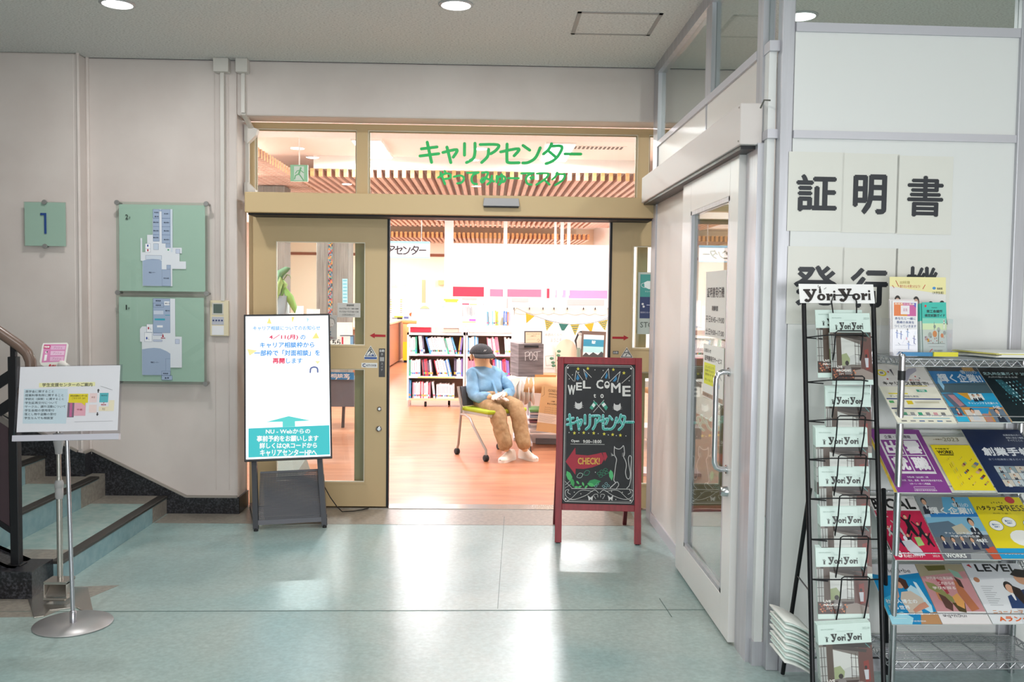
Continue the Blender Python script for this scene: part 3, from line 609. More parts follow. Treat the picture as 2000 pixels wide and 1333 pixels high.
xs = xn-.045; zA = at(0, 822, yn).z; zB = at(0, 1036, yn).z
def slanted(z0, z1, x0, x1, y0, y1, m, name):
    k = sl*.93; b = MB().hexa([rp(x0, y0, z0+(x0-xn)*k), rp(x1, y0, z0+(x1-xn)*k), rp(x1, y1, z0+(x1-xn)*k), rp(x0, y1, z0+(x0-xn)*k), rp(x0, y0, z1+(x0-xn)*k), rp(x1, y0, z1+(x1-xn)*k), rp(x1, y1, z1+(x1-xn)*k), rp(x0, y1, z1+(x0-xn)*k)]); b.build(name, m, rl)
slanted(zB-.02, zA-.04, xn-1.5, xn-.03, yn-.006, yn+.006, plum, 'infill_panel')
slanted(zA-.05, zA-.02, xn-1.5, xn-.02, yn-.012, yn+.012, mat('#77706c', .4, .4), 'panel_rail'); slanted(zB-.03, zB-.0, xn-1.5, xn-.02, yn-.012, yn+.012, blackm, 'panel_rail')
MB().box(rp(xn-.62, yn-.02, .42), rp(xn-.58, yn+.02, 1.75)).build('newel_post', blackm, rl)

# ================================================================== WALL SIGNS
def standoff(t, x, z, r=.022, d=.045): MB().lathe((x, -.014, z), [(r*.9, 0), (r, .004), (r, .010), (r*.45, .011), (r*.45, .014+d)], 20, 'y').build('standoff', steel if False else mat('#a5a4a3', .35, .6, name='standoff'), t)
# floor number
YL = 6.09; a = at(46, 394, YL-.04); c = at(129, 482, YL-.04); w, h = c.x-a.x, a.z-c.z
t = thing('floor_number_sign', 'square green glass sign with a dark blue numeral 1 on the left wall', 'sign', loc=(a.x, YL-.036, c.z))
MB().box((0, -.006, 0), (w, 0, h)).build('glass_panel', glassgrn, t); 
MB().box((.003, .0005, .003), (w-.003, .0012, h-.003)).build('film', mat('#c6d3cc', .6, name='green_film'), t)
P = Print(w, h, ((46, 394), (129, 394), (129, 482), (46, 482)), y0=.0062); P.poly([(79, 416), (91, 416), (91, 457), (86.5, 457), (86.5, 420.5), (79, 420.5)], '#1f4384'); P.build('numeral', t)
standoff(t, w/2, h-.002, .016, .03); standoff(t, w/2, .0, .016, .03)
def mapsign(name, label, x0, y0, x1, y1, fn, offs):
    Y = 6.2-.075; a = at(x0, y0, Y); c = at(x1, y1, Y); w, h = c.x-a.x, a.z-c.z
    t = thing(name, label, 'sign', loc=(a.x, Y, c.z))
    MB().box((-.006, -.006, -.006), (w+.006, 0, h+.006)).build('glass_panel', glassgrn, t)
    MB().box((.01, .0005, .012), (w-.01, .0012, h-.01)).build('film', mat('#cad8d0', .6, name='green_film2'), t)
    P = Print(w, h, ((x0, y0), (x1, y0), (x1, y1), (x0, y1)), y0=.0065); fn(P); P.build('floor_plan', t)
    for x, z in offs: standoff(t, x*w, z*h, .017, .067)
    return t
LB, BL, LN, WH = '#b9c1d4', '#9fb0ca', '#3f5a86', '#dfe3ea'
def plan2(P):
    X = lambda x: 220+x/6.665; Z = lambda y: 380+y/6.665
    def r(x0, y0, x1, y1, c, l=1, ln=False):
        P.rect(X(x0), Z(y0), X(x1), Z(y1), c, l)
        if ln: P.line([(X(x0), Z(y0)), (X(x1), Z(y0)), (X(x1), Z(y1)), (X(x0), Z(y1))], .35, LN, l+1, True, False)
    P.poly([(X(a), Z(b)) for a, b in ((540, 185), (785, 185), (785, 690), (905, 690), (905, 765), (875, 765), (875, 870), (958, 870), (958, 970), (778, 970), (778, 1200), (388, 1200), (388, 868), (365, 868), (365, 570), (386, 570), (386, 755), (425, 755), (425, 640), (452, 640), (452, 525), (525, 525), (525, 305), (540, 305))], WH, 1)
    for z0, z1 in ((188, 303), (305, 415), (416, 522), (523, 610)): r(530, z0, 612, z1, BL, 2, True)
    for z0, z1 in ((188, 303), (305, 415), (416, 522), (523, 634)): r(645, z0, 757, z1, BL, 2, True)
    r(612, 190, 645, 215, BL, 2); r(760, 190, 783, 750, '#cfd9e6', 2)
    P.poly([(X(a), Z(b)) for a, b in ((390, 870), (430, 855), (520, 842), (600, 848), (640, 865), (640, 1198), (390, 1198))], BL, 2); r(642, 980, 757, 1198, BL, 2, True); r(430, 795, 640, 850, '#cdd6e3', 1.5, True)
    r(425, 640, 495, 755, '#f0f1f5', 2, True); r(535, 640, 600, 720, '#c3cfe0', 2, True); r(695, 640, 757, 690, BL, 2, True); r(705, 920, 757, 975, BL, 2, True)
    P.disc(X(460), Z(668), 1.4, '#2444a0', 4, ry=2.4).disc(X(460), Z(728), 1.4, '#b0203c', 4, ry=2.4).disc(X(728), Z(720), 1.6, '#2c9a5c', 4).line([(X(430), Z(708)), (X(495), Z(708))], .35, LN, 3)
    r(825, 710, 880, 765, '#c3cbe0', 2, True)
    for x, y, s_ in ((578, 230, '和室2'), (576, 284, '湯沸'), (570, 360, '集会室3'), (570, 470, '集会室2'), (568, 560, '集会室1'), (706, 245, '和室1'), (706, 360, '集会室6'), (706, 470, '集会室5'), (706, 585, '集会室4'), (515, 1022, '情報コーナー'), (698, 1096, '学生会館')): P.text(s_, X(x)-3.0-len(s_)*.6, Z(y)-1.4, X(x)+3.0+len(s_)*.6, Z(y)+1.4, '#2a3550', .02, 4)
    P.text('2', X(168), Z(262), X(208), Z(326), '#2b3330', .02, 4).text('F', X(218), Z(290), X(236), Z(322), '#2b3330', 0, 4)
def plan1(P):
    X = lambda x: 220+x/5.555; Z = lambda y: 560+y/5.555
    def r(x0, y0, x1, y1, c, l=1, ln=False):
        P.rect(X(x0), Z(y0), X(x1), Z(y1), c, l)
        if ln: P.line([(X(x0), Z(y0)), (X(x1), Z(y0)), (X(x1), Z(y1)), (X(x0), Z(y1))], .35, LN, l+1, True, False)
    P.poly([(X(a), Z(b)) for a, b in ((443, 125), (683, 125), (683, 540), (754, 540), (754, 880), (628, 880), (628, 965), (318, 965), (318, 600), (298, 600), (298, 460), (322, 432), (370, 432), (370, 405), (443, 405))], WH, 1)
    r(443, 125, 628, 500, BL, 2, True); r(445, 175, 560, 220, BL, 3, True); r(565, 155, 622, 198, '#eceef3', 4); r(450, 258, 555, 298, '#c9d2e2', 4); r(460, 343, 572, 363, '#35a3b8', 4); r(485, 418, 548, 440, '#eceef3', 4); r(575, 303, 625, 309, '#35a3b8', 4)
    P.poly([(X(a), Z(b)) for a, b in ((320, 683), (380, 672), (450, 665), (520, 672), (590, 702), (628, 728), (628, 965), (320, 965))], BL, 2); r(532, 920, 628, 968, BL, 3, True); r(532, 970, 648, 1016, BL, 3, True); P.line([(X(578), Z(783)), (X(578), Z(912))], .35, LN, 3).line([(X(578), Z(783)), (X(628), Z(783))], .35, LN, 3)
    r(348, 498, 430, 598, '#eceef3', 2, True); r(372, 408, 440, 495, '#eceef3', 2, True); r(443, 503, 540, 530, '#c3cbe0', 3, True); r(443, 576, 540, 596, '#c3cbe0', 3, True); r(683, 568, 728, 618, '#c3cbe0', 3, True)
    P.disc(X(392), Z(450), 1.4, '#b0203c', 4, ry=2.6).disc(X(372), Z(560), 1.4, '#2444a0', 4, ry=2.6).poly([(X(549), Z(508)), (X(560), Z(546)), (X(538), Z(546))], '#b0203c', 4).text('現在地', X(526), Z(550), X(574), Z(566), '#b0203c', .03, 4)
    P.curve([(X(415), Z(445)), (X(412), Z(462)), (X(425), Z(465))], .4, '#444', 4).curve([(X(390), Z(555)), (X(388), Z(572)), (X(402), Z(574))], .4, '#444', 4)
    for x, y, s_ in ((500, 150, '事務室'), (500, 198, '相談室'), (458, 825, '情報コーナー'), (575, 946, '湯沸室'), (588, 995, '倉庫'), (596, 177, '窓口'), (600, 257, '受付')): P.text(s_, X(x)-2.6-len(s_)*.9, Z(y)-1.5, X(x)+2.6+len(s_)*.9, Z(y)+1.5, '#2a3550', .02, 5)
    P.text('1', X(146), Z(198), X(160), Z(252), '#2b3330', .02, 4).text('F', X(174), Z(225), X(192), Z(250), '#2b3330', 0, 4)
mapsign('floor_map', 'upper green glass floor map marked 2F with a white and blue plan', 229, 396, 404, 574, plan2, ((.0, 1), (1, 1), (0, 0), (1, 0)))
mapsign('floor_map', 'lower green glass floor map marked 1F with a white and blue plan', 229, 577, 402, 750, plan1, ((0, 0), (1, 0)))

# ================================================================== GUIDE SIGN STAND (left foreground)
base = fl(143, 1220)
t = thing('guide_sign_stand', 'grey pole stand on a round base holding a landscape guide notice in a clear holder', 'sign stand', loc=(base.x, base.y, 0))
silver = mat('#b3b1b2', .35, .6, name='silver_paint')
MB().lathe((0, 0, 0), [(.0, 0), (.163, 0), (.168, .003), (.166, .007), (.02, .010), (0, .010)], 48).build('base_plate', silver, t)
pt = at(131, 857, base.y+.02)-V(t.location)
MB().tube([(0, .0, .008), (pt.x, pt.y, pt.z)], .0095, 14).lathe((0, 0, .008), [(.014, 0), (.014, .05), (.01, .055)], 16).build('pole', mat('#b5b5bc', .25, .9, name='pole_steel'), t)
TL, TR_, BL_ = at(27, 718, base.y+.03), at(229, 716, base.y+.03), at(29, 853, base.y-.03)
BR_ = at(232, 849, base.y-.03)
F_ = frame(BL_, BR_-BL_, TL-BL_); w = (BR_-BL_).length; h = (TL-BL_).length
hold = thing('holder'); hold.parent = t; hold.matrix_local = M.Translation(-V(t.location)) @ F_
MB().box((-.004, -.004, -.002), (w+.004, -.002, h+.004)).build('front_sheet', acry, hold); MB().box((-.004, .003, -.002), (w+.004, .005, h+.004)).build('back_sheet', acry, hold)
MB().box((-.006, -.012, -.022), (w+.004, .012, .004)).build('bottom_rail', mat('#c8c7d2', .35, .2, name='rail_plastic'), hold)
gs = thing('guide_notice', 'white student support centre notice with pale blue list and small coloured map', 'notice', frame=F_ @ M.Translation((.006, 0, .018)))
MB().box((0, 0, 0), (w-.012, .001, h-.018)).build('sheet', mat('#e9e9e8', .5, name='notice_paper'), gs)
P = Print(w-.012, h-.018, ((127, 328), (935, 323), (950, 818), (117, 835)))
P.rect(165, 500, 522, 768, '#cde0e3', 1).poly([(285, 455), (740, 450), (742, 480), (287, 488)], '#f0edae', 1)
P.text('学生支援センターのご案内', 312, 455, 720, 484, '#5b5c4c', .02)
for i, s_ in enumerate(('·奨学金に関すること', '·授業料等免除に関すること', '·学研災（保険）に関すること', '·学生証再交付について', '·サークル、課外活動について', '·学生会館の使用受付', '·落とし物や盗難の受付', '·学生なんでも相談室')):
    P.text(s_, 172, 510+29.3*i, 172+(238, 318, 322, 270, 338, 248, 265, 242)[i], 530+29.3*i, '#5f6c70', .012)
P.poly([(535, 540), (690, 540), (692, 608), (672, 610), (668, 632), (640, 610), (532, 608)], '#e8d62c', 3).rect(580, 608, 676, 708, '#e8aeb8', 2).rect(527, 604, 582, 720, '#7d6c78', 2).rect(545, 606, 566, 716, '#c66a94', 2.5)
P.text('学生支援センターは', 545, 548, 684, 563, '#5a5010', .02, 4).text('こちらです（2F）', 560, 568, 668, 582, '#5a5010', .01, 4).rect(703, 536, 764, 606, '#efd6cf', 2).rect(785, 534, 856, 606, '#58b9bd', 2).rect(703, 624, 766, 684, '#efd9cf', 2).rect(785, 638, 862, 672, '#efe3c0', 2).rect(863, 590, 908, 672, '#efe6c4', 2)
P.poly([(771, 502), (783, 516), (776, 516), (776, 532), (766, 532), (766, 516), (760, 516)], '#3b3b3b', 2).poly([(775, 710), (787, 696), (780, 696), (780, 682), (770, 682), (770, 696), (764, 696)], '#3b3b3b', 2).line([(788, 482), (885, 512)], 2, '#777777', 2).line([(590, 754), (905, 748)], 1.5, '#888888', 2).disc(822, 610, 4, '#c0304a', 3).text('現在地', 800, 618, 842, 630, '#c0304a', .02).text('事務室', 796, 548, 848, 560, '#245f62').text('売店', 812, 648, 836, 666, '#776644').text('食堂', 718, 560, 748, 574, '#996655').text('中庭', 606, 654, 650, 668, '#aa4455', .02, 4)
P.build('print', gs)

# ================================================================== HAND SANITISER STAND behind it
sp = fl(118, 1175)
t = thing('sanitiser_stand', 'steel pedal hand sanitiser stand behind the guide sign, with white bottle top', 'sanitiser stand', loc=(sp.x, sp.y, 0))
L0 = V(t.location)
q = [fl(*p)-L0 for p in ((53, 1168), (66, 1209), (86, 1206), (97, 1194), (150, 1189), (165, 1198), (182, 1196), (172, 1150), (100, 1150))]
MB().prism([(p.x, p.y) for p in q], 0, .006, 'z').build('foot_plate', steel, t, bevel=.002)
pz = fl(118, 1150); X0 = at(107, 1000, sp.y).x-L0.x; X1 = at(117.5, 1000, sp.y).x-L0.x; xc = (X0+X1)/2; rr = .0135
MB().tube([(xc, .02, .1), (xc, .02, .60)], rr, 14).tube([(xc, .02, .58), (xc, .02, 1.02)], rr*.8, 14).build('pole', steel, t)
z = at(111, 958, sp.y).z; MB().lathe((xc, .02, z-.045), [(.016, 0), (.019, .01), (.019, .05), (.0175, .052), (.021, .056), (.021, .075), (.015, .09)], 16).build('collar', grayplastic, t)
z = at(110, 866, sp.y).z; MB().lathe((xc, .02, z-.055), [(.016, 0), (.017, .02), (.024, .06), (.024, .1)], 16).build('collar', grayplastic, t)
MB().box((xc-.055, -.035, .09), (xc+.055, .06, .105)).box((xc-.055, -.035, .02), (xc-.05, .05, .1)).box((xc+.05, -.035, .02), (xc+.055, .05, .1)).build('pedal_frame', steel, t, bevel=.002)
MB().hexa([(xc-.046, -.03, .03), (xc+.046, -.03, .03), (xc+.046, .03, .06), (xc-.046, .03, .06), (xc-.046, -.03, .035), (xc+.046, -.03, .035), (xc+.046, .03, .085), (xc-.046, .03, .085)]).tube([(xc-.05, -.04, .022), (xc+.05, -.04, .022)], .008, 10).build('pedal', steel, t)
MB().lathe((xc+.02, .02, 1.0), [(.035, 0), (.038, .02), (.038, .10), (.03, .125), (.012, .135)], 20).tube([(xc+.02, .02, 1.125), (xc+.03, .0, 1.14), (xc+.07, -.03, 1.135)], [.02, .022, .012], 10).build('bottle', whitepl, t)
fa = at(72, 671, sp.y); fb = at(118, 671, sp.y)
F3 = frame(at(78, 712, sp.y), (fb-fa), (at(72, 671, sp.y)-at(78, 705, sp.y))+V((0, .03, 0)))
bd = thing('instruction_board'); bd.parent = t; bd.matrix_local = M.Translation(-L0) @ F3
P = Print(.118, .107, ((288, 133), (490, 128), (515, 262), (312, 262)))
wq = [(290, 135), (480, 128), (495, 140), (514, 250), (495, 272), (470, 285), (462, 305), (468, 322), (385, 322), (380, 300), (360, 280), (318, 262), (303, 245), (287, 150)]
b = MB(); pp = [P.mp(x, y, 0) for x, y in wq]; b.prism([(p[0], p[2]) for p in pp], 0, .004); b.build('board', whitepl, bd)
P.poly([(300, 142), (482, 138), (500, 245), (322, 252)], '#d989b8', 1).rect(304, 147, 355, 168, '#c2255a', 2).poly([(362, 150), (478, 147), (480, 172), (366, 174)], '#e3b5d4', 2).poly([(370, 182), (482, 180), (486, 206), (376, 208)], '#e9c3dc', 2).poly([(378, 216), (488, 214), (494, 240), (384, 243)], '#e5b4d3', 2)
P.text('手指消毒', 308, 151, 350, 164, '#ffffff', .03).disc(338, 190, 8, '#f4f1f1', 3).disc(342, 188, 5, '#3c3038', 4).poly([(330, 205), (350, 203), (356, 240), (336, 242)], '#f4f1f1', 3).disc(396, 270, 9, '#cc3344', 2).text('消毒液', 408, 264, 446, 276, '#cc3344', .02)
for x_, y_ in ((385, 155), (392, 188), (400, 222)): P.text('プッシュ', x_, y_, x_+70, y_+12, '#9a4878', 0, 4)
P.build('print', bd)

# ================================================================== DIGITAL SIGNAGE
TLp, TRp, BRp, BLp = at(467, 616, 5.93), at(633, 612, 6.02), at(649, 896, 5.84), at(477, 903, 5.75)
F4 = frame(BLp, BRp-BLp, TLp-BLp+(TRp-BRp)); w = (BRp-BLp).length; h = ((TLp-BLp).length+(TRp-BRp).length)/2
t = thing('digital_signage', 'portrait digital signage screen with a bright white notice on a dark tilted stand', 'signage', frame=F4)
MB().box((0, 0, 0), (w, .045, h)).build('bezel', mat('#14151b', .3, name='bezel_black'), t, bevel=.004)
SE = 0.95
q_ = ((-4, 40), (712, 35), (776, 1270), (37, 1293)); g = .011
P = Print(w-2*g, h-2*g-.006, q_, emit=SE, y0=0)
P.b.mt(mat('#f2f7ff', .5, emit=1.5, name='lcd_white')); P.b.add([P.mp(x, y, 0) for x, y in ((-4, 40), (712, 35), (776, 1270), (37, 1293))], [(0, 1, 2, 3)]); P.poly([(50, 1026), (756, 1003), (770, 1256), (57, 1276)], '#35c9ce', 1)
P.poly([(395, 922), (588, 962), (452, 968), (455, 1012), (346, 1016), (344, 970), (200, 972)], '#5adcd8', 1.2)
for pg, c_ in (([(200, 50), (222, 108), (180, 104)], '#fbf28e'), ([(392, 46), (418, 48), (400, 102)], '#fbf08a'), ([(524, 52), (546, 66), (530, 98)], '#c8f2fa'), ([(612, 185), (642, 240), (578, 242)], '#fbf28e'), ([(18, 330), (105, 345), (40, 390)], '#fdf4a8'), ([(610, 440), (656, 442), (634, 468)], '#fbf6b0')): P.poly(pg, c_, 1)
P.text('キャリア相談についてのお知らせ', 62, 126, 646, 166, '#62aef0', .025).text('4／11(月)', 204, 203, 456, 252, '#e8305c', .04).text('の', 476, 208, 520, 250, '#3f9cec', .03).text('キャリア相談枠から', 126, 270, 600, 322, '#3f9cec', .03).text('一部枠で「対面相談」を', 80, 340, 652, 394, '#3f9cec', .03).text('再開', 240, 412, 346, 462, '#ee3c64', .045).text('します', 358, 414, 500, 460, '#4aa2ec', .03)
P.text('事前予約', 226, 512, 290, 552, '#fbd7dc').text('対面またはオンラインで', 90, 566, 360, 584, '#fde3e3').text('ご予約のうえ来室ください', 80, 600, 420, 618, '#fdeaea')
P.curve([(572, 540), (576, 506), (604, 494), (632, 504), (638, 538)], 14, '#5f6ea4', 2).curve([(576, 556), (584, 590), (604, 602), (626, 590), (634, 556)], 1.5, '#dde3f2', 2).curve([(516, 660), (560, 624), (604, 610), (650, 626), (704, 650)], 1.5, '#dde6f6', 2).line([(600, 622), (606, 656), (614, 622)], 1.5, '#b8c6e4', 2)
for s_, x0, y0, x1, y1 in (('NU - Webからの', 200, 1032, 590, 1074), ('事前予約をお願いします', 124, 1088, 664, 1142), ('詳しくはQRコードから', 150, 1150, 654, 1204), ('キャリアセンターHPへ', 156, 1208, 654, 1266)): P.text(s_, x0, y0, x1, y1, '#fbffff', .035)
o = P.build('screen', t); o.location = (g, -.0006, g+.004)
# stand: two side legs to the floor with rear legs, perforated shelves
inv = F4.inverted()
steeld = mat('#4a4b50', .4, .5, name='stand_steel')
sd = thing('stand'); sd.parent = t
def lw(p): return inv @ V(p)
FL, FR = fl(500, 1038), fl(634, 1031); FLt, FRt = at(496, 903, 5.80), at(624, 897, 5.89)
yb = .035; RL, RR = FL+V((-.17, .56, 0)), FR+V((-.17, .56, 0))
for a_, b_, c_ in ((FL, FLt, RL), (FR, FRt, RR)):
    a_ = V((a_.x, a_.y, .012)); tp = b_+(b_-a_)*1.5+V((0, .01, 0))
    MB().beam(lw(a_), lw(tp+V((0, .02, 0))), .024, .032, up=lw(a_+V((1, 0, 0)))-lw(a_)).build('front_leg', steeld, sd)
    MB().beam(lw(c_+V((0, 0, .035))), lw(a_+V((0, .01, .03))), .03, .03).build('foot_bar', steeld, sd)
    for f_ in (a_, c_): MB().tube([lw((f_.x, f_.y, 0)), lw((f_.x, f_.y, .02))], .014, 10).build('rubber_foot', blackrub, sd)
def perforated(A, B, C, D, nx, nz, name, m):   # A,B bottom edge; D,C top edge (world points) with diamond holes
    b = MB(); vs = []; fs = []
    for j in range(nz):
        for i in range(nx):
            off = .5 if j % 2 else 0
            def pt_(u, v): u = max(0, min(1, u)); return lw(A*(1-u)*(1-v)+B*u*(1-v)+C*u*v+D*(1-u)*v)
            u0, u1, v0, v1 = i/nx, (i+1)/nx, j/nz, (j+1)/nz; du, dv = (u1-u0), (v1-v0); cu, cv = (u0+u1)/2, (v0+v1)/2; k = .30
            n = len(vs); vs += [pt_(u0, v0), pt_(u1, v0), pt_(u1, v1), pt_(u0, v1)]+[pt_(cu+du*k*math.cos(PI/4+PI/2*q), cv+dv*k*math.sin(PI/4+PI/2*q)) for q in (2, 3, 0, 1)]
            for q in range(4): fs.append((n+q, n+(q+1) % 4, n+4+(q+1) % 4, n+4+q))
    b.add(vs, fs); o = b.build(name, m, sd, fix=False); md = o.modifiers.new('s', 'SOLIDIFY'); md.thickness = .0015; return o
z0 = .185; px = V((.012, 0, 0))
def lerp(a, b, k): return a*(1-k)+b*k
k1, k2 = .12, .80
a1, b1 = lerp(V((FL.x, FL.y, 0)), FLt, k1)+px, lerp(V((FR.x, FR.y, 0)), FRt, k1)-px; a2, b2 = lerp(V((FL.x, FL.y, 0)), FLt, k2)+px, lerp(V((FR.x, FR.y, 0)), FRt, k2)-px
tilt = V((0, .10, 0)); tag(perforated(a1, b1, b2+tilt, a2+tilt, 46, 30, 'perforated_panel', steeld), kind='stuff')
tag(perforated(a1+V((0, .16, .0)), b1+V((0, .16, 0)), b2+V((0, .2, -.05)), a2+V((0, .2, -.05)), 46, 24, 'perforated_panel', steeld), kind='stuff')
MB().beam(lw(a1), lw(b1), .02, .03).build('cross_bar', steeld, sd); MB().beam(lw(a2+tilt), lw(b2+tilt), .01, .012).build('cross_bar', steeld, sd); MB().beam(lw(a1+V((0, .18, -.02))), lw(b1+V((0, .18, -.02))), .02, .02).build('cross_bar', steeld, sd)
cdp = [at(620, 900, 5.95), at(628, 930, 6.0), fl(634, 945, .28), fl(640, 965, .15), fl(655, 995, .03), fl(670, 1002, .006), fl(690, 1000, .006), fl(710, 996, .006), fl(722, 992, .006)]
cdp = [at(622, 898, 5.93), at(627, 925, 5.95), at(633, 950, 6.0), at(645, 972, 6.05), at(658, 990, 6.1)]+[fl(x, y, .006) for x, y in ((668, 1000), (690, 999), (708, 996), (720, 993))]
MB().tube([lw(p) for p in cdp], .0035, 6).build('power_cord', blackrub, t)

# ================================================================== CHALKBOARD A-FRAME
fl_, fr_ = fl(1088.5, 1062), fl(1248, 1066)
TLa, TRa = at(1093, 697, 5.66), at(1257, 700, 5.63)
F5 = frame((fl_.x-.016, fl_.y, 0), fr_-fl_, (TLa+TRa)/2-(fl_+fr_)/2); w = .5*((TRa-TLa).length+(fr_-fl_).length+.032); h = ((TLa+TRa)/2-(fl_+fr_)/2).length
t = thing('chalkboard_sign', 'red wooden A-frame chalkboard with WELCOME and cat drawings beside the doorway', 'chalkboard', frame=F5)
fw = w*.078; zb0 = h*(1062-985)/(1064-698)
b = MB(); b.box((0, 0, 0), (fw, .022, h)).box((w-fw, 0, 0), (w, .022, h)); b.build('side_rail', redw, t, bevel=.002) if False else None
MB().box((0, 0, .006), (fw, .024, h)).build('side_rail', redw, t, bevel=.002); MB().box((w-fw, 0, .006), (w, .024, h)).build('side_rail', redw, t, bevel=.002)
MB().box((fw, .0, h-h*.038), (w-fw, .024, h)).build('cross_rail', redw, t, bevel=.002); MB().box((fw, 0, zb0-h*.034), (w-fw, .024, zb0)).build('cross_rail', redw, t, bevel=.002)
bx0, bx1, bz0, bz1 = fw, w-fw, zb0, h-h*.038
MB().box((bx0, .008, bz0), (bx1, .014, bz1)).build('board', chalkb, t)
for x in (fw/2, w-fw/2): MB().box((x-.012, .004, 0), (x+.012, .02, .006)).build('rubber_foot', blackrub, t)
iv5 = F5.inverted(); bk = []
for x, px_ in ((.03, 1), (w-.03, 0)):
    top = V((x, .03, h-.03)); wp = F5 @ top; ft = V((wp.x-.01, fl_.y+.47, 0.0)); MB().beam(top, iv5 @ ft, .024, .03).build('rear_leg', mat('#5a1118', .5, name='red_wood_dark'), t)
wp = F5 @ V((.03, .03, h*.5)); 
MB().beam(V((.03, .045, h-.05)), V((w-.03, .045, h-.05)), .03, .024).build('rear_rail', redw, t)
C_ = '#dcdcda'
P = Print(bx1-bx0, bz1-bz0, ((140, 95), (622, 100), (610, 975), (125, 965)), y0=0)
for k in (0, 9):
    P.line([(168+k, 100+k), (594-k, 106+k), (610-k, 124), (602-k*1.2, 940), (588-k, 962-k), (148+k, 952-k), (134+k, 936), (152+k*.8, 118)], 3.2 if k == 0 else 2, C_ if k == 0 else '#a9a9a9', 2, True)
for x, y in ((167, 119), (593, 123), (584, 946), (150, 936)): P.disc(x, y, 6, C_, 3)
# ears / party shapes
for e in (((213, 205), (223, 138), (266, 196)), ((292, 192), (272, 128), (326, 180)), ((392, 186), (441, 124), (446, 186)), ((450, 205), (520, 142), (502, 210))): P.line(e, 3, C_, 2)
for e in (((222, 190), (232, 160), (246, 186), (234, 200)), ((286, 178), (284, 148), (300, 166), (298, 182)), ((416, 182), (430, 146), (436, 168), (428, 188)), ((470, 204), (494, 168), (498, 190), (484, 206))): P.poly(e, '#2f7fb0', 3)
P.line([(164, 156), (206, 204)], 2.5, C_).line([(530, 216), (590, 166)], 2.5, C_)
def star(x, y, r, c_='#d8cf4a'): P.poly([(x+(r if k % 2 == 0 else r*.45)*math.sin(PI*k/5), y-(r if k % 2 == 0 else r*.45)*math.cos(PI*k/5)) for k in range(10)], c_, 3)
for x, y in ((236, 126), (302, 124), (474, 130), (545, 151)): star(x, y, 12)
for x, y in ((210, 529), (273, 527), (340, 529), (410, 534), (467, 538), (519, 542)): star(x, y, 12)
for x, y in ((174, 526), (240, 528), (306, 530), (370, 532), (438, 540), (492, 544), (556, 546), (198, 164), (350, 132), (405, 136), (580, 200), (176, 190), (240, 148), (350, 772), (208, 895), (252, 905), (486, 940), (458, 890), (530, 896)): P.disc(x, y, 3, C_, 3)
for ch_, x0, y0, x1, y1, in (('W', 166, 228, 218, 290), ('E', 222, 212, 262, 262), ('L', 268, 200, 322, 250), ('C', 358, 194, 406, 252), ('O', 412, 202, 450, 250), ('M', 458, 214, 522, 276), ('E', 534, 232, 590, 298)):
    P.text(ch_, x0, y0, x1, y1, C_, .035)
P.disc(431, 230, 14, '#1c1e22', 4).poly([(418, 240), (417, 222), (424, 228), (438, 228), (446, 221), (445, 240), (432, 245)], C_, 5)
P.text('t', 340, 284, 356, 308, C_, .05).text('o', 386, 284, 408, 310, C_, .05)
def cat(x, y, s=1.0):
    P.poly([(x-22*s, y+16*s), (x-25*s, y-6*s), (x-22*s, y-25*s), (x-10*s, y-14*s), (x+8*s, y-14*s), (x+21*s, y-26*s), (x+24*s, y-4*s), (x+20*s, y+16*s), (x, y+25*s)], '#cfcfcf', 3)
    for sg in (-1, 1): P.line([(x+sg*20*s, y+4*s), (x+sg*31*s, y)], 1.6, C_, 4).line([(x+sg*20*s, y+10*s), (x+sg*31*s, y+12*s)], 1.6, C_, 4)
cat(239, 357); cat(499, 366)
P.line([(338, 398), (410, 322)], 2.5, C_).line([(412, 400), (340, 324)], 2.5, C_)
P.poly([(404, 328), (436, 368), (424, 388), (388, 346)], '#3f9d86', 3).poly([(412, 338), (424, 352), (404, 366), (394, 350)], '#e3ebea', 3.3).poly([(344, 328), (312, 372), (330, 384), (366, 344)], '#3f9d86', 3).poly([(338, 340), (326, 356), (342, 370), (352, 352)], '#e3ebea', 3.3)
kana(P, 'キャリアセンター', 156, 412, 612, 508, 17, '#9fd8df', 3); kana(P, 'キャリアセンター', 156, 415, 612, 510, 12, '#3fa99a', 3.4); 
P.text('Open', 188, 569, 242, 590, C_, .03).text('9:00~18:00', 268, 571, 392, 592, C_, .03).line([(184, 597), (412, 600)], 2, C_)
P.poly([(150, 706), (216, 618), (218, 662), (300, 668), (360, 658), (392, 650), (410, 690), (392, 720), (330, 742), (270, 752), (218, 750), (216, 788)], '#a5283c', 2).poly([(398, 650), (420, 648), (432, 676), (414, 704)], '#a5283c', 2)
P.text('CHECK!', 232, 682, 380, 724, '#cfa94a', .03)
catl = [(478, 612), (478, 662), (492, 690), (486, 730), (476, 800), (474, 822), (484, 836), (470, 850), (448, 868)]
P.curve([(478, 612), (486, 622), (510, 628), (528, 618), (540, 608), (546, 652), (540, 676), (552, 700), (558, 730), (552, 772), (560, 806), (576, 812), (584, 780), (574, 720), (572, 684), (582, 668), (592, 684), (588, 740), (588, 800), (578, 850), (560, 870)], 4.5, '#c9c9c9', 3)
P.curve(catl, 4.5, '#c9c9c9', 3).curve([(448, 870), (476, 846), (496, 832), (506, 850), (490, 872)], 4, '#c9c9c9', 3)
for y in (0, 8, -8): P.line([(456, 662+y), (474, 668)], 1.6, C_, 3).line([(530, 664+y), (548, 658+y)], 1.6, C_, 3)
P.line([(190, 872), (580, 876)], 3, C_, 3)
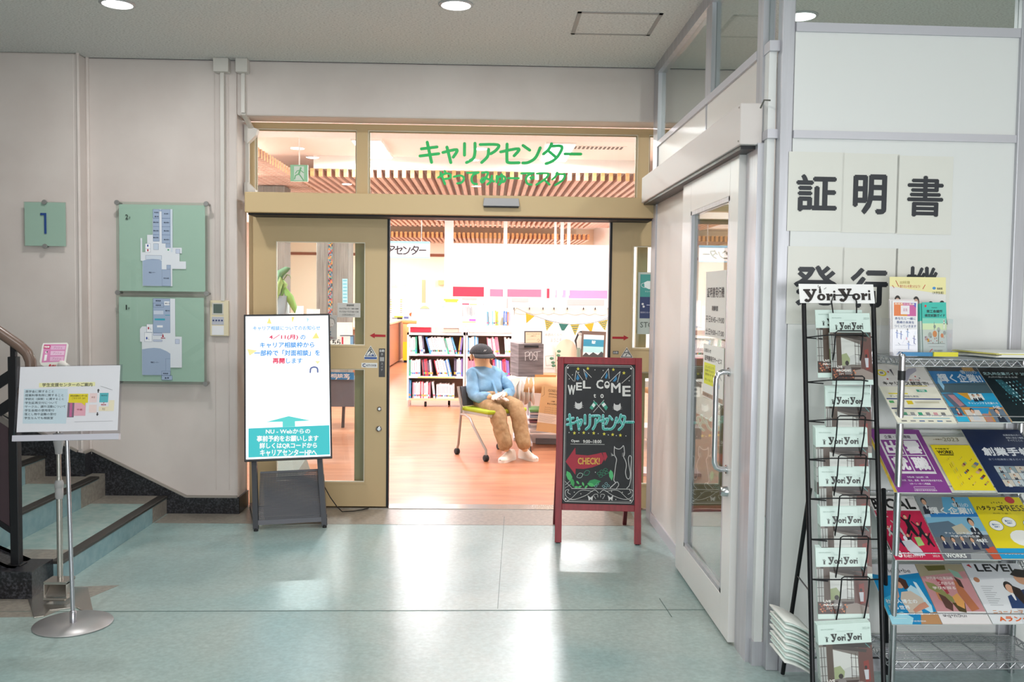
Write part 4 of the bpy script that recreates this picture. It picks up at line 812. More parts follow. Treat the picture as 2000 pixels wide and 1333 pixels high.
def leafp(x, y, r, a, c_, l=3): 
    ca, sa = math.cos(a), math.sin(a); P.poly([(x+(u*ca-v*sa)*r, y+(u*sa+v*ca)*r) for u, v in ((-1, 0), (-.5, -.38), (.2, -.42), (1, 0), (.2, .42), (-.5, .38))], c_, l)
leafp(176, 800, 40, 1.1, '#4fb36a'); leafp(196, 836, 30, 1.3, '#3f9c58', 3.3); leafp(340, 836, 48, -.2, '#2f8f56'); leafp(322, 850, 26, .3, '#4fb36a', 3.3); leafp(456, 790, 34, 1.45, '#55b878')
for x, y, a in ((232, 836, .8), (246, 862, -.4), (268, 846, 1.2), (288, 862, -.8), (222, 864, 0)): leafp(x, y, 15, a, '#58b86c', 3.2)
for x, y, a in ((374, 780, .4), (392, 766, -.6), (406, 784, .3), (418, 756, -.9), (426, 774, .4), (386, 796, -.2)): P.curve([(x-13, y), (x, y-8), (x+13, y), (x, y+8)], 2.2, '#2f8f6a', 3, True, 3)
for x, y in ((246, 794), (292, 778)): P.curve([(x-20, y+8), (x-4, y-16), (x+20, y-10), (x+6, y+12)], 2.4, '#b6cfc2' if x < 260 else '#3f9c7a', 3, True, 3)
for x, y in ((404, 858), (422, 842), (436, 856), (352, 858), (364, 844), (416, 866)): P.curve([(x-9, y), (x, y-7), (x+9, y), (x, y+7)], 2, '#8fc4c9', 3, True, 3)
P.line([(144, 826), (190, 868)], 2, C_, 2).line([(150, 850), (186, 820)], 2, C_, 2).line([(146, 870), (200, 836)], 1.6, C_, 2)
for sg, cx in ((-1, 372), (1, 378)):
    P.curve([(cx+sg*222 if sg < 0 else 592, 900), (cx+sg*205, 880), (cx+sg*190, 892), (cx+sg*198, 912), (cx+sg*225, 902), (cx+sg*170, 880)] if False else [(cx+sg*190, 908), (cx+sg*208, 896), (cx+sg*200, 880), (cx+sg*222, 886), (cx+sg*216, 922), (cx+sg*170, 940), (cx+sg*90, 916), (cx+sg*30, 882), (cx+sg*2, 900)], 2.6, C_, 3)
    P.curve([(cx+sg*20, 936), (cx+sg*34, 912), (cx+sg*10, 908), (cx+sg*6, 926)], 2.2, C_, 3).curve([(cx+sg*40, 890), (cx+sg*120, 884), (cx+sg*180, 930), (cx+sg*212, 950)], 2.2, C_, 3)
for x in (317, 451): P.poly([(x, 928), (x-20, 914), (x-14, 934), (x-12, 948), (x, 938), (x+12, 948), (x+14, 934), (x+18, 914)], '#cfcfcf', 3)
o = P.build('chalk_drawing', t); o.location = (bx0, .0075, bz0)

# ================================================================== MAGAZINE RACK (black wire) at the right
def rw(px, py, Y): return at(px, py, Y)
A0, A1 = at(1570, 600, 3.44), at(1587, 1333, 3.17); B0, B1 = at(1706, 600, 3.44), at(1726, 1333, 3.17)
def toz(a, b, z): return a+(b-a)*((z-a.z)/(b.z-a.z))
Af, Bf = toz(A0, A1, .01), toz(B0, B1, .01); At, Bt = toz(A0, A1, 1.53), toz(B0, B1, 1.53)
t = thing('magazine_rack', 'tall black wire magazine rack with a YoriYori header card beside the chrome shelf', 'magazine rack', loc=(Af.x, Af.y, 0)); RO = V(t.location)
def mt(*pp): return [V(p)-RO for p in pp]
bw = mat('#121317', .35, .4, name='black_wire')
MB().tube(mt(Af, At), .009, 10).build('upright', bw, t); MB().tube(mt(Bf, Bt), .009, 10).build('upright', bw, t)
r1, r2 = at(1582, 955, 3.33), at(1529, 1305, 3.56); r2.z = .01; r3 = r1+(Bf-Af)*1.0+V((.02, 0, 0)); r4 = V((r2.x+.42, r2.y, .01))
MB().tube(mt(r1, r2), .0085, 10).build('rear_leg', bw, t); MB().tube(mt(r3, r4), .0085, 10).build('rear_leg', bw, t)
g1 = r1*.55+r2*.45; MB().tube(mt(g1, toz(A0, A1, g1.z)), .003, 6).build('brace', bw, t)
MB().tube(mt(V((r2.x, r2.y, .075)), V((r4.x, r4.y, .075))), .004, 6).build('brace', bw, t)
e = (Bt-At).normalized()
hc_ = at(1563, 592, 3.42); F6 = frame(hc_, at(1709, 593, 3.43)-hc_, at(1567, 555, 3.44)-hc_); hw = (at(1709, 593, 3.43)-hc_).length; hh = .074
hcd = thing('header_card'); hcd.parent = t; hcd.matrix_local = M.Translation(-RO) @ F6
MB().box((0, 0, 0), (hw, .003, hh)).build('card', mat('#f2f1f1', .5, name='card_white'), hcd)
def yori(P, x0, y0, x1, y1, c_, b_=.06, l=3):
    w = x1-x0
    for o in (0, .52):
        X = lambda u: x0+w*(o+u); Z = lambda v: y0+(y1-y0)*v; h_ = y1-y0; asp = w*.2/h_
        for pg in (((0, 0), (.105, 0), (.105, .12), (.085, .14), (.125, .46), (.145, .14), (.125, .12), (.125, 0), (.2, 0), (.2, .12), (.185, .14), (.14, .62), (.115, .84), (.075, 1), (.03, .97), (.01, .86), (.025, .75), (.05, .72), (.065, .8), (.08, .76), (.09, .68), (.075, .6), (.015, .14), (0, .12)),
                   ((.335, .36), (.385, .36), (.388, .46), (.41, .36), (.435, .40), (.43, .56), (.41, .60), (.39, .58), (.39, .82), (.40, .88), (.335, .88), (.345, .82), (.345, .46), (.335, .44)), ((.445, .38), (.475, .38), (.475, .82), (.485, .88), (.435, .88), (.445, .82))):
            P.poly([(X(u), Z(v)) for u, v in pg], c_, l)
        n = 16; cu, cv = X(.265), Z(.62); ro, ri = w*.062, w*.02
        for k in range(n):
            a0, a1 = 2*PI*k/n, 2*PI*(k+1)/n; ky = .26*h_/ro
            P.poly([(cu+ro*math.cos(a0), cv+ro*ky*math.sin(a0)), (cu+ro*math.cos(a1), cv+ro*ky*math.sin(a1)), (cu+ri*math.cos(a1), cv+ri*ky*1.5*math.sin(a1)), (cu+ri*math.cos(a0), cv+ri*ky*1.5*math.sin(a0))], c_, l)
        P.disc(X(.46), Z(.22), w*.017, c_, l)
P = Print(hw, hh, ((216, 440), (888, 454), (895, 628), (222, 616)), y0=.0006)
yori(P, 252, 490, 858, 612, '#2c2523', .085); P.poly([(392, 530), (396, 490), (406, 476), (412, 490), (416, 530)], '#2c2523', 3).disc(404, 472, 6, '#2c2523', 3).curve([(402, 484), (388, 470), (390, 455)], 4, '#2c2523', 3).line([(440, 494), (460, 480)], 4, '#2c2523', 3)
P.build('print', hcd)
# pockets: wire loops with a cross wire at each level
levels = [(660, 645, 700), (725, 735, 700), (812, 800, 0), (893, 885, 0), (970, 0, 0), (1049, 0, 0), (1128, 0, 0)]
for i, (yc, _, _) in enumerate(levels):
    yy = [655, 742, 818, 893, 970, 1049, 1127][i]
    YA = 3.44-(yy-600)/733*.27; a = at(1568+(yy-590)*.023, yy+5, YA); b = at(1707+(yy-590)*.026, yy+5, YA); f = V((0, -.055, 0)); u1, u2 = .36, .74
    pa = a+(b-a)*u1+f; pb = a+(b-a)*u2+f; up = V((0, -.008, .028))
    MB().tube(mt(a, a+(b-a)*.30+f*.8+V((0, 0, .012)), a+(b-a)*.72+f*.8+V((0, 0, .012)), b), .0026, 6).tube(mt(a, a+(b-a)*.25+V((0, -.01, -.004))), .0026, 6).build('pocket_wire', bw, t)
    MB().tube(mt(pa+V((0, .035, -.15)), pa+V((0, .002, -.05)), pa+up*.8, pa+up+(b-a)*.03, pb+up-(b-a)*.03, pb+up*.8, pb+V((0, .002, -.05)), pb+V((0, .035, -.15))), .0026, 6).build('pocket_loop', bw, t)
MB().tube(mt(at(1630, 632, 3.41), at(1624, 590, 3.42), at(1628, 577, 3.42), at(1668, 577, 3.42), at(1673, 590, 3.42), at(1673, 632, 3.41)), .0026, 6).build('pocket_loop', bw, t)
MB().box(V((Af.x-.04, Af.y-.05, .05))-RO, V((Bf.x+.03, Bf.y+.16, .056))-RO).build('bottom_tray', bw, t)
# the mint magazines
mint = mat('#cfe2dc', .45, name='mint_paper'); pages = mat('#e2e4df', .7, name='page_edges')
def cover(P):
    P.rect(0, 0, 100, 100, '#cbded8', 0); P.rect(0, 27, 100, 93, '#6d6660', 1)
    P.poly([(8, 27), (100, 27), (100, 30), (90, 34), (8, 29)], '#2a2522', 2).poly([(14, 27), (26, 27), (25, 76), (13, 76)], '#4c3d33', 2.2).poly([(26, 34), (72, 44), (72, 70), (26, 74)], '#c4c6c2', 1.6).poly([(26, 58), (38, 56), (46, 64), (44, 72), (26, 74)], '#8f9a72', 1.9).poly([(40, 62), (56, 58), (72, 66), (72, 72), (40, 72)], '#b7b9b7', 1.8)
    P.poly([(0, 30), (14, 30), (13, 76), (0, 76)], '#a3a6a3', 1.7).line([(4, 30), (4, 76)], 1.2, '#3a3430', 3, rnd=False).line([(9, 30), (9, 76)], 1, '#3a3430', 3, rnd=False)
    for x in (60, 68): P.line([(x, 40), (x-1, 74)], 1.1, '#473f3a', 3, rnd=False)
    for y in (44, 56, 68): P.line([(0, y), (13, y)], .7, '#473f3a', 3, rnd=False).line([(58, y+2), (72, y+3)], .7, '#473f3a', 3, rnd=False)
    P.poly([(74, 30), (100, 27), (100, 93), (72, 93)], '#5b3a34', 1.5).poly([(82, 52), (92, 50), (94, 78), (84, 80)], '#7d2f28', 2).poly([(26, 27), (90, 36), (88, 40), (26, 33)], '#3a322e', 2.5).line([(88, 28), (96, 34)], 1, '#4e8f8c', 3)
    P.poly([(0, 76), (72, 76), (60, 93), (0, 93)], '#3b2a25', 1.6).poly([(56, 80), (76, 78), (100, 84), (100, 93), (54, 93)], '#8b7f78', 1.8)
    for k in range(26): x = 2+(k*37) % 54; y = 79+(k*13) % 12; P.poly([(x, y), (x+5, y-1), (x+4, y+2.5)], ('#9a4f35', '#c07a56', '#6b3527')[k % 3], 2.4)
    P.disc(38, 70, 4.5, '#241e1c', 3, ry=3.4).poly([(30, 80), (34, 73), (46, 74), (50, 82), (48, 86), (32, 86)], '#77716f', 2.9).disc(86, 60, 2.5, '#221a18', 3).poly([(82, 63), (91, 63), (90, 76), (84, 76)], '#b9bbc2', 3)
    P.text('LIVE', 12, 73.5, 26, 77, '#ece9e4', .04, 5).text('NAGASAKI', 12, 78.5, 46, 82, '#ece9e4', .04, 5).text('2IM', 16, 83.5, 28, 86.5, '#b9b1aa', .03, 5)
    yori(P, 24, 13, 82, 24, '#1d1f1e', .07, 5); P.poly([(14.6, 23.5), (15, 18.5), (17.6, 18.5), (18, 23.5), (16.6, 23.5), (16.3, 21.5), (16, 23.5)], '#26302c', 4).disc(16.3, 17.2, 1.1, '#26302c', 4, ry=.8).line([(15.2, 19), (13.4, 16.6)], .7, '#26302c', 4).line([(17.4, 19), (19.4, 17.6)], .7, '#26302c', 4)
    P.text('長崎大学生活協同組合', 6, 6, 30, 7.6, '#8aa39c', 0, 4).text('2022.04', 84, 6, 98, 9, '#9fb4ae', 0, 4).line([(36, 10), (66, 10)], .5, '#a9c0b9', 3)
_cov = [None]
def magazine(label, bl, br, tl, hgt, thick=.004, group='mint magazines in the black rack', front=True):
    x = V(br)-V(bl); z = V(tl)-V(bl); F = frame(bl, x, z)
    t = thing('magazine', label, 'magazine', frame=F, group=group); w = .182; sx = x.length/w
    t.matrix_world = F @ M.Diagonal((sx, 1, hgt/.257, 1))
    if _cov[0] is None:
        b = MB(); b.mt(mint).box((0, 0, 0), (w, .0006, .257)).mt(pages).box((.001, .0006, .001), (w-.001, thick-.0006, .256)).mt(mint).box((0, thick-.0006, 0), (w, thick, .257)); o = b.build('pages', None, t)
        P = Print(w, .257, rough=.3); cover(P); c = P.build('front_cover', t); _cov[0] = (o, c)
    else:
        for o in _cov[0]: c = o.copy(); COL.objects.link(c); c.parent = t
    return t
mags = [ # BL, BR, TL pixel, depth bottom/top, label
 ((1598, 738), (1690, 738), (1602, 606), 3.385, 3.43, 'mint YoriYori magazine in the top rack pocket, peeking out behind the front copy'),
 ((1626, 752), (1706, 752), (1621, 612), 3.36, 3.41, 'mint YoriYori magazine in front of the top pocket of the black rack, city cover visible'),
 ((1614, 894), (1703, 895), (1616, 758), 3.34, 3.375, 'mint magazine in the second pocket from the top of the black rack'),
 ((1596, 976), (1698, 976), (1594, 836), 3.31, 3.345, 'mint magazine in the third rack pocket, wider to the left than its neighbours'),
 ((1603, 1053), (1702, 1053), (1602, 913), 3.28, 3.32, 'mint magazine in the fourth pocket from the top of the black rack'),
 ((1606, 1132), (1704, 1131), (1607, 991), 3.255, 3.29, 'mint magazine in the fifth pocket from the top of the black rack'),
 ((1598, 1210), (1698, 1209), (1601, 1071), 3.225, 3.265, 'mint magazine in the sixth rack pocket with its whole cover showing'),
 ((1606, 1368), (1710, 1362), (1590, 1222), 3.16, 3.19, 'mint magazine leaning at the foot of the black rack'),
]
for i, (bl, br, tl, Yb, Yt, lab) in enumerate(mags):
    a, b_, c_ = at(*bl, Yb), at(*br, Yb), at(*tl, Yt); hh_ = (c_-a).length
    magazine(lab, a, b_, c_, hh_)
    if i >= 2:
        for k in range(1, 4):
            o = V((.0012*k*(-1 if i % 2 else 1), .0055*k, .0022*k)); g = magazine('mint magazine, %s copy behind the front one in the %s pocket of the rack' % (('first', 'second', 'third')[k-1], ('second', 'third', 'fourth', 'fifth', 'sixth', 'lowest')[i-2]), a+o, b_+o, c_+o, hh_, group='rear mint copies, pocket %d' % (i))
# folded copies piled at the rack's lower left
for k in range(13):
    y = 1306-k*7.2; x = 1546-k*1.1+(k % 3)*2
    p = at(1590, 1318-k*6.6, 3.30); w = .085
    t = thing('folded_magazine', 'curved mint magazine, %s from the bottom of the sagging pile beside the black rack' % ('lowest', 'second', 'third', 'fourth', 'fifth', 'sixth', 'seventh', 'eighth', 'ninth', 'tenth', 'eleventh', 'twelfth', 'topmost')[k], 'magazine', loc=(p.x-.02, p.y, p.z+.0), group='piled mint magazines')
    b = MB(); b.mt(mint if k % 2 else pages); n = 6; vs = []; fs = []
    for i in range(n+1):
        u = i/n; xx = -.098+.11*u+(k % 3)*.003; zz = .052*math.sin((1-u)*1.35)*1.0+.004*(k % 2)
        for yy in (-.02, .16): vs += [(xx, yy, zz), (xx, yy, zz+.006)]
    for i in range(n):
        a0 = i*4; fs += [(a0, a0+4, a0+6, a0+2), (a0+1, a0+3, a0+7, a0+5), (a0, a0+1, a0+5, a0+4), (a0+2, a0+6, a0+7, a0+3)]
    fs += [(0, 2, 3, 1), (n*4, n*4+1, n*4+3, n*4+2)]; b.add(vs, fs, True); b.build('pages', None, t)

# ================================================================== CHROME WIRE SHELF with sloping tiers
XL, XRr, Yf, Yb = 1.515, 2.125, 3.33, 3.60
t = thing('wire_shelf', 'chrome wire shelf with four sloping magazine tiers standing against the white partition', 'shelf', loc=(XL, Yf, 0)); SO = V(t.location); Wd = XRr-XL; Dp = Yb-Yf
ch_ = mat('#bfc0c4', .2, 1.0, name='shelf_chrome')
for x, y in ((0, 0), (Wd, 0), (0, Dp), (Wd, Dp)):
    b = MB().tube([(x, y, 0), (x, y, 1.29)], .0125, 14).lathe((x, y, 1.29), [(.0125, 0), (.013, .004), (.009, .012)], 14)
    b.build('post', ch_, t)
for z in (1.205, .99, .72, .47, .2): 
    MB().lathe((0, 0, z), [(.0135, 0), (.0135, .035)], 14).build('clip', mat('#17181b', .5, name='clip_black') if z in (1.205,) else ch_, t)
def zig(b, p, q, zt_, zb_, n, r=.0022):
    p, q = V(p), V(q); pts = []
    for i in range(2*n+1): k = i/(2*n); c = p+(q-p)*k; pts.append((c.x, c.y, c.z+(zt_ if i % 2 else zb_)))
    for a_, c_ in zip(pts, pts[1:]): b.tube([a_, c_], r, 5, cap=False)
def truss(p, q, dz, n, name='edge_truss'):
    b = MB(); p, q = V(p), V(q); b.tube([p, q], .0035, 6).tube([p-V((0, 0, dz)), q-V((0, 0, dz))], .003, 6); zig(b, p, q, -.002, -dz+.002, n); return b.build(name, ch_, t)
def flat_shelf(z, n=15):
    truss((0, 0, z), (Wd, 0, z), .026, n); truss((0, Dp, z), (Wd, Dp, z), .026, n); truss((0, 0, z), (0, Dp, z), .026, 6); truss((Wd, 0, z), (Wd, Dp, z), .026, 6)
    b = MB()
    for i in range(1, 24): y = Dp*i/24; b.tube([(0, y, z), (Wd, y, z)], .0013, 5, cap=False)
    b.build('shelf_wires', ch_, t); b = MB()
    for i in range(1, 5): x = Wd*i/5; b.tube([(x, 0, z-.003), (x, Dp, z-.003)], .003, 6)
    b.build('cross_wires', ch_, t)
flat_shelf(1.283); flat_shelf(.152)
tiers = [(1.062, 1.245), (.800, .985), (.550, .735), (.322, .500)]
def tier(zf, zb):
    truss((0, 0, zf+.012), (Wd, 0, zf+.012), .022, 15); b = MB()
    b.tube([(0, 0, zf), (0, Dp, zb)], .003, 6).tube([(Wd, 0, zf), (Wd, Dp, zb)], .003, 6).tube([(0, Dp, zb), (Wd, Dp, zb)], .003, 6).build('tier_rim', ch_, t); b = MB()
    for i in range(1, 14): k = i/14; b.tube([(0, Dp*k, zf+(zb-zf)*k), (Wd, Dp*k, zf+(zb-zf)*k)], .0013, 5, cap=False)
    b.build('shelf_wires', ch_, t)
    for x in (0, Wd): b = MB(); zig(b, (x, .0, zf), (x, Dp, zb), .0, -.022, 6); b.tube([(x, 0, zf-.022), (x, Dp, zb-.022)], .0025, 6); b.build('side_truss', ch_, t)
for a_ in tiers: tier(*a_)
# magazines lying on the tiers.  pixel quads TL, TR, BR, BL in the photograph
def tiermag(k, label, q, fn, base='#e8e8e8', thick=.006, lift=0, group=None, qq=None, cat='magazine', name='magazine'):
    zf, zb = tiers[k]; n = V((0, -(zb-zf), Dp)).normalized(); d = V((0, Dp, zb-zf)).normalized()
    org = V((0, Yf, zf))+n*(.004+lift+thick)
    def pp(px, py): r_ = ray(px, py); return CAM+r_*((org-CAM).dot(n)/r_.dot(n))
    TL, TR, BR, BL = [pp(*p) for p in q]
    w_ = ((BR-BL).length+(TR-TL).length)/2; h_ = ((TL-BL).dot(d)+(TR-BR).dot(d))/2; bl_ = (BL+BR)/2
    F = frame(bl_-V((w_/2, 0, 0)), (1, 0, 0), d)
    t2 = thing(name, label, cat, frame=F, group=group)
    b = MB(); b.mt(mat(base, .35)).box((0, 0, 0), (w_, .0005, h_)).mt(pages).box((.001, .0005, .001), (w_-.001, thick, h_-.001)); b.build('pages', None, t2)
    P = Print(w_, h_, qq or q, rough=.3); fn(P); P.build('front_cover', t2); return t2
def person(P, x, y, s, hair='#2b2420', skin='#d9a98c', coat='#2a2f3e', l=3):
    P.poly([(x-1.1*s, y+2.6*s), (x-.8*s, y+1.1*s), (x, y+.8*s), (x+.8*s, y+1.1*s), (x+1.1*s, y+2.6*s)], coat, l); P.poly([(x-.22*s, y+.7*s), (x+.22*s, y+.7*s), (x+.1*s, y+1.6*s), (x-.1*s, y+1.6*s)], '#eeeeee', l+.3)
    P.disc(x, y-.1*s, .62*s, hair, l+.2, ry=.72*s).disc(x, y+.12*s, .48*s, skin, l+.6, ry=.58*s)
def m11(P):
    P.rect(0, 0, 100, 100, '#dedad6', 0).rect(0, 40, 100, 100, '#ece9d8', 1).disc(17, 16, 8.5, '#dccb2c', 2, ry=6).disc(17, 16, 5.4, '#e6e3e0', 3, ry=3.6).rect(14, 14, 20, 18, '#8a8a8a', 4)
    P.poly([(40, 32), (52, 18), (70, 8), (84, 6), (82, 12), (66, 20), (56, 30), (46, 34)], '#a9a6b6', 2).poly([(34, 10), (38, 9), (37, 22)], '#55505a', 2).disc(52, 20, 1.3, '#d98a2a', 2).disc(74, 22, 1.2, '#c33', 2).disc(30, 14, 1.5, '#b44', 2).disc(22, 27, 1.5, '#b44', 2).disc(80, 25, 1.2, '#445', 2)
    P.text('キャリタス就活で!', 10, 31, 90, 38, '#33302f', .03).rect(36, 38.3, 86, 39.3, '#d6c62e', 3).text('詳しくは', 60, 27, 78, 30, '#b03a3a', .02).rect(62, 45, 80, 49, '#3aa58a', 2).text('WEB', 66, 45.6, 76, 48.2, '#fff', .02).rect(2, 60, 96, 62, '#3a4a8c', 2).rect(2, 76, 96, 78, '#39436f', 2)
    P.rect(10, 51, 44, 53, '#e6d64a', 2).text('オンライン相談も実施', 10, 55, 60, 58.5, '#8a8f96', .01).rect(34, 64, 44, 70, '#dcc32c', 2).rect(4, 64, 12, 68, '#5fae6a', 2).rect(48, 65, 90, 68, '#cfc9b0', 2)
    for i, c_ in enumerate(('#9aa2a8', '#5aa17e', '#9b9b9b', '#39a07a', '#8a8a8a', '#d39aa0', '#777777')): P.rect(4+13*i, 83, 11+13*i, 89, c_, 2)
    P.rect(30, 92, 92, 93, '#5fb3cf', 2)
    for i, c_ in enumerate(('#777777', '#999999', '#6b7ba0', '#888888', '#5d86b4', '#8e8e8e')): P.rect(8+15*i, 96, 17+15*i, 98, c_, 2)
tiermag(0, 'cream and white job-hunting leaflet at the left of the top sloping tier', ((1718, 711), (1828, 714), (1868, 826), (1755, 828)), m11, '#efeee6', qq=((0, 0), (100, 0), (100, 100), (0, 100)))
def kagawa(P, top='#3c3f44', sky='#1f6fa8'):
    P.rect(0, 0, 100, 100, sky, 0).rect(0, 0, 100, 10, top, 1).rect(70, 0, 92, 10, '#b3894a', 1.5).text('香川の', 62, 8, 94, 15, '#b8c6d2', .02).text('輝く企業!!', 12, 15, 96, 31, '#d5dce4', .03)
    P.poly([(0, 34), (100, 30), (100, 50), (0, 52)], '#49606a', 1.4).poly([(6, 30), (12, 20), (14, 38), (8, 46)], '#8fc2e0', 2).rect(0, 50, 100, 74, '#2aa0cf', 1.5).poly([(30, 50), (52, 50), (48, 64)], '#d39a34', 2).rect(50, 51, 76, 62, '#e9e7e2', 2.2).text('チャレンジする先輩たち', 40, 66, 96, 70, '#e8f4fa', .01)
    person(P, 58, 55, 4, l=3); person(P, 68, 54, 4, l=3); P.text('51社', 82, 72, 95, 78, '#e8f0f8', .03)
    P.poly([(0, 52), (22, 50), (34, 74), (10, 76)], '#55667a', 2.1).poly([(10, 54), (22, 54), (30, 72), (20, 74)], '#b4828a', 2.4).rect(0, 75, 100, 100, '#c98f4a', 1.6).rect(0, 76, 20, 90, '#3b6d8c', 2).rect(0, 88, 22, 100, '#35b5dc', 2.1).poly([(36, 76), (74, 76), (60, 92)], '#2f93c6', 2.2).rect(24, 80, 52, 100, '#d9cfc6', 2.3).rect(54, 86, 66, 100, '#b98a80', 2.4).rect(70, 78, 98, 100, '#6b7d8f', 2.5)
    person(P, 38, 82, 6, l=3, coat='#c9cfd6'); person(P, 84, 82, 7, l=3); person(P, 11, 80, 4.5, l=3, coat='#8a3338')
tiermag(0, 'blue magazine with grey kanji headline on the top sloping tier, middle', ((1833, 716), (1932, 716), (1976, 825), (1873, 825)), lambda P: kagawa(P), '#2a6f9f', qq=((0, 0), (100, 0), (100, 100), (0, 100)))
def dark(P):
    P.rect(0, 0, 100, 100, '#152329', 0).rect(0, 0, 100, 22, '#101417', 1).text('北九州企業ガイド 2023', 4, 12, 98, 18, '#bfe3e6', .02).text('九州の魅力ある企業', 10, 20, 70, 23, '#cdd6d6', .01).poly([(20, 26), (34, 26), (48, 52), (42, 62), (28, 50)], '#2e5f6a', 1.5)
    for k in range(40): P.disc(22+(k*17) % 50, 28+(k*23) % 44, .9+(k % 3)*.5, ('#5fb6c4', '#bfe8ee', '#3f7f8d')[k % 3], 2)
    P.curve([(44, 70), (60, 76), (78, 72), (98, 84)], .8, '#5f8f98', 2)
tiermag(0, 'dark magazine with teal speckles at the right of the top sloping tier', ((1935, 716), (2030, 716), (2078, 824), (1979, 824)), dark, '#152329', qq=((0, 0), (100, 0), (100, 100), (0, 100)))
def m21(P):
    P.rect(0, 0, 100, 100, '#86408f', 0).rect(10, 8, 90, 72, '#dedbe0', 1).text('企業・求人情報', 24, 10, 76, 16, '#6b5f70', .02)
    for i, c_ in enumerate('出雲就職'): x = 14+38*(i % 2); y = 18+26*(i//2); P.rect(x, y, x+36, y+24.5, '#86408f', 2).text(c_, x+3, y+1.5, x+33, y+23, '#eceaee', .05, 3)
    P.text('令和4年（2022年）3月', 30, 76, 70, 79, '#e4d8e8', .02).text('高校、大学、短大、高専、専修学校等卒業予定者、', 6, 81, 94, 84, '#e4d8e8', .01).text('Uターン・Iターン希望者', 30, 86, 68, 89, '#e4d8e8', .02).line([(34, 92), (72, 92), (72, 95), (34, 95)], .5, '#e4d8e8', 3, True).text('出雲地区雇用推進協議会', 32, 96, 74, 98.5, '#e4d8e8', .01)
tiermag(1, 'white-spined yellow booklet edge showing behind the purple magazine', ((1716, 850), (1780, 850), (1812, 962), (1748, 962)), lambda P: P.rect(0, 0, 100, 100, '#d9b94a', 0), '#d9b94a', thick=.004, qq=((0, 0), (100, 0), (100, 100), (0, 100)))
tiermag(1, 'purple magazine with four large white kanji on the second sloping tier', ((1720, 839), (1820, 840), (1858, 962), (1755, 963)), m21, '#86408f', lift=.006, qq=((0, 0), (100, 0), (100, 100), (0, 100)))
tiermag(1, 'cream booklet marked 2023 half covered by the yellow booklet, second tier', ((1824, 855), (1914, 853), (1952, 961), (1860, 962)), lambda P: P.rect(0, 0, 100, 100, '#d9d6c8', 0).text('入学案内', 20, 4, 40, 7, '#8a7a50', .02).text('2023', 42, 2, 76, 9, '#8f8a6a', .01), '#d9d6c8', thick=.005, qq=((0, 0), (100, 0), (100, 100), (0, 100)))
def m23(P):
    P.rect(0, 0, 100, 100, '#e6d220', 0).text('MEET', 8, 8, 44, 11, '#2a2a18', .03).text('WORK!', 8, 13, 48, 21, '#1e1e14', .05).rect(10, 22, 46, 24, '#1e1e14', 2)
    cols = ('#c9a24a', '#7b3f56', '#a8b25a', '#c7864a', '#5a6f8f', '#8f2f30', '#4a3f38', '#d9b48a')
    for k in range(46):
        x = 6+(k*29) % 88; y = 27+(k*41) % 68
        if y < 28 and x < 50: continue
        c_ = cols[k % 8]; r_ = 1.2+(k*7 % 5)*.8
        if k % 3 == 0: P.poly([(x-r_*1.6, y), (x, y-r_), (x+r_*1.7, y-.2*r_), (x, y+r_)], c_, 2)
        elif k % 3 == 1: P.line([(x, y-r_), (x, y+r_)], .9, c_, 2)
        else: P.disc(x, y, r_*.7, c_, 2)
tiermag(1, 'yellow booklet covered with tiny drawings on the second sloping tier', ((1835, 871), (1911, 869), (1943, 957), (1866, 960)), m23, '#e6d220', lift=.0065, qq=((0, 0), (100, 0), (100, 100), (0, 100)))
def m24(P):
    P.rect(0, 0, 100, 100, '#14264e', 0).text('創業手帳', 14, 30, 96, 44, '#e6e9ef', .04).text('起業前後の方へ', 66, 8, 96, 11, '#c9d0de', .02).text('経営に役立つ情報', 68, 12.5, 98, 15.5, '#c9d0de', .02).text('すべてここに', 68, 17, 94, 20, '#c9d0de', .02).text('全ての起業家に贈るガイドブック', 16, 48, 90, 51, '#aab4c8', .01)
    for j in range(3):
        for i in range(4): P.rect(18+17*i, 60+10.5*j, 34.5+17*i, 70+10.5*j, ('#b9c4c9', '#8fa0a8', '#c9c2b6')[(i+j) % 3], 2); person(P, 26+17*i, 64+10.5*j, 2.7, l=3, coat=('#2a2f3e', '#6b7480', '#d9d9d9')[(i*2+j) % 3])
tiermag(1, 'navy start-up handbook with small portrait grid on the second tier, right', ((1907, 840), (2025, 840), (2068, 963), (1953, 963)), m24, '#14264e', lift=.004, qq=((0, 0), (100, 0), (100, 100), (0, 100)))
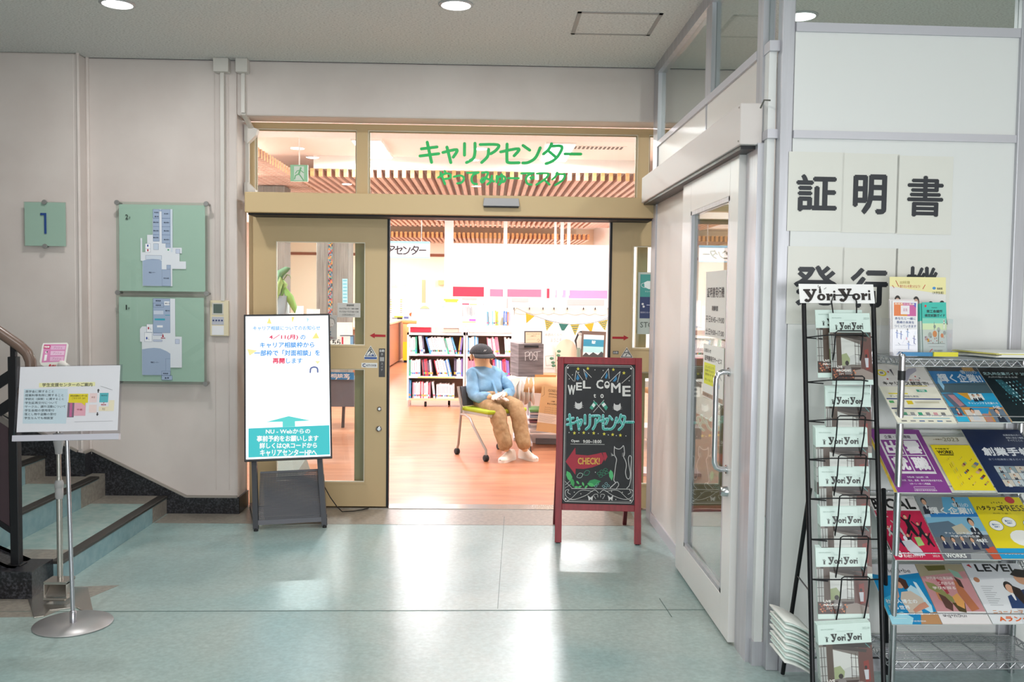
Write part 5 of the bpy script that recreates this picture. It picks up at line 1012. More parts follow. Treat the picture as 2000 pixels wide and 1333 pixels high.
def m31(P):
    P.rect(0, 0, 100, 100, '#c2244c', 0).rect(0, 0, 100, 24, '#e9e6e6', 1).text('B', 2, 4, 14, 22, '#1a1a1c', .05).text('e', 13, 9, 26, 22, '#cf2b3a', .06).text('CAL', 30, 4, 94, 22, '#1a1a1c', .05).text('2022', 84, 1, 98, 5, '#999').text('特集 働き方', 2, 25, 26, 28, '#f3e6e8', .02).text('未来への挑戦', 2, 33, 24, 35, '#f3e6e8', .02)
    for x, y, s, c_ in ((60, 38, 13, '#17181d'), (36, 46, 9, '#b9b4b2'), (80, 48, 10, '#20232b'), (26, 62, 9, '#1d2440'), (48, 66, 10, '#2a2a30'), (14, 52, 7, '#c9c4c2'), (88, 64, 8, '#1b1c22')):
        P.poly([(x-s*.35, y), (x+s*.35, y), (x+s*.6, y+s*1.2), (x+s*.9, y+s*2), (x+s*.5, y+s*2.1), (x, y+s*1.3), (x-s*.6, y+s*1.9), (x-s*.9, y+s*1.6), (x-s*.35, y+s*1)], c_, 2).line([(x-s*.3, y+s*.2), (x-s*1.1, y-s*.6)], s*.25, c_, 2).line([(x+s*.3, y+s*.2), (x+s*1, y-s*.5)], s*.25, c_, 2).disc(x, y-s*.25, s*.26, '#d9a98c', 3).disc(x, y-s*.34, s*.26, '#241d1a', 2.9)
    P.poly([(30, 72), (50, 70), (62, 84), (66, 94), (44, 94), (34, 86)], '#c9c9d2', 3.4).poly([(60, 66), (72, 66), (74, 78), (60, 80)], '#9fc77a', 3.2).disc(40, 68, 4, '#dfe2ea', 3.6)
    P.text('8', 8, 86, 18, 97, '#fbeef0', .05, 5).text('月入社ピックアップ', 20, 92, 60, 97, '#fbeef0', .03, 5).text('2022.8', 80, 93, 94, 96, '#f3dfe3', .01, 5)
tiermag(2, 'crimson magazine with leaping figures and big BeCAL lettering, third tier', ((1720, 968), (1810, 972), (1843, 1093), (1750, 1096)), m31, '#c2244c', qq=((0, 0), (100, 0), (100, 100), (0, 100)))
def m32(P):
    P.rect(0, 0, 100, 100, '#a9c4d6', 0).poly([(0, 0), (60, 0), (44, 24), (0, 30)], '#8f979c', 1).poly([(50, 0), (100, 0), (100, 26), (40, 26)], '#67b3dc', 1.2).poly([(12, 28), (100, 26), (100, 33), (12, 34)], '#2f7cc0', 2).text('香川の', 62, 10, 92, 17, '#e8f2f8', .02).text('輝く企業!!', 14, 17, 94, 29, '#f3f6f8', .03).rect(0, 34, 100, 56, '#7fb6d2', 1.4).poly([(0, 44), (40, 40), (60, 56), (60, 66), (0, 66)], '#5f7487', 2)
    person(P, 12, 8, 8, l=2.4); person(P, 80, 42, 9, l=3); person(P, 70, 4, 5, l=2.2); P.poly([(40, 50), (62, 44), (70, 60), (44, 62)], '#c2bba6', 2.3).rect(0, 62, 100, 100, '#6d7077', 1.6)
    for i in range(5): person(P, 14+17*i, 68+(i % 2)*2, 6, l=3+.1*i, coat='#2b3350')
    P.text('チャレンジを応援する', 22, 58, 86, 61.5, '#e6eaee', .02, 5).text('元気な地元企業', 30, 63, 82, 66.5, '#e6eaee', .02, 5).text('48社', 72, 68, 92, 74, '#f4f6f8', .03, 5).poly([(50, 90), (76, 88), (80, 100), (46, 100)], '#9a9da0', 3.8).poly([(80, 84), (98, 80), (100, 100), (86, 100)], '#c4573c', 3.7).text('WORKS', 4, 92, 40, 98, '#e9ece9', .04, 5)
tiermag(2, 'blue-grey company magazine with photo collage on the third sloping tier', ((1811, 972), (1917, 972), (1955, 1093), (1848, 1094)), m32, '#a9c4d6', qq=((0, 0), (100, 0), (100, 100), (0, 100)))
def m33(P):
    P.rect(0, 0, 100, 100, '#e8d51f', 0).disc(78, 5, 9, '#d23a3c', 2, ry=6).text('ハタラッコ', 4, 15, 52, 23, '#2d2a1c', .03).text('PRESS', 52, 14, 97, 24, '#4a4424', .01).text('長崎で働く', 30, 27, 66, 29, '#8a8020')
    for k in range(5): P.poly([(38+5*k, 10-(k % 2)), (40+5*k, 9-(k % 2)), (40.5+5*k, 12-(k % 2))], '#3a3520', 3)
    for x, y in ((24, 48), (52, 42), (90, 46)): P.disc(x, y, 13, '#2f3a55', 2, ry=8.5, n=18).disc(x, y, 12.3, '#f4f5f2', 2.4, ry=8, n=18); P.text('働きたい', x-7, y-3, x+7, y, '#3a6fa8', .02, 4).text('長崎で', x-5, y+1, x+5, y+3.5, '#3a6fa8', .02, 4)
    P.rect(0, 84, 100, 100, '#1a9ad2', 2).text('ジョブカフェ', 10, 91, 44, 94, '#e8f4fa', .02, 4).rect(62, 91, 98, 95, '#e9e4e0', 4).text('学生版', 72, 91.8, 90, 94.2, '#cc5544', .02, 5)
    P.disc(62, 68, 24, '#f2f2ee', 1.5, ry=13)
tiermag(2, 'yellow magazine with speech bubbles and a blue foot, third tier, right', ((1919, 972), (2020, 972), (2062, 1092), (1958, 1093)), m33, '#e8d51f', qq=((0, 0), (100, 0), (100, 100), (0, 100)))
def m41(P):
    P.rect(0, 0, 100, 100, '#1787bf', 0).poly([(0, 0), (100, 0), (100, 15), (60, 19), (20, 20), (0, 17)], '#dcdbe0', 1).text('incu•be', 38, 8, 84, 15, '#55585c', .01).poly([(0, 60), (30, 50), (0, 100)], '#3fb2dd', 1.2)
    P.poly([(60, 44), (72, 36), (84, 44), (96, 70), (92, 84), (70, 70)], '#b8dbe9', 1.5).poly([(80, 30), (86, 32), (94, 66), (84, 60)], '#cfe5ee', 1.7).poly([(38, 60), (46, 48), (66, 46), (84, 58), (84, 66), (70, 70), (72, 84), (44, 84)], '#cdbfb0', 3).poly([(72, 68), (86, 64), (90, 72), (56, 82), (54, 77)], '#c98f78', 3.4).disc(48, 34, 11, '#cf9a80', 3.1, ry=8).poly([(40, 26), (52, 22), (66, 28), (66, 40), (56, 44), (52, 32)], '#4b2f28', 3.3).poly([(30, 40), (38, 28), (44, 30), (38, 56), (32, 60)], '#cf9a80', 3.2).poly([(66, 84), (100, 80), (100, 100), (58, 100)], '#b98a60', 2.2).poly([(0, 86), (30, 80), (48, 90), (40, 100), (0, 100)], '#a4ddee', 2)
    P.text('社会人博士の', 6, 60, 70, 67, '#eef4f6', .03, 5).text('見る世界', 6, 70, 50, 77, '#eef4f6', .03, 5).text('研究と仕事の両立 特集', 26, 82, 84, 85, '#eef4f6', .02, 5).line([(8, 91), (34, 91)], .7, '#e0eef2', 5).text('学術情報誌', 40, 94, 70, 96.5, '#eef4f6', 0, 5)
tiermag(3, 'blue incu-be magazine with a person drinking, left on the lowest sloping tier', ((1721, 1103), (1808, 1103), (1842, 1219), (1741, 1222)), m41, '#1787bf', qq=((0, 0), (100, 0), (100, 100), (0, 100)))
def m42(P):
    P.rect(0, 0, 100, 100, '#c48e92', 0).rect(0, 80, 100, 100, '#e3dfe0', 1).poly([(0, 0), (100, 0), (100, 12), (0, 22)], '#a39a80', 1.1).poly([(18, 3), (62, 2), (60, 10), (22, 12)], '#5f5c2e', 1.5).poly([(66, 8), (84, 14), (88, 26), (72, 22)], '#8fb5a3', 1.6)
    P.poly([(4, 30), (20, 34), (48, 58), (44, 68), (20, 50), (6, 42)], '#8a8c58', 2).poly([(46, 56), (60, 50), (66, 64), (60, 76), (48, 70)], '#dca05c', 3).poly([(20, 50), (32, 56), (40, 68), (34, 80), (22, 74)], '#5c3f38', 2.6).poly([(16, 48), (24, 50), (22, 64), (16, 60)], '#c58458', 2.4).poly([(66, 26), (76, 36), (90, 76), (72, 80), (62, 50)], '#b5704e', 2.2).poly([(40, 66), (66, 66), (60, 82), (46, 80)], '#51452c', 2.8).poly([(28, 24), (40, 30), (44, 50), (38, 52)], '#a33c46', 2.3).poly([(70, 22), (80, 28), (80, 42), (72, 38)], '#4f3a36', 2.5)
    P.text('研究者の仕事図鑑', 10, 22, 66, 27, '#efe0dc', .02, 5).text('これからの', 30, 31, 64, 36, '#f3e8e6', .03, 5).text('学びを探る', 14, 39, 62, 44, '#f3e8e6', .02, 5).text('ǝq•nɔuı', 8, 85, 56, 91, '#6d6a70', .01, 5)
tiermag(3, 'pink illustrated magazine lying upside down in the middle of the lowest tier', ((1811, 1103), (1902, 1103), (1937, 1219), (1842, 1221)), m42, '#c48e92', qq=((0, 0), (100, 0), (100, 100), (0, 100)))
def m43(P):
    P.rect(0, 0, 100, 100, '#cfd3d9', 0).poly([(0, 30), (60, 26), (50, 100), (0, 100)], '#dfe2e6', 1).text('LEVEL', 20, 2, 92, 15, '#1c1d20', .04).poly([(6, 4), (12, 2), (14, 9)], '#b03038', 2)
    P.disc(11, 29, 5, '#b07a5c', 3, ry=4.4); person(P, 60, 42, 13, l=3, coat='#27406e'); P.poly([(66, 38), (78, 44), (80, 76), (70, 70), (62, 52)], '#2c1f1c', 3.9).disc(90, 26, 12, '#c99878', 3.2, ry=11).poly([(74, 20), (88, 10), (106, 12), (106, 26), (84, 24)], '#211a19', 3.5).poly([(78, 46), (106, 40), (110, 90), (80, 92)], '#1c2c55', 3.1)
    for k in range(10): P.line([(12, 40+3.4*k), (34-(k % 3)*4, 40.3+3.4*k)], .6, '#8b8f96', 3)
    P.text('ニューノーマル時代に', 10, 78, 96, 85, '#c9803f', .02, 6).text('Aランク企業', 14, 88, 96, 97, '#e0682e', .04, 6)
tiermag(3, 'pale LEVEL magazine with two young people in profile, lowest tier, right', ((1905, 1101), (2015, 1101), (2056, 1219), (1940, 1220)), m43, '#cfd3d9', qq=((0, 0), (100, 0), (100, 100), (0, 100)))
# on top of the shelf: brochures, holder strips, papers
zt_ = 1.290
def stand_sheet(name, label, q, Y, fn, base, lean=.0, qq=None, group=None, cat='brochure', thick=.002):
    TL, TR, BR, BL = q; a, b_, c_ = at(*BL, Y), at(*BR, Y), at(*TL, Y+lean)
    F = frame(a, b_-a, c_-a); w_ = ((b_-a).length+(at(*TR, Y+lean)-c_).length)/2; h_ = (c_-a).length
    return sheet(name, label, cat, w_, h_, F, fn, qq or q, mat(base, .45), thick, group, rough=.4)
def four(P):
    P.rect(0, 0, 100, 100, '#e2dfdc', 0).poly([(0, 0), (100, 0), (100, 22), (0, 12)], '#ece3a8', 1).line([(11, 5), (16, 12)], 1, '#c3352c', 3).line([(5, 11), (8, 14)], .9, '#c3352c', 3).line([(63, 10), (59, 15)], 1, '#c3352c', 3).text('2023年卒 対象', 18, 5, 36, 9, '#b9a565', .01).text('知りたいを見つけよう!', 18, 10, 54, 14, '#cf7f62', .02).text('長崎県', 84, 13, 94, 16, '#5f5c4c', .02).text('（大学生版）', 76, 18, 96, 21.5, '#5f5c4c', .02).disc(79, 14, 3, '#3f8fd0', 3, ry=1.8)
    for x, y, l_ in ((14, 31, 3), (47, 32, 3.5), (73, 38, 4), (93, 37, 4.5)): person(P, x, y, 9, l=l_, coat='#2b2c30', skin='#dbb3a0')
stand_sheet('information_booklet', 'cream booklet with four smiling people standing behind the slim brochures', ((1733, 541), (1843, 553), (1846, 695), (1737, 694)), 3.50, four, '#ded9c4', .02, ((0, 0), (100, 0), (100, 100), (0, 100)))
def bro1(P):
    P.rect(0, 0, 100, 100, '#eceaec', 0).rect(6, 3, 94, 27, '#e2922f', 1).poly([(40, 3), (94, 3), (94, 27), (60, 27)], '#c95f9c', 1.5).poly([(6, 3), (40, 3), (60, 16), (30, 27), (6, 27)], '#e57f4a', 1.3).poly([(74, 3), (94, 3), (94, 12)], '#6a62c0', 1.8).rect(33, 8, 68, 24, '#ece4e8', 2).text('長崎県の公務員', 8, 3.5, 88, 7, '#f8ecd8', .02).text('募集', 42, 13, 60, 19, '#cc8fa8')
    P.text('あなたと一緒に', 10, 29, 92, 34, '#4a5d90', .02).text('長崎の未来を', 16, 36, 86, 41, '#4a5d90', .02).text('つくっていきます', 8, 43, 94, 48, '#5a6a98', .02)
    for x, y, c_ in ((18, 56, '#2f5fb0'), (34, 58, '#2a50a0'), (60, 54, '#2f6fae'), (64, 76, '#3f6fb8'), (86, 66, '#2a3a8c')): P.line([(x, y), (x, y+10)], 3.6, c_, 3).disc(x, y-2, 2.2, '#3a2c26', 3).line([(x-6, y+1), (x+6, y+3)], 1.2, c_, 3)
    P.line([(10, 80), (90, 80)], .5, '#8893a0', 2).line([(38, 78), (56, 64), (66, 78)], .7, '#b0b4bc', 2).disc(56, 68, 2.6, '#d68a9c', 3).disc(90, 58, 3, '#d6dbe0', 2).line([(22, 76), (30, 79)], 1, '#444', 3).line([(84, 74), (92, 78)], 1, '#444', 3).line([(14, 88), (80, 88)], .4, '#999', 3).curve([(16, 97), (24, 94), (30, 91)], 1.2, '#3f80c0', 3).text('長崎県人事委員会', 44, 94, 88, 96, '#7a8aa0')
stand_sheet('slim_brochure', 'white slim brochure with an orange and purple panel on the chrome shelf top', ((1741, 588), (1788, 590), (1794, 697), (1743, 696)), 3.42, bro1, '#eceaec', .02, ((0, 0), (100, 0), (100, 100), (0, 100)))
for k in range(1, 4): stand_sheet('slim_brochure', 'white slim brochure, %s copy behind the orange and purple one' % ('first', 'second', 'rearmost')[k-1], ((1741-3*k, 588-1.0*k), (1786-2*k, 588-k), (1790, 695), (1741-k, 695)), 3.42+.006*k, lambda P: None, '#ece6e6', .02, group='rear white brochures')
def bro2(P):
    P.rect(0, 0, 100, 100, '#c9d3cc', 0).rect(0, 0, 100, 30, '#3ab9ab', 1).rect(0, 30, 100, 40, '#7fcdb8', 1.1).rect(0, 40, 100, 52, '#cfe0b4', 1).rect(0, 52, 100, 64, '#cdd8c9', 1).disc(14, 7, 4.5, '#d82c3c', 2, ry=2.4).text('令和4年度', 38, 9, 62, 11.5, '#2f7068').text('商工会議所', 18, 14, 84, 20, '#1f4a48', .04).text('検定試験ガイド', 10, 22, 94, 28, '#1f4a48', .04).rect(86, 33, 92, 50, '#e2e6da', 2).text('資', 87, 34, 91, 37, '#333', .03).text('格', 87, 39, 91, 42, '#333', .03)
    for x, y, r_, c_ in ((50, 60, 9, '#d98a4a'), (80, 63, 6, '#d9885a'), (50, 46, 5, '#8b9a90'), (30, 62, 8, '#a9aea4'), (66, 52, 7, '#a9b0a8'), (90, 58, 6, '#a7aca6'), (14, 68, 6, '#c3a8a8'), (22, 72, 5, '#d9a34a')): P.disc(x, y, r_, c_, 2, ry=r_*.7)
    P.line([(66, 54), (64, 78)], 2, '#3c5f46', 3).line([(48, 38), (48, 52)], 1.8, '#8f9a94', 3)
    for k in range(14): P.disc(10+(k*23) % 84, 66+(k*7) % 12, 1.6, ('#444', '#b05a4a', '#7a8a60', '#caa080')[k % 4], 3, ry=1.4)
    P.line([(20, 78), (90, 78)], .6, '#5f6a62', 3).line([(24, 84), (88, 84)], .4, '#777', 3).curve([(28, 94), (32, 91), (38, 89)], 1.8, '#d83a48', 3).text('商工会議所', 46, 90, 80, 93, '#777')
stand_sheet('slim_brochure', 'teal slim brochure with a little town drawing on the chrome shelf top', ((1803, 591), (1849, 594), (1851, 694), (1803, 694)), 3.42, bro2, '#8fcabf', .02, ((0, 0), (100, 0), (100, 100), (0, 100)))
for k in range(1, 5): stand_sheet('slim_brochure', 'teal slim brochure, %s copy behind the front teal one on the shelf top' % ('first', 'second', 'third', 'rearmost')[k-1], ((1803-4*k, 592+1.0*k), (1845-4*k, 594), (1847-3*k, 694), (1801-3*k, 694)), 3.42+.006*k, lambda P: P.rect(0, 0, 100, 100, '#cfdbd2', 0).rect(0, 0, 100, 34, '#3ab9ab', 1), '#a9c9c0', .02, ((0, 0), (100, 0), (100, 100), (0, 100)), group='rear teal brochures')
hb = thing('brochure_holder', 'clear plastic brochure holder around the slim brochures on the shelf top', 'holder', loc=(at(1737, 698, 3.38).x, 3.38, zt_))
MB().box((0, 0, 0), (.235, .0015, .10)).box((0, 0, 0), (.0015, .09, .14)).box((.2335, 0, 0), (.235, .09, .14)).box((0, 0, 0), (.235, .09, .0015)).build('tray', acry, hb)
a = at(1762, 697, 3.365); tag(MB().box((a.x, 3.36, zt_+.002), (a.x+.115, 3.372, zt_+.016)).build('blue_strip', mat('#1c7cb0', .3)), 'glossy blue plastic strip under the slim brochures', 'strip')
a = at(1823, 697, 3.355); tag(MB().box((a.x, 3.35, zt_+.002), (a.x+.09, 3.36, zt_+.018)).build('yellow_strip', mat('#d9cf1c', .3)), 'glossy yellow plastic strip at the front of the shelf top', 'strip')
for k in range(5):
    b = MB(); z = zt_+.001+k*.0035; x0 = .36+.01*(k % 3); vs = [(XL+x0, Yf+.02, z), (XRr+.05, Yf+.0, z), (XRr+.05, Yb-.03, z), (XL+x0-.05, Yb-.02, z)]
    b.mt(mat('#eeeeea', .5) if k != 3 else mat('#e3da6a', .5)).hexa([V(p) for p in vs]+[V(p)+V((0, 0, .003)) for p in vs]); o = b.build('flat_leaflet'); tag(o, 'white leaflet, %s of the low pile lying on the right of the shelf top' % ('lowest', 'second', 'third', '', 'topmost')[k] if k != 3 else 'yellow-edged leaflet within the low white pile on the shelf top', 'leaflet', 'leaflets lying on the shelf top' if k != 3 else None)

# ================================================================== THE CAREER ROOM behind the doorway
ZL0, ZL1 = 2.94, 3.04
struct(slab('wall_rear', (-6, 24, 0), (3.0, 24.2, 3.6), peach)); struct(slab('wall_room_right', (2.70, 6.46, 0), (2.8, 24, 3.6), roomwh)); struct(slab('wall_room_left', (-6, 6.46, 0), (-5.9, 24, 3.6), roomwh))
struct(MB().box((-6, 6.42, 2.66), (XW, 6.46, 3.2)).box((-6, 6.42, 0), (XW-.3, 6.46, 3.2)).box((2.0, 6.42, 0), (2.8, 6.46, 3.2)).box((XW, 6.42, 2.72), (2.8, 6.46, 3.2)).build('wall_room_front', roomwh))
struct(slab('ceiling', (-6, 6.42, 3.0), (2.8, 9.05, 3.1), ceilin)); cr = struct(slab('ceiling', (-6, 9.05, 3.2), (2.8, 11.65, 3.3), roomwh))
struct(MB().box((-6, 9.05, 3.0), (2.8, 9.1, 3.2)).build('trim_10', roomwh)); struct(MB().box((-2.2, 11.62, ZL1), (1.9, 11.7, 3.25)).build('trim_11', roomwh))
struct(slab('ceiling', (-6, 11.65, 3.22), (2.8, 24.2, 3.3), roomwh)); struct(MB().box((-6, 20.0, 3.0), (2.8, 20.3, 3.22)).build('trim_12', roomwh))
struct(MB().box((-6, 23.97, 2.46), (.6, 24.0, 2.53)).build('trim_13', mat('#8c5236', .5, name='picture_rail')))
struct(MB().box((-6, 23.98, 0), (2.8, 24.0, .1)).build('baseboard_rear', roomwh))
# ceiling louvre of separate timber slats
lv = thing('ceiling_louvre', kind='structure', loc=(0, 11.6, ZL0))
def mk(name, a, b, parent, m=None, me_from=None):
    bb = MB(); bb.mt(louv).box(a, b); o = bb.build(name, louv, parent); me = o.data; me.materials.append(louvend)
    for p in me.polygons:
        if abs(p.normal.y) > .9 and (b[1]-a[1]) > .5 or abs(p.normal.x) > .9 and (b[0]-a[0]) > .5: p.material_index = 1
    return o
s0 = mk('slat', (-.024, 0, 0), (.024, 8.3, .1), lv); s0.location = (-2.42, 0, 0)
for i in range(1, 44):
    c = s0.copy(); COL.objects.link(c); c.parent = lv; c.location = (-2.42+.1035*i, 0, 0)
s1 = mk('cross_slat', (-2.2, -.024, 0), (0, .024, .1), lv); s1.location = (-2.48, -3.4, 0)
for i in range(1, 52):
    c = s1.copy(); COL.objects.link(c); c.parent = lv; c.location = (-2.48, -3.4+.13*i, 0)
s2 = mk('cross_slat', (0, -.024, 0), (.62, .024, .1), lv); s2.location = (2.05, -3.4, 0)
for i in range(1, 88):
    c = s2.copy(); COL.objects.link(c); c.parent = lv; c.location = (2.05, -3.4+.13*i, 0)
lw2 = thing('ceiling_louvre', kind='structure', loc=(0, 21.5, 2.80))
s3 = mk('slat', (-.026, 0, 0), (.026, 2.4, .13), lw2); s3.location = (-3.6, 0, 0)
for i in range(1, 58):
    c = s3.copy(); COL.objects.link(c); c.parent = lw2; c.location = (-3.6+.1035*i, 0, 0)
# ceiling panels
for i, (x, y, z, a, b) in enumerate(RP):
    t = thing('ceiling_panel_light', ['bright square ceiling light left of the green lettering, inside the room', 'bright ceiling light seen behind the last green katakana letters', 'bright ceiling light above the left side of the room'][i], 'light', loc=(x, y, z))
    MB().box((-a/2-.02, -b/2-.02, 0), (a/2+.02, b/2+.02, .03)).build('frame', roomwh, t); MB().box((-a/2, -b/2, -.012), (a/2, b/2, .0)).build('diffuser', mat('#ffffff', .5, emit=5, name='panel_white'), t)
for i, (px, py) in enumerate(((581, 289), (938, 290))):
    p = fl(px, py, 3.2); t = thing('room_downlight', ['round room ceiling light seen through the left transom', 'round room ceiling light seen behind the green letters'][i], 'light', loc=(p.x, p.y, 3.2))
    MB().lathe((0, 0, -.006), [(.085, 0), (.1, .003), (.1, .006)], 24).build('trim_ring', roomwh, t); MB().lathe((0, 0, -.01), [(.0, 0), (.08, 0), (.08, .004)], 24).build('diffuser', mat('#ffffff', .5, emit=5, name='panel_white'), t)
for i, (x, y) in enumerate(((-0.9, 17.6), (-1.6, 14.0), (0.55, 17.2), (1.4, 15.0))):
    t = thing('box_light', 'glowing box light hanging in the timber slats, number %s from the left' % ('second', 'first', 'third', 'fourth')[i], 'light', loc=(x, y, 2.9)); MB().box((-.11, -.11, 0), (.11, .11, .04)).build('diffuser', mat('#ffffff', .5, emit=5, name='panel_white'), t); MB().box((-.12, -.12, .04), (.12, .12, .3)).build('housing', roomwh, t)
vp_ = fl(1166, 288, 3.2); t = thing('ceiling_vent', 'slotted air vent in the room ceiling right of the green lettering', 'vent', loc=(vp_.x, vp_.y, 3.2))
MB().box((-.33, -.1, -.006), (.33, .1, 0)).build('frame', roomwh, t)
for k in range(13): MB().box((-.31+.048*k, -.085, -.010), (-.285+.048*k, .085, -.006)).build('slot', mat('#6f6a66', .7), t)
# concrete columns
def column(name, label, x0, x1, Y, z, m):
    t = thing(name, label, 'column', loc=((x0+x1)/2, Y, 0)); w = (x1-x0)/2
    MB().box((-w, 0, 0), (w, 2*w, z)).build('shaft', m, t, bevel=.01); return t
ca, cb_ = at(618, 500, 14.5), at(681, 500, 14.5)
t = column('concrete_column', 'board-marked concrete column with a mosaic strip seen through the left door glass', ca.x, cb_.x, 14.5, 3.2, concrete)
ma, mb_ = at(641, 500, 14.49).x-t.location.x, at(649, 500, 14.49).x-t.location.x
cols = ('#3f5a78', '#d9653f', '#7fb0b0', '#2f3f55', '#e0a24a', '#c95a6a', '#5f9a8a', '#8fa0b8'); cs = .0165
groups_ = {}
nrow = int(2.3/cs)
b = MB()
for j in range(nrow):
    for i in range(4):
        x = ma+(mb_-ma)*i/4; b.mt(mat(cols[(j*5+i*3+(j*i) % 7) % 8], .3)).box((x+.001, -.008, .9+j*cs+.001), (x+(mb_-ma)/4-.001, 0, .9+(j+1)*cs-.001))
tag(b.build('mosaic_tiles', None, t), kind='stuff')
ca, cb_ = at(500, 365, 12.6), at(556, 365, 12.6)
column('concrete_column', 'concrete column under the timber slats at the left edge of the transom', ca.x, cb_.x, 12.6, 2.93, concrete)
# exit sign hanging from the ceiling
a, c = at(567, 322, 9.6), at(601, 355, 9.6); t = thing('exit_sign', 'pale green exit sign with running figure behind the left transom', 'exit sign', loc=(a.x, 9.6, c.z))
MB().box((0, 0, 0), (c.x-a.x, .03, a.z-c.z)).build('housing', roomwh, t); MB().tube([((c.x-a.x)/2, .015, a.z-c.z), ((c.x-a.x)/2, .015, 3.2-c.z)], .006, 8).build('stem', roomwh, t)
P = Print(c.x-a.x, a.z-c.z, ((343, 850), (460, 850), (460, 968), (343, 968)), emit=.75, y0=.001)
P.rect(343, 850, 460, 968, '#a8dcae', 0).rect(368, 860, 435, 960, '#f2f4e6', 1).disc(413, 873, 7, '#7cc48a', 2).line([(410, 884), (400, 915)], 13, '#7cc48a', 2).line([(400, 915), (378, 925), (372, 950)], 8, '#7cc48a', 2).line([(402, 915), (418, 938), (432, 960)], 8, '#7cc48a', 2).line([(410, 888), (390, 892), (378, 910)], 6, '#7cc48a', 2).line([(412, 888), (432, 905)], 6, '#7cc48a', 2); P.build('picture', t)
# hanging sign
a, c = at(620, 469, 13.0), at(839.5, 505, 13.0); sw = 0.95; sh = a.z-c.z
t = thing('hanging_sign', 'white hanging sign with pale blue edges and black katakana, behind the doorway', 'sign', loc=(c.x-sw, 13.0, c.z))
MB().box((0, 0, 0), (sw, .04, sh)).build('board', mat('#f4f6f8', .5), t)
for x in (.12, sw-.12): MB().tube([(x, .02, sh), (x, .02, 2.94-c.z)], .006, 8).build('hanger', steel, t)
P = Print(sw, sh, ((839.5-sw/13*1800, 469), (839.5, 469), (839.5, 505), (839.5-sw/13*1800, 505)), y0=.0006, emit=0)
P.rect(708.5, 469, 839.5, 474, '#8fd0f4', 1).rect(708.5, 502.5, 839.5, 505, '#8fd0f4', 1); kana(P, 'キャリアセンター', 711, 479, 833, 497, 2.7, '#25232a', adv=[1.1, .95, .9, 1, 1, 1, 1.05, .95]); P.build('letters', t)
# white partition with coloured film band
YP = 16.0
def wx(px): return at(px, 520, YP).x
t = thing('white_screen_wall', 'tall white screen wall with posts and red and pink film strips behind the bookcases', 'screen wall', loc=(0, YP, 0))
zt, zb, zbd = at(1000, 478, YP).z, at(1000, 560, YP).z, at(1000, 580, YP).z
scr = mat('#f7f3f1', .6, name='screen_white')
MB().box((wx(868), 0, at(1000, 557, YP).z), (wx(1192), .03, zt)).build('upper_panel', scr, t); MB().box((wx(868), .005, 0), (wx(1192), .03, at(1000, 583, YP).z)).build('lower_panel', mat('#d9d5d5', .6), t)
for i, (x0, x1) in enumerate(((868, 885), (983, 990), (1082, 1086), (1094, 1100), (1107, 1113))): MB().box((wx(x0), -.03, 0 if i < 2 else 1.5), (wx(x1), .05, 2.93)).build('post', scr, t)
MB().box((wx(868), -.02, zt-.02), (wx(1192), .04, zt+.01)).build('rail', scr, t)
for x0, x1, y0, y1, c_ in ((870, 945, 560, 580, '#d62f4c'), (957, 985, 565, 580, '#e07a9a'), (991, 1057, 565, 581, '#e2708f'), (1068, 1073, 564, 583, '#d62f4c'), (1085, 1087, 567, 582, '#c98ab2'), (1098, 1105, 567, 582, '#d2a0c8'), (1111, 1186, 567, 584, '#c78fbd')):
    a, c = at(x0, y0, YP-.002), at(x1, y1, YP-.002); MB().box((a.x, -.006, c.z), (c.x, -.001, a.z)).build('film_strip', mat(c_, .35), t)
for x0, x1, y0, y1 in ((817, 860, 583, 590), (903, 931, 582, 586), (974, 992, 583, 602), (1000, 1032, 582, 590), (1108, 1180, 585, 597)):
    if x0 < 868: continue
    a, c = at(x0, y0, YP-.002), at(x1, y1, YP-.002); MB().box((a.x, -.004, c.z), (c.x, 0, a.z)).build('grey_strip', mat('#b9b4b4', .5), t)
# whiteboard at the back
a, c = at(735, 552, 22.0), at(805, 626, 22.0); t = thing('whiteboard', 'whiteboard with yellow schedule marks seen just right of the left beige door', 'whiteboard', loc=(a.x, 22.0, c.z)); w, h = c.x-a.x, a.z-c.z
MB().box((0, 0, 0), (w, .03, h)).build('board', mat('#f7f5ef', .3), t); MB().box((0, -.08, -.02), (w, 0, .01)).build('tray', mat('#c9b8ae', .5), t)
for x in (.1, w-.1): MB().box((x-.02, .03, -c.z), (x+.02, .06, h)).build('leg', steel, t)
P = Print(w, h, ((735, 552), (805, 552), (805, 626), (735, 626)))
for y in (585, 589, 594, 597.5, 602, 606, 610): P.rect(781.5, y, 785.5, y+1.6, '#d8d23a' if y in (585, 589, 602) else '#a3a39a', 2).rect(762, y, 765, y+1.6, '#c9c43a' if y in (589, 594, 602) else '#a3a39a', 2)
P.text('予定表', 764, 556, 774, 559.5, '#b9a59a').text('氏名', 787, 556, 792, 559, '#a9a5a0').rect(764, 560, 776, 561.2, '#e8b9b0', 2).rect(770, 618, 787, 621, '#e6dc3a', 2).rect(766, 621.5, 780, 623, '#44443a', 2).rect(776, 620.5, 786, 625, '#33332c', 3).rect(789, 619, 798, 623, '#5f6fa8', 2).poly([(799, 613), (804, 610), (803, 619), (800, 617)], '#d9662f', 2); P.build('marks', t)
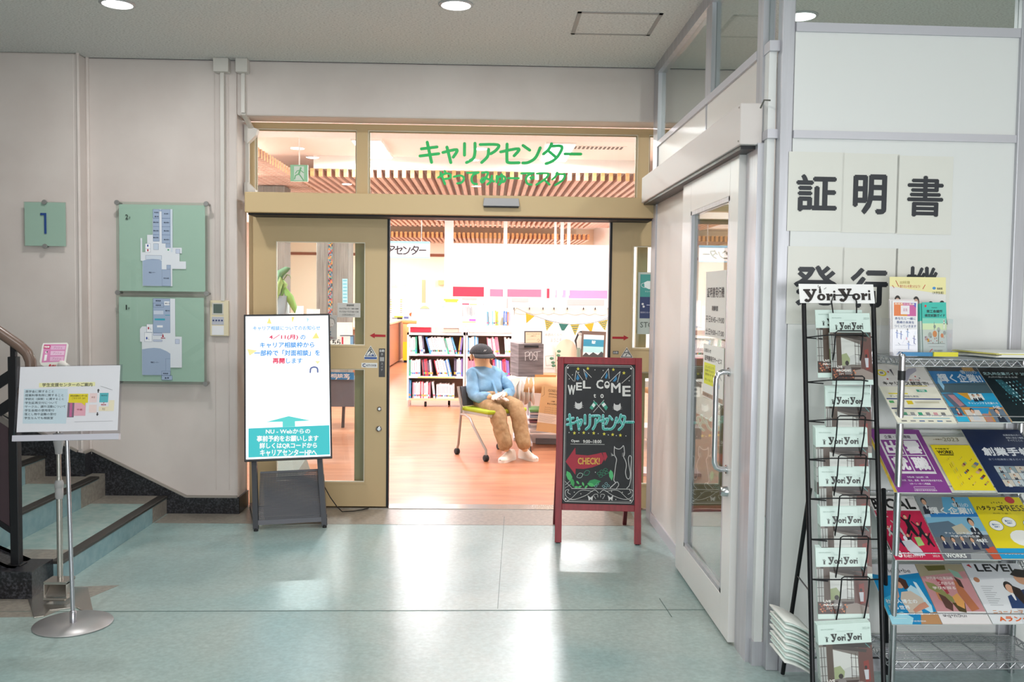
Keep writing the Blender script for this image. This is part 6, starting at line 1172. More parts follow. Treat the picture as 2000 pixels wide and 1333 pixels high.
# reception counter at the far left, desk and yellow cabinet
p1, p2 = fl(787, 703), fl(720, 745); zc = .88
t = thing('reception_counter', 'brown-sided reception counter just inside the doorway at the left', 'counter', loc=(p1.x, p1.y, 0))
d_ = p2-p1; MB().hexa([(0, 0, .04), (d_.x, d_.y, .04), (d_.x-2.6, d_.y, .04), (-2.6, 0, .04), (0, 0, zc), (d_.x, d_.y, zc), (d_.x-2.6, d_.y, zc), (-2.6, 0, zc)]).build('body', mat('#a3694d', .5, name='counter_brown'), t)
MB().hexa([(.04, 0.05, zc), (d_.x+.04, d_.y-.05, zc), (d_.x-2.6, d_.y-.05, zc), (-2.6, .05, zc), (.04, .05, zc+.035), (d_.x+.04, d_.y-.05, zc+.035), (d_.x-2.6, d_.y-.05, zc+.035), (-2.6, .05, zc+.035)]).build('worktop', mat('#dcb894', .4, name='counter_top'), t)
a, c = at(787, 632, 20.0), at(813, 706, 20.0); t = thing('yellow_front_cabinet', 'low wooden cabinet with a yellow lower door left of the bookcase', 'cabinet', loc=(a.x, 20.0, 0))
w = c.x-a.x; MB().box((.02, .02, 0), (w-.02, .38, .05)).build('plinth', blackrub, t); MB().box((0, 0, .45), (w, .4, .86)).build('body', mat('#d9a86a', .5), t); MB().box((-.02, -.02, .86), (w+.02, .42, .9)).build('top', mat('#c98f4e', .5), t); MB().box((0, 0, .05), (w, .4, .45)).build('door', mat('#f0c92a', .4), t)
for px, w_, y0, y1, c_ in ((824, 6, 547, 580, '#eccaa0'), (833, 15, 547, 580, '#faf3ec'), (850, 15, 546, 556, '#e2bd86')):
    a, c = at(px, y0, 22.5), at(px+w_, y1+60 if y1 > 560 else y1, 22.5); o = MB().box((a.x, 23.9 if px == 850 else 22.5, c.z if px == 850 else 0), (c.x, 23.97 if px == 850 else 22.6, a.z)).build('wall_box' if y1 < 560 else 'tall_locker', mat(c_, .5)); (setattr(o, 'location', (o.location.x, o.location.y, 0)), setattr(o, 'scale', (1, 1, (o.location.z+1))) ) if False else None; tag(o, {824: 'narrow pale wood post panel standing in front of the peach rear wall', 833: 'narrow white locker standing in front of the peach rear wall', 850: 'small light wood box mounted on the peach rear wall'}[px], 'box' if px == 850 else 'locker')
# ---- bookcases with books
YBk = 12.15; cream = mat('#ece2d8', .5, name='bookcase_white'); brn = mat('#8f6f5f', .6, name='bookcase_inside')
bcols = ['#f1eef0', '#eceaf2', '#f4e9ea', '#e8eef2', '#efe3ea', '#d98aa0', '#c3304c', '#3f86c8', '#4fa7d8', '#7a62b8', '#3aa585', '#e8b23a', '#3a3550', '#9a3038', '#dfe3e6']
names = dict(zip(bcols, ('white', 'white', 'white', 'white', 'white', 'pink', 'red', 'blue', 'sky blue', 'purple', 'green', 'yellow', 'dark', 'maroon', 'grey-white')))
_bk = {}; _bn = {}
ORD = ['first', 'second', 'third', 'fourth', 'fifth', 'sixth', 'seventh', 'eighth', 'ninth', 'tenth', 'eleventh', 'twelfth', 'thirteenth', 'fourteenth', 'fifteenth', 'sixteenth', 'seventeenth', 'eighteenth', 'nineteenth', 'twentieth']+['twenty-'+q for q in ('first', 'second', 'third', 'fourth', 'fifth', 'sixth', 'seventh', 'eighth', 'ninth')]+['thirtieth']
def book(c_, w, d, h, xw, y, z, tilt, lab, grp):
    k = (c_, round(w, 3), round(h, 2))
    r_ = thing('book', lab, 'book', loc=(xw, y, z), group=grp); r_.rotation_euler = (0, tilt, 0)
    if k not in _bk:
        b = MB(); b.mt(mat(c_, .45)).box((0, 0, 0), (w, d, h)); m2 = mat(random.choice(['#d24a6a', '#4a7fc8', '#333844', '#e2a02f', '#4aa58a', '#ffffff']), .45)
        b.mt(m2).box((.0015, -.0006, h*.12), (w-.0015, 0, h*.24)).mt(mat('#8a8490', .5)).box((w*.35, -.0006, h*.34), (w*.65, 0, h*.86)); _bk[k] = b.build('cover', None, r_)
    else:
        o = _bk[k].copy(); COL.objects.link(o); o.parent = r_
    return r_
def bookcase(x0, x1, label, rows, grp):
    t = thing('bookcase', label, 'bookcase', loc=(x0, YBk, 0)); w = x1-x0; z0, z1 = .09, .985; d = .32; th = .022
    MB().box((0, 0, z0), (th, d, z1)).build('side_panel', cream, t); MB().box((w-th, 0, z0), (w, d, z1)).build('side_panel', cream, t); MB().box((0, 0, z1-.03), (w, d, z1)).build('top_panel', cream, t); MB().box((th, d-.01, z0), (w-th, d, z1-.03)).build('back_panel', brn, t)
    zs = [z0+.0, .385, .68]
    for i, z in enumerate(zs):
        MB().box((th, 0, z), (w-th, d-.01, z+.024)).build('shelf', cream if i else mat('#d9b794', .5), t)
        if i: MB().box((th+.12, -.002, z+.004), (w-th-.1, 0, z+.014)).build('shelf_label', mat('#e8c82f' if i == 1 else '#d98aa8', .5), t)
    for x in (.02, w-.02):
        for y in (.03, d-.03): MB().tube([(x, y, 0), (x, y, z0)], .012, 8).build('foot', chrome, t)
    for x, y in ((w*.3, .05), (w*.7, .25)): MB().lathe((x, y, .035), [(.03, 0), (.035, .005), (.035, .025), (.03, .03)], 14, 'x').build('caster', blackrub, t)
    MB().box((0, -.02, z1+.075), (w, d, z1+.105)).build('riser_shelf', cream, t)
    for x in (.03, w-.03): MB().tube([(x, .02, z1), (x, .02, z1+.075)], .012, 8).build('riser_post', chrome, t)
    for ri, row in enumerate(rows):   # row: list of (u0, u1, height, lean, colours)
        z = zs[2-ri]+.0255
        for (u0, u1, h, ln, pal) in row:
            x = x0+th+(w-2*th)*u0; xe = x0+th+(w-2*th)*u1
            while x < xe-.012:
                bw_ = random.choice([.016, .02, .024, .013]); hh_ = h*random.choice([1, .97, 1.03, .93]); c_ = random.choice(pal)
                tl = ln; off = math.sin(abs(tl))*hh_
                cn = names.get(c_, 'pink'); kk = (cn, ri, grp); _bn[kk] = _bn.get(kk, 0)+1; lab = '%s %s book from the left on the %s shelf of the %s bookcase' % (ORD[_bn[kk]-1], cn, ('top', 'middle', 'bottom')[ri], grp)
                book(c_, bw_, .17, hh_, x+(off if tl < 0 else 0), YBk+.03, z+(bw_*math.sin(abs(tl)) if tl > 0 else 0), tl, lab, '%s books, %s shelf, %s bookcase' % (cn, ('top', 'middle', 'bottom')[ri], grp))
                x += bw_/math.cos(tl)+.0015
    return t
wh = bcols[:5]; mx_ = bcols
bx = lambda px: at(px, 700, YBk).x
bookcase(bx(795), bx(908), 'white three-tier bookcase on casters full of books, left of the seated figure', [
    [(.0, .16, .22, 0, wh+['#7a62b8', '#3aa585']), (.17, .27, .23, -.10, wh+['#3a3550', '#e8b23a']), (.30, .76, .225, -.26, wh*2+['#d98aa0', '#3aa585', '#3a3550', '#3f86c8']), (.77, .80, .22, -.3, ['#4fa7d8']), (.90, .975, .22, .12, ['#e8b23a', '#9a3038', '#7a62b8', '#f1eef0'])],
    [(.0, .22, .22, 0, wh+['#d98aa0', '#3aa585']), (.23, .42, .22, -.10, ['#9a3038', '#3a3550', '#e8b23a', '#f1eef0', '#c3304c']), (.46, .74, .22, -.22, wh+['#c3304c', '#3f86c8']), (.83, .98, .235, 0, ['#f1eef0', '#7a62b8', '#3a3550', '#eceaf2'])],
    [(.0, .06, .24, 0, ['#3f86c8', '#e8b23a', '#4fa7d8']), (.07, .41, .215, 0, wh+['#d98aa0', '#c3304c']), (.42, .47, .24, -.12, ['#3a3550', '#f1eef0']), (.51, .85, .19, 0, ['#f1eef0', '#efe3ea', '#f4e9ea'])]], 'left')
bookcase(bx(910), bx(1024), 'white three-tier bookcase behind the seated figure holding pink and blue books', [
    [(.0, .20, .23, 0, ['#4fa7d8', '#e8eef2']), (.34, .56, .225, -.14, ['#d98aa0', '#e2708f', '#efe3ea']), (.66, .95, .225, -.08, wh)],
    [(.0, .2, .23, 0, ['#d98aa0', '#e2708f']), (.45, .76, .23, -.08, ['#3f86c8', '#4fa7d8', '#7a62b8', '#c3304c', '#f1eef0'])],
    [(.05, .9, .2, 0, wh+['#d98aa0'])]], 'right')
zr_ = .985+.105
def stand_card(name, label, x0, y0, x1, y1, Y, fn, base='#fbf8f6', th=.004, cat='card'):
    a, b_, c_ = at(x0, y1, Y), at(x1, y1, Y), at(x0, y0, Y); zb = zr_+.001
    h = c_.z-zb; t = thing(name, label, cat, loc=(a.x, Y, zb)); w = b_.x-a.x
    MB().box((0, 0, 0), (w, th, h)).build('sheet', mat(base, .5), t); P = Print(w, h, ((x0, y0), (x1, y0), (x1, y1), (x0, y1))); fn(P)
    if P.b.v: P.build('print', t)
    return t
stand_card('folded_card', 'white folded card with a small green tree drawing on the left bookcase', 814, 592, 849, 637, 12.22, lambda P: P.poly([(819, 604), (824, 599), (830, 597), (836, 600), (839, 604)], '#9fb37a', 2).line([(819, 604), (839, 604)], 1, '#666677', 3).line([(831, 607), (831, 636)], .4, '#ddd8e6', 2).rect(822, 613, 828, 615, '#cfe6ee', 2), '#f6f4f6', cat='card')
stand_card('event_flyer', 'white flyer with a yellow banner standing on the left bookcase', 850, 581, 900, 637, 12.30, lambda P: P.rect(866, 584, 895, 588, '#f0e43a', 2).rect(869, 588, 893, 591, '#f0e43a', 2).text('インターンシップ募集', 868, 584.6, 892, 587.4, '#6b6a30').rect(863, 597, 868, 603, '#8fd0a8', 2).rect(869, 598, 896, 604, '#fbe6c8', 2).text('オンライン説明会', 870, 599, 894, 603, '#e08a5a'), '#fdfbf8', cat='flyer')
stand_card('book_spine_poster', 'poster with dark vertical book spines and a magenta label, middle of the bookcases', 901, 592, 932, 639, 12.28, lambda P: [P.rect(902, 593, 916, 596, '#d62f4c', 2), P.rect(917, 594, 931, 596.5, '#dfa468', 2)]+[P.rect(903+2.1*k, 598+(k*7 % 5), 904+2.1*k, 621-(k*5 % 4), ('#333', '#6b5a55', '#a06a60', '#222')[k % 4], 2) for k in range(13)]+[P.rect(903, 626, 915, 631, '#9aa0d0', 2), P.rect(904, 627, 914, 630, '#fff', 3), P.rect(916, 626, 929, 631, '#e04aa0', 2), P.rect(903, 632, 929, 634, '#f0e43a', 2)], '#faf4f3', cat='poster')
stand_card('white_notice', 'large white notice with faint lettering standing behind books on the right bookcase', 933, 583, 983, 638, 12.34, lambda P: P.text('本を貸し出しています', 937, 594, 965, 597, '#7a6f70', .02).text('ご自由にお読みください', 937, 601, 966, 603, '#a9a0a0').text('返却はこちらへ', 944, 588, 962, 590, '#c9c0c0'), '#fdfaf8', cat='notice')
for k, (px, c_, hpx) in enumerate(((948, '#bfe0ea', 29), (951, '#5f9ab0', 28), (955, '#dfe6ea', 29), (958, '#e8ecee', 28), (961, '#7ac0da', 29), (964, '#e7e9ea', 27), (967, '#f0e04a', 30), (971, '#e4d84a', 28), (983, '#3a66b0', 29), (987, '#2f6fc0', 28), (990, '#e2703a', 27), (994, '#f0a0c0', 28))):
    p = at(px, 637, 12.2); book(c_, .019, .17, at(px, 637-hpx, 12.2).z-zr_, p.x, 12.2, zr_, -.03 if k < 8 else .02, '%s book standing on top of the right bookcase' % ('pale blue', 'teal blue', 'pale grey', 'off-white', 'sky blue', 'light grey', 'bright yellow', 'dull yellow', 'navy blue', 'deep blue', 'orange', 'rose pink')[k], 'books on the right bookcase top')
for k, (px, w_, z_, h_, c_, lb) in enumerate(((801, .27, .99, .062, '#e03a58', 'red box file lying between the left bookcase top and its riser shelf'), (866, .2, .99, .05, '#f3e6dc', 'cream tray lying under the riser shelf of the left bookcase'), (848, .24, 1.092, .02, '#a8a8b0', 'grey stapler-like rod lying on the left riser shelf'))):
    p = at(px, 640, 12.2); tag(MB().box((p.x, 12.2, z_), (p.x+w_, 12.4, z_+h_)).build(('box_file', 'tray', 'rod')[k], mat(c_, .5)), lb, ('file', 'tray', 'rod')[k])

# ---- display table, post box, room divider, bunting
YT = 8.85
xA = at(1012, 745, YT).x
t = thing('display_table', 'folding table on casters under white and kraft cloth, right of the seated figure', 'table', loc=(xA, YT, 0))
MB().box((0, 0, .675), (1.5, .6, .70)).build('tabletop', roomwh, t)
for x in (.12, 1.38):
    MB().tube([(x, .3, .06), (x, .3, .675)], .02, 10).build('leg', aluL, t); MB().box((x-.025, -.05, .045), (x+.025, .65, .075)).build('foot_bar', aluL, t)
    for y in (-.02, .62): MB().lathe((x-.012, y, .028), [(.02, 0), (.028, .004), (.028, .02), (.02, .024)], 14, 'x').build('caster', blackrub, t)
p = fl(1046, 868); MB().beam((p.x-xA, p.y-YT, .03), (p.x-xA+.8, p.y-YT-.05, .03), .06, .05).build('foot_bar', mat('#77767a', .5), t)
p = at(1005, 842, 9.8); q_ = fl(1005, 850); MB().tube([(q_.x-xA, q_.y-YT, .05), (q_.x-xA-.03, q_.y-YT, .35), (q_.x-xA+.1, q_.y-YT-.3, .62)], .018, 8).lathe((q_.x-xA-.012, q_.y-YT, .03), [(.022, 0), (.03, .004), (.03, .02), (.022, .024)], 14, 'x').build('rear_leg', aluL, t)
zt = .702
def cloth(name, label, m, x0, x1, drop, seed):
    random.seed(seed); n = 16; vs = []; fs = []; T_ = V((xA, YT, 0)); prof = [(.55, zt+.004), (.02, zt+.006), (-.012, zt), (-.022, zt-.05), (-.03, zt-drop*.5), (-.035, zt-drop)]
    for i in range(n+1):
        x = x0+(x1-x0)*i/n
        for j, (y, z) in enumerate(prof): w_ = .014*math.sin(i*1.7+j*.4)*max(0, j-2); vs.append((x-.01*j*(1 if i == 0 else 0), y-w_-(.0 if j < 3 else .006), z-(.02*math.sin(i*.9) if j == 5 else 0)))
    m_ = len(prof)
    for i in range(n):
        for j in range(m_-1): a = i*m_+j; fs.append((a, a+m_, a+m_+1, a+1))
    b = MB(); b.add([V(v)+T_ for v in vs], fs, True); o = b.build(name, m); md = o.modifiers.new('s', 'SOLIDIFY'); md.thickness = .002; return tag(o, label, 'cloth')
cloth('white_cloth', 'white cloth draped over the corner of the display table beside the figure', mat('#f2e7e0', .8), -.03, .16, .24, 3)
cloth('kraft_paper', 'tan kraft paper sheet hanging over the front of the display table', mat('#d9aa7c', .7), .10, 1.4, .13, 5)
b = MB(); c0 = V((xA-.03, YT, 0)); b.add([(xA-.03, YT-.02, zt+.006), (xA+.03, YT-.03, zt+.006), (xA-.05, YT-.05, zt-.13), (xA-.10, YT-.04, zt-.10), (xA-.13, YT+.02, zt+.0), (xA-.12, YT+.25, zt-.02), (xA-.03, YT+.3, zt+.006), (xA-.11, YT-.02, zt-.02)], [(0, 1, 2, 3, 7), (0, 7, 4, 5, 6)]); o = b.build('cloth_corner', mat('#efe2da', .8)); md = o.modifiers.new('s', 'SOLIDIFY'); md.thickness = .003; tag(o, 'loose white cloth corner hanging off the left end of the display table', 'cloth')
# post box
a, c = at(1013, 672, YT+.02), at(1061, 745, YT+.02); w, h = c.x-a.x, a.z-zt-.008; xs_ = at(998, 672, YT+.05).x
t = thing('post_box', 'grey wood-look cardboard box lettered POST on the display table', 'box', loc=(a.x, YT+.02, zt+.008)); dx_ = xs_-a.x
MB().hexa([(0, 0, 0), (w, .02, 0), (w+dx_, .30, 0), (dx_, .26, 0), (0, 0, h), (w, .02, h), (w+dx_, .30, h), (dx_, .26, h)]).build('carton', greyw, t)
P = Print(w, h, ((1241, 545), (1498, 545), (1498, 925), (1241, 925))); P.line([(1310, 645), (1312, 738)], 4, '#eceae8').curve([(1306, 650), (1340, 636), (1352, 660), (1340, 682), (1312, 690)], 4, '#eceae8').curve([(1365, 640), (1352, 690), (1362, 728), (1380, 720), (1386, 670), (1374, 640)], 4, '#eceae8', closed=True).curve([(1424, 638), (1402, 640), (1398, 668), (1418, 690), (1420, 722), (1396, 732)], 4, '#eceae8').line([(1432, 640), (1430, 732)], 4, '#eceae8').line([(1414, 638), (1466, 628)], 4, '#eceae8'); P.build('lettering', t)
MB().hexa([(w*.22, -.004, h-.035), (w*.8, .012, h-.035), (w*.8, .02, h-.035), (w*.22, .01, h-.035), (w*.22, -.004, h-.015), (w*.8, .012, h-.015), (w*.8, .02, h-.015), (w*.22, .01, h-.015)]).build('slot', blackrub, t)
a, c = at(1045, 737, YT+.0), at(1086, 746, YT); tag(MB().box((a.x, YT+.02, zt+.006), (c.x, YT+.2, zt+.028)).build('wooden_tray', mat('#c08a52', .5)), 'thin wooden tray lying beside the POST box on the table', 'tray')
# poster at the table front
def f_kraft(P):
    P.rect(1440, 970, 1655, 1333, '#d0a878', 0); P.rect(1440, 1240, 1655, 1333, '#e3d2c0', 1)
    P.text('CLOSED BOX', 1500, 1000, 1610, 1024, '#5a4430', .01).text('(KRAX)', 1510, 1036, 1580, 1056, '#5a4430', .02).text('お仕事相談', 1510, 1064, 1590, 1078, '#7a624a').text('ご応募', 1536, 1108, 1570, 1122, '#5a4430', .02).text('あなたの声を', 1505, 1132, 1590, 1150, '#5a4430', .02).disc(1630, 1100, 34, '#f3eae0', 2, ry=30)
    for k, y in enumerate((1175, 1195, 1215, 1235)): P.text('キャリアセンターへの質問', 1490, y, 1620, y+9, '#6b5238', .01)
    for k in range(6): P.line([(1450, 1262+11*k), (1600-(k % 3)*14, 1264+11*k)], 2, '#8d8078', 3, rnd=False)
    P.line([(1460, 985), (1470, 1060), (1450, 1080)], 3, '#8a6a44', 3)
def quadsheet(name, label, cat, TL, TR, BR, BL, Y, fn, q, base, th=.002):
    a, b_, c_ = at(*BL, Y), at(*BR, Y), at(*TL, Y); F = frame(a, b_-a, c_-a); w, h = (b_-a).length, (c_-a).length; return sheet(name, label, cat, w, h, F, fn, q, mat(base, .6), th)
quadsheet('kraft_poster', 'tan printed poster taped to the front of the display table', 'poster', (1050, 752), (1097, 753), (1094, 848), (1047, 842), YT-.075, f_kraft, ((1440, 970), (1655, 970), (1655, 1420), (1440, 1420)), '#d0a878')
# magazines under table
for k, (dz, c_) in enumerate(((.36, '#7fc47a'), (.33, '#e6e0ea'), (.30, '#b9c6dc'), (.25, '#8a5a6a'), (.16, '#e4dcda'))):
    tag(MB().box((xA+.12, YT+.1, dz), (xA+.45, YT+.4, dz+.02)).build('stacked_paper', mat(c_, .5)), '%s pile of papers on the undershelf of the display table' % ('green', 'lilac', 'pale blue', 'dark plum', 'cream')[k], 'papers', None)
tag(MB().box((xA+.1, YT+.08, .14), (xA+.5, YT+.45, .155)).box((xA+.1, YT+.08, .235), (xA+.5, YT+.45, .245)).box((xA+.1, YT+.08, .29), (xA+.5, YT+.45, .298)).box((xA+.1, YT+.43, .0), (xA+.5, YT+.45, .35)).build('paper_rack', roomwh), 'small white paper rack under the display table', 'rack')
# room divider board with paper garland
YD = 9.55; a, c = at(1000, 599, YD), at(1260, 770, YD)
t = thing('display_board', 'white display board on feet behind the table, hung with clipped cloths', 'display board', loc=(a.x, YD, 0)); w = c.x-a.x
zD = at(1100, 600, YD).z; MB().box((0, 0, .25), (w, .03, zD)).build('panel', mat('#fbf7f4', .6), t, bevel=.01)
for x in (.05, w-.05): MB().box((x-.02, -.15, 0), (x+.02, .2, .03)).box((x-.015, 0, .03), (x+.015, .03, .25)).build('foot', aluL, t)
pxs = (1004, 1034, 1060.5, 1082, 1108, 1139.5, 1162.5, 1188); cl = mat('#f0ddd0', .8, name='garland_cloth')
for i in range(len(pxs)-1):
    x0, x1 = at(pxs[i], 602, YD-.01).x-a.x, at(pxs[i+1], 602, YD-.01).x-a.x; n = 8; zz = at(1080, 601, YD).z
    pl = [(x0, zz)]+[(x0+(x1-x0)*k/n, zz-.055-.02*math.sin(PI*k/n)) for k in range(n+1)]+[(x1, zz)]
    MB().prism(pl, -.006, -.003).build('garland_cloth', cl, t)
for i, px in enumerate(pxs): x = at(px, 603, YD-.01).x-a.x; z = at(px, 603, YD).z; MB().box((x-.004, -.02, z-.012), (x+.004, .0, z+.012)).build('clip', blackrub, t)
# bunting
YB_ = 9.35
bt = thing('bunting', 'string bunting of mustard and teal pennants across the white display board', 'bunting', loc=at(1009, 602, YB_)); B0 = V(bt.location)
sp_ = [(1004, 616), (1005, 607), (1009, 602), (1028, 611), (1046, 618), (1066, 625), (1082, 629), (1100, 632), (1112, 634), (1130, 634), (1146, 632), (1162, 630), (1172, 627), (1188, 621)]
MB().tube([at(x, y, YB_)-B0 for x, y in sp_], .0025, 5).build('string', mat('#55504c'), bt)
flags = [((1027, 612), (1044, 618), (1028, 632), 'y'), ((1064, 625), (1081, 630), (1067.5, 646), 'd'), ((1091, 632), (1110, 634), (1099, 646), 'g'), ((1114, 634), (1132, 633), (1123, 655), 'd'), ((1141, 634), (1160, 631), (1155, 651), 'y'), ((1168, 629), (1187, 624), (1181.5, 646), 'd')]
for A_, B_, C_2, k in flags:
    pts = [at(*A_, YB_-.01), at(*B_, YB_-.01), at(*C_2, YB_-.012)]
    if k == 'g': pts = [at(1091, 632, YB_-.01), at(1110, 634, YB_-.01), at(1102, 646, YB_-.01), at(1097, 646, YB_-.01)]
    b = MB(); L_ = [(p.x-B0.x, p.z-B0.z) for p in pts]; b.prism(L_, -.012, -.009)
    o = b.build('pennant', mat({'y': '#d7a52c', 'g': '#2f6b62', 'd': '#3f6f74'}[k], .8), bt)
    if k == 'd':
        b = MB(); b.mt(mat('#d9b43a', .8))
        for i in range(5):
            for j in range(5-i):
                u, v = (.1+.2*j+.1*i), .12+.2*i; top = pts[0]+(pts[1]-pts[0])*min(u, .95); p = top*(1-v)+pts[2]*v if False else pts[0]*(1-v)*(1-(.1+.2*j)/(1-.2*i if i < 5 else 1) if False else (1-v)*(1-u)) + pts[1]*0 if False else pts[0]+(pts[1]-pts[0])*(.12+.19*j+.1*i)+((pts[2]-(pts[0]+pts[1])/2))*(.1+.2*i)
                x, z = p.x-B0.x, p.z-B0.z; r_ = .0085; b.add([(x+r_*math.cos(PI*k2/4), -.0125, z+r_*math.sin(PI*k2/4)) for k2 in range(8)], [tuple(range(8))])
        b.build('dots', None, bt, fix=False)['kind'] = 'stuff'
    if k != 'y': o['label'] = 'dark green pennant' if k == 'g' else 'teal pennant with mustard dots'
# framed certificate and pictures leaning on the board
def fr_cert(P): P.rect(0, 0, 100, 100, '#55504e', 0).rect(7, 9, 93, 91, '#e9cbaa', 1).text('キャリアセンターの', 14, 18, 86, 28, '#8a7458', .01).text('ご案内です', 34, 34, 66, 43, '#8a7458', .01).line([(16, 64), (60, 64)], 1.5, '#a58c70', 2).curve([(72, 72), (78, 60), (86, 74), (76, 80), (84, 84)], 1.5, '#6b5844', 2)
q100 = ((0, 0), (100, 0), (100, 100), (0, 100))
quadsheet('framed_certificate', 'small dark framed tan certificate standing on the POST box', 'frame', (1023, 647), (1059, 648), (1059, 672.5), (1024, 672.5), 9.0, fr_cert, q100, '#55504e', .01)
def fr_arch(P): P.text('本読みくらべ', 0, 2, 60, 10, '#b0aaa8').text('ようこそ', 20, 16, 58, 26, '#b0aaa8').line([(2, 66), (30, 64), (34, 90), (4, 92)], 1, '#999490', 2, True)
quadsheet('faint_drawing', 'pale sheet with faint pencil lettering behind the arch on the display board', 'drawing', (1064, 650), (1120, 650), (1120, 720), (1064, 720), 9.545, fr_arch, q100, '#f6f0ea')
ao = at(1083, 727, 9.44); xr = at(1126, 720, 9.48).x-ao.x; zz = at(1100, 662, 9.48).z-ao.z
pl = [(0, 0), (0, zz*.55)]+[(xr/2-xr/2*math.cos(PI*k/10), zz*.55+zz*.45*math.sin(PI*k/10)) for k in range(1, 10)]+[(xr, zz*.55), (xr, 0)]
tag(MB().prism([(ao.x+x, ao.z+z) for x, z in pl], 9.40, 9.415).build('arch_panel', mat('#ecd8c2', .6)), 'beige arched card standing before the white display board', 'card')
def ph(P): P.rect(0, 0, 100, 100, '#6b5850', 0).rect(8, 14, 92, 100, '#e9eef0', 1).rect(8, 32, 92, 70, '#2f88a8', 2).rect(8, 60, 92, 84, '#9fd0d8', 2.2).disc(50, 46, 5, '#e9f4f4', 3, ry=3).text('星空', 42, 36, 58, 48, '#e9f4f6', .02, 4).poly([(8, 96), (20, 84), (34, 94), (50, 82), (70, 92), (84, 78), (92, 84), (92, 100), (8, 100)], '#3c3f44', 3)
quadsheet('wood_photo_frame', 'tilted wood-look frame with a teal landscape picture near the chalkboard top', 'frame', (1142, 647), (1175, 654), (1180, 728), (1133, 726), 9.3, ph, ((0, 0), (100, 0), (100, 160), (0, 160)), '#6b5850', .015)
b = MB(); Yc = 9.38; b.prism([(at(x, y, Yc).x, at(x, y, Yc).z) for x, y in ((1127, 727), (1128, 690), (1124, 672), (1122, 666), (1129, 650), (1134, 647), (1140, 647), (1141, 652), (1138, 670), (1136, 727))], Yc, Yc+.01); tag(b.build('dark_cutout_card', mat('#3c3a3c', .6)), 'dark cutout card behind the white standing figure cutout', 'cutout')  # dark card a little larger than the figure cutout in front
b = MB(); Yc = 9.35; b.mt(mat('#e6ece8', .6)).prism([(at(x, y, Yc).x, at(x, y, Yc).z) for x, y in ((1128, 727), (1127, 676), (1126, 666), (1130, 656), (1138, 656), (1138, 670), (1134, 684), (1133, 727))], Yc, Yc+.008).mt(mat('#cfc9c2', .6)); p = at(1133, 653, Yc); b.lathe((p.x, Yc, p.z), [(.018, 0), (.018, .008)], 12, 'y').box((p.x-.028, Yc-.002, p.z+.006), (p.x+.028, Yc+.01, p.z+.014)); b.mt(mat('#9fb5a8', .6)).box((p.x-.03, Yc-.002, p.z-.24), (p.x+.002, Yc+.008, p.z-.14)); tag(b.build('figure_cutout', None), 'white cardboard cutout of a standing person in a hat', 'cutout')
# eucalyptus sprig in a glass by the chalkboard
vs_ = at(1087, 730, 8.9); t = thing('eucalyptus_vase', 'small glass with a eucalyptus sprig left of the chalkboard', 'vase', loc=(vs_.x, 8.9, zt+.006))
MB().lathe((0, 0, 0), [(.02, 0), (.022, .01), (.018, .10)], 14).build('glass', acry, t); MB().tube([(0, 0, .01), (-.01, 0, .12), (-.012, 0, .24)], .0025, 5).build('stem', mat('#6b7a5a'), t)
lfm = mat('#5f8a6f', .6)
for i, (x, z) in enumerate(((-.035, .14), (.02, .16), (-.05, .18), (.015, .21), (-.03, .11), (.02, .25))): MB().ball((x, 0, z), (.02, .004, .015), 10, 6).build('leaf', lfm, t)

# ---- seen through the left door glass: plant, papers, counter sign, bench with blue banner
YQ = 8.3
t = thing('potted_plant', 'broad-leaved green plant in a tall grey pot inside the left door glass', 'plant', loc=(at(549, 700, YQ).x, YQ, 0)); T0 = V(t.location)
zp = at(549, 578, YQ).z; MB().lathe((0, 0, 0), [(.03, 0), (.045, .02), (.075, zp), (.065, zp), (.06, zp-.03)], 24).build('pot', mat('#a5a8ad', .5), t)
for k, pts in enumerate((((545, 580), (543, 548), (548, 534), (560, 526), (567, 524)), ((549, 580), (556, 556), (550, 546), (545, 560), (540, 590)), ((551, 578), (556, 566), (566, 582), (575, 602), (576, 612)), ((546, 578), (538, 562), (532, 556), (528, 570), (524, 590)), ((549, 576), (553, 548), (560, 537), (566, 538), (568, 545)))):
    b = MB(); n = len(pts); vs = []; fs = []; ws = (.008, .028, .036, .026, .003) if k != 4 else (.004, .006, .008, .006, .002)
    for i, (x, y) in enumerate(pts):
        p = at(x, y, YQ-.02*i)-T0; q = pts[min(i+1, n-1)]; r_ = pts[max(i-1, 0)]; dx, dy = q[0]-r_[0], q[1]-r_[1]; L_ = math.hypot(dx, dy); nx, nz = dy/L_, dx/L_
        vs += [p+V((nx*ws[i], 0, nz*ws[i])), p+V((0, -.012, 0)), p-V((nx*ws[i], 0, nz*ws[i]))]
    for i in range(n-1): a0 = 3*i; fs += [(a0, a0+3, a0+4, a0+1), (a0+1, a0+4, a0+5, a0+2)]
    b.add(vs, fs, True); o = b.build('leaf', mat(('#7fae86', '#a9c47a', '#9cc46a', '#8fb58a', '#8a9c6a')[k], .5), t); md = o.modifiers.new('s', 'SOLIDIFY'); md.thickness = .002
a = at(548, 622, 9.6); t = thing('side_counter', 'white topped counter inside the left door glass carrying papers and a desk sign', 'counter', loc=(a.x, 8.9, 0)); zc2 = at(650, 683, 9.0).z
MB().box((-.4, 0, zc2-.03), (.86, 1.2, zc2)).build('worktop', mat('#efe3da', .5), t)
MB().box((-.4, .3, .05), (1.0, .34, zc2-.04)).build('front_panel', mat('#e3d8d0', .5), t) if False else None
for x in (-.35, .16): MB().box((x, .4, 0), (x+.04, .44, zc2-.03)).build('leg', aluL, t)
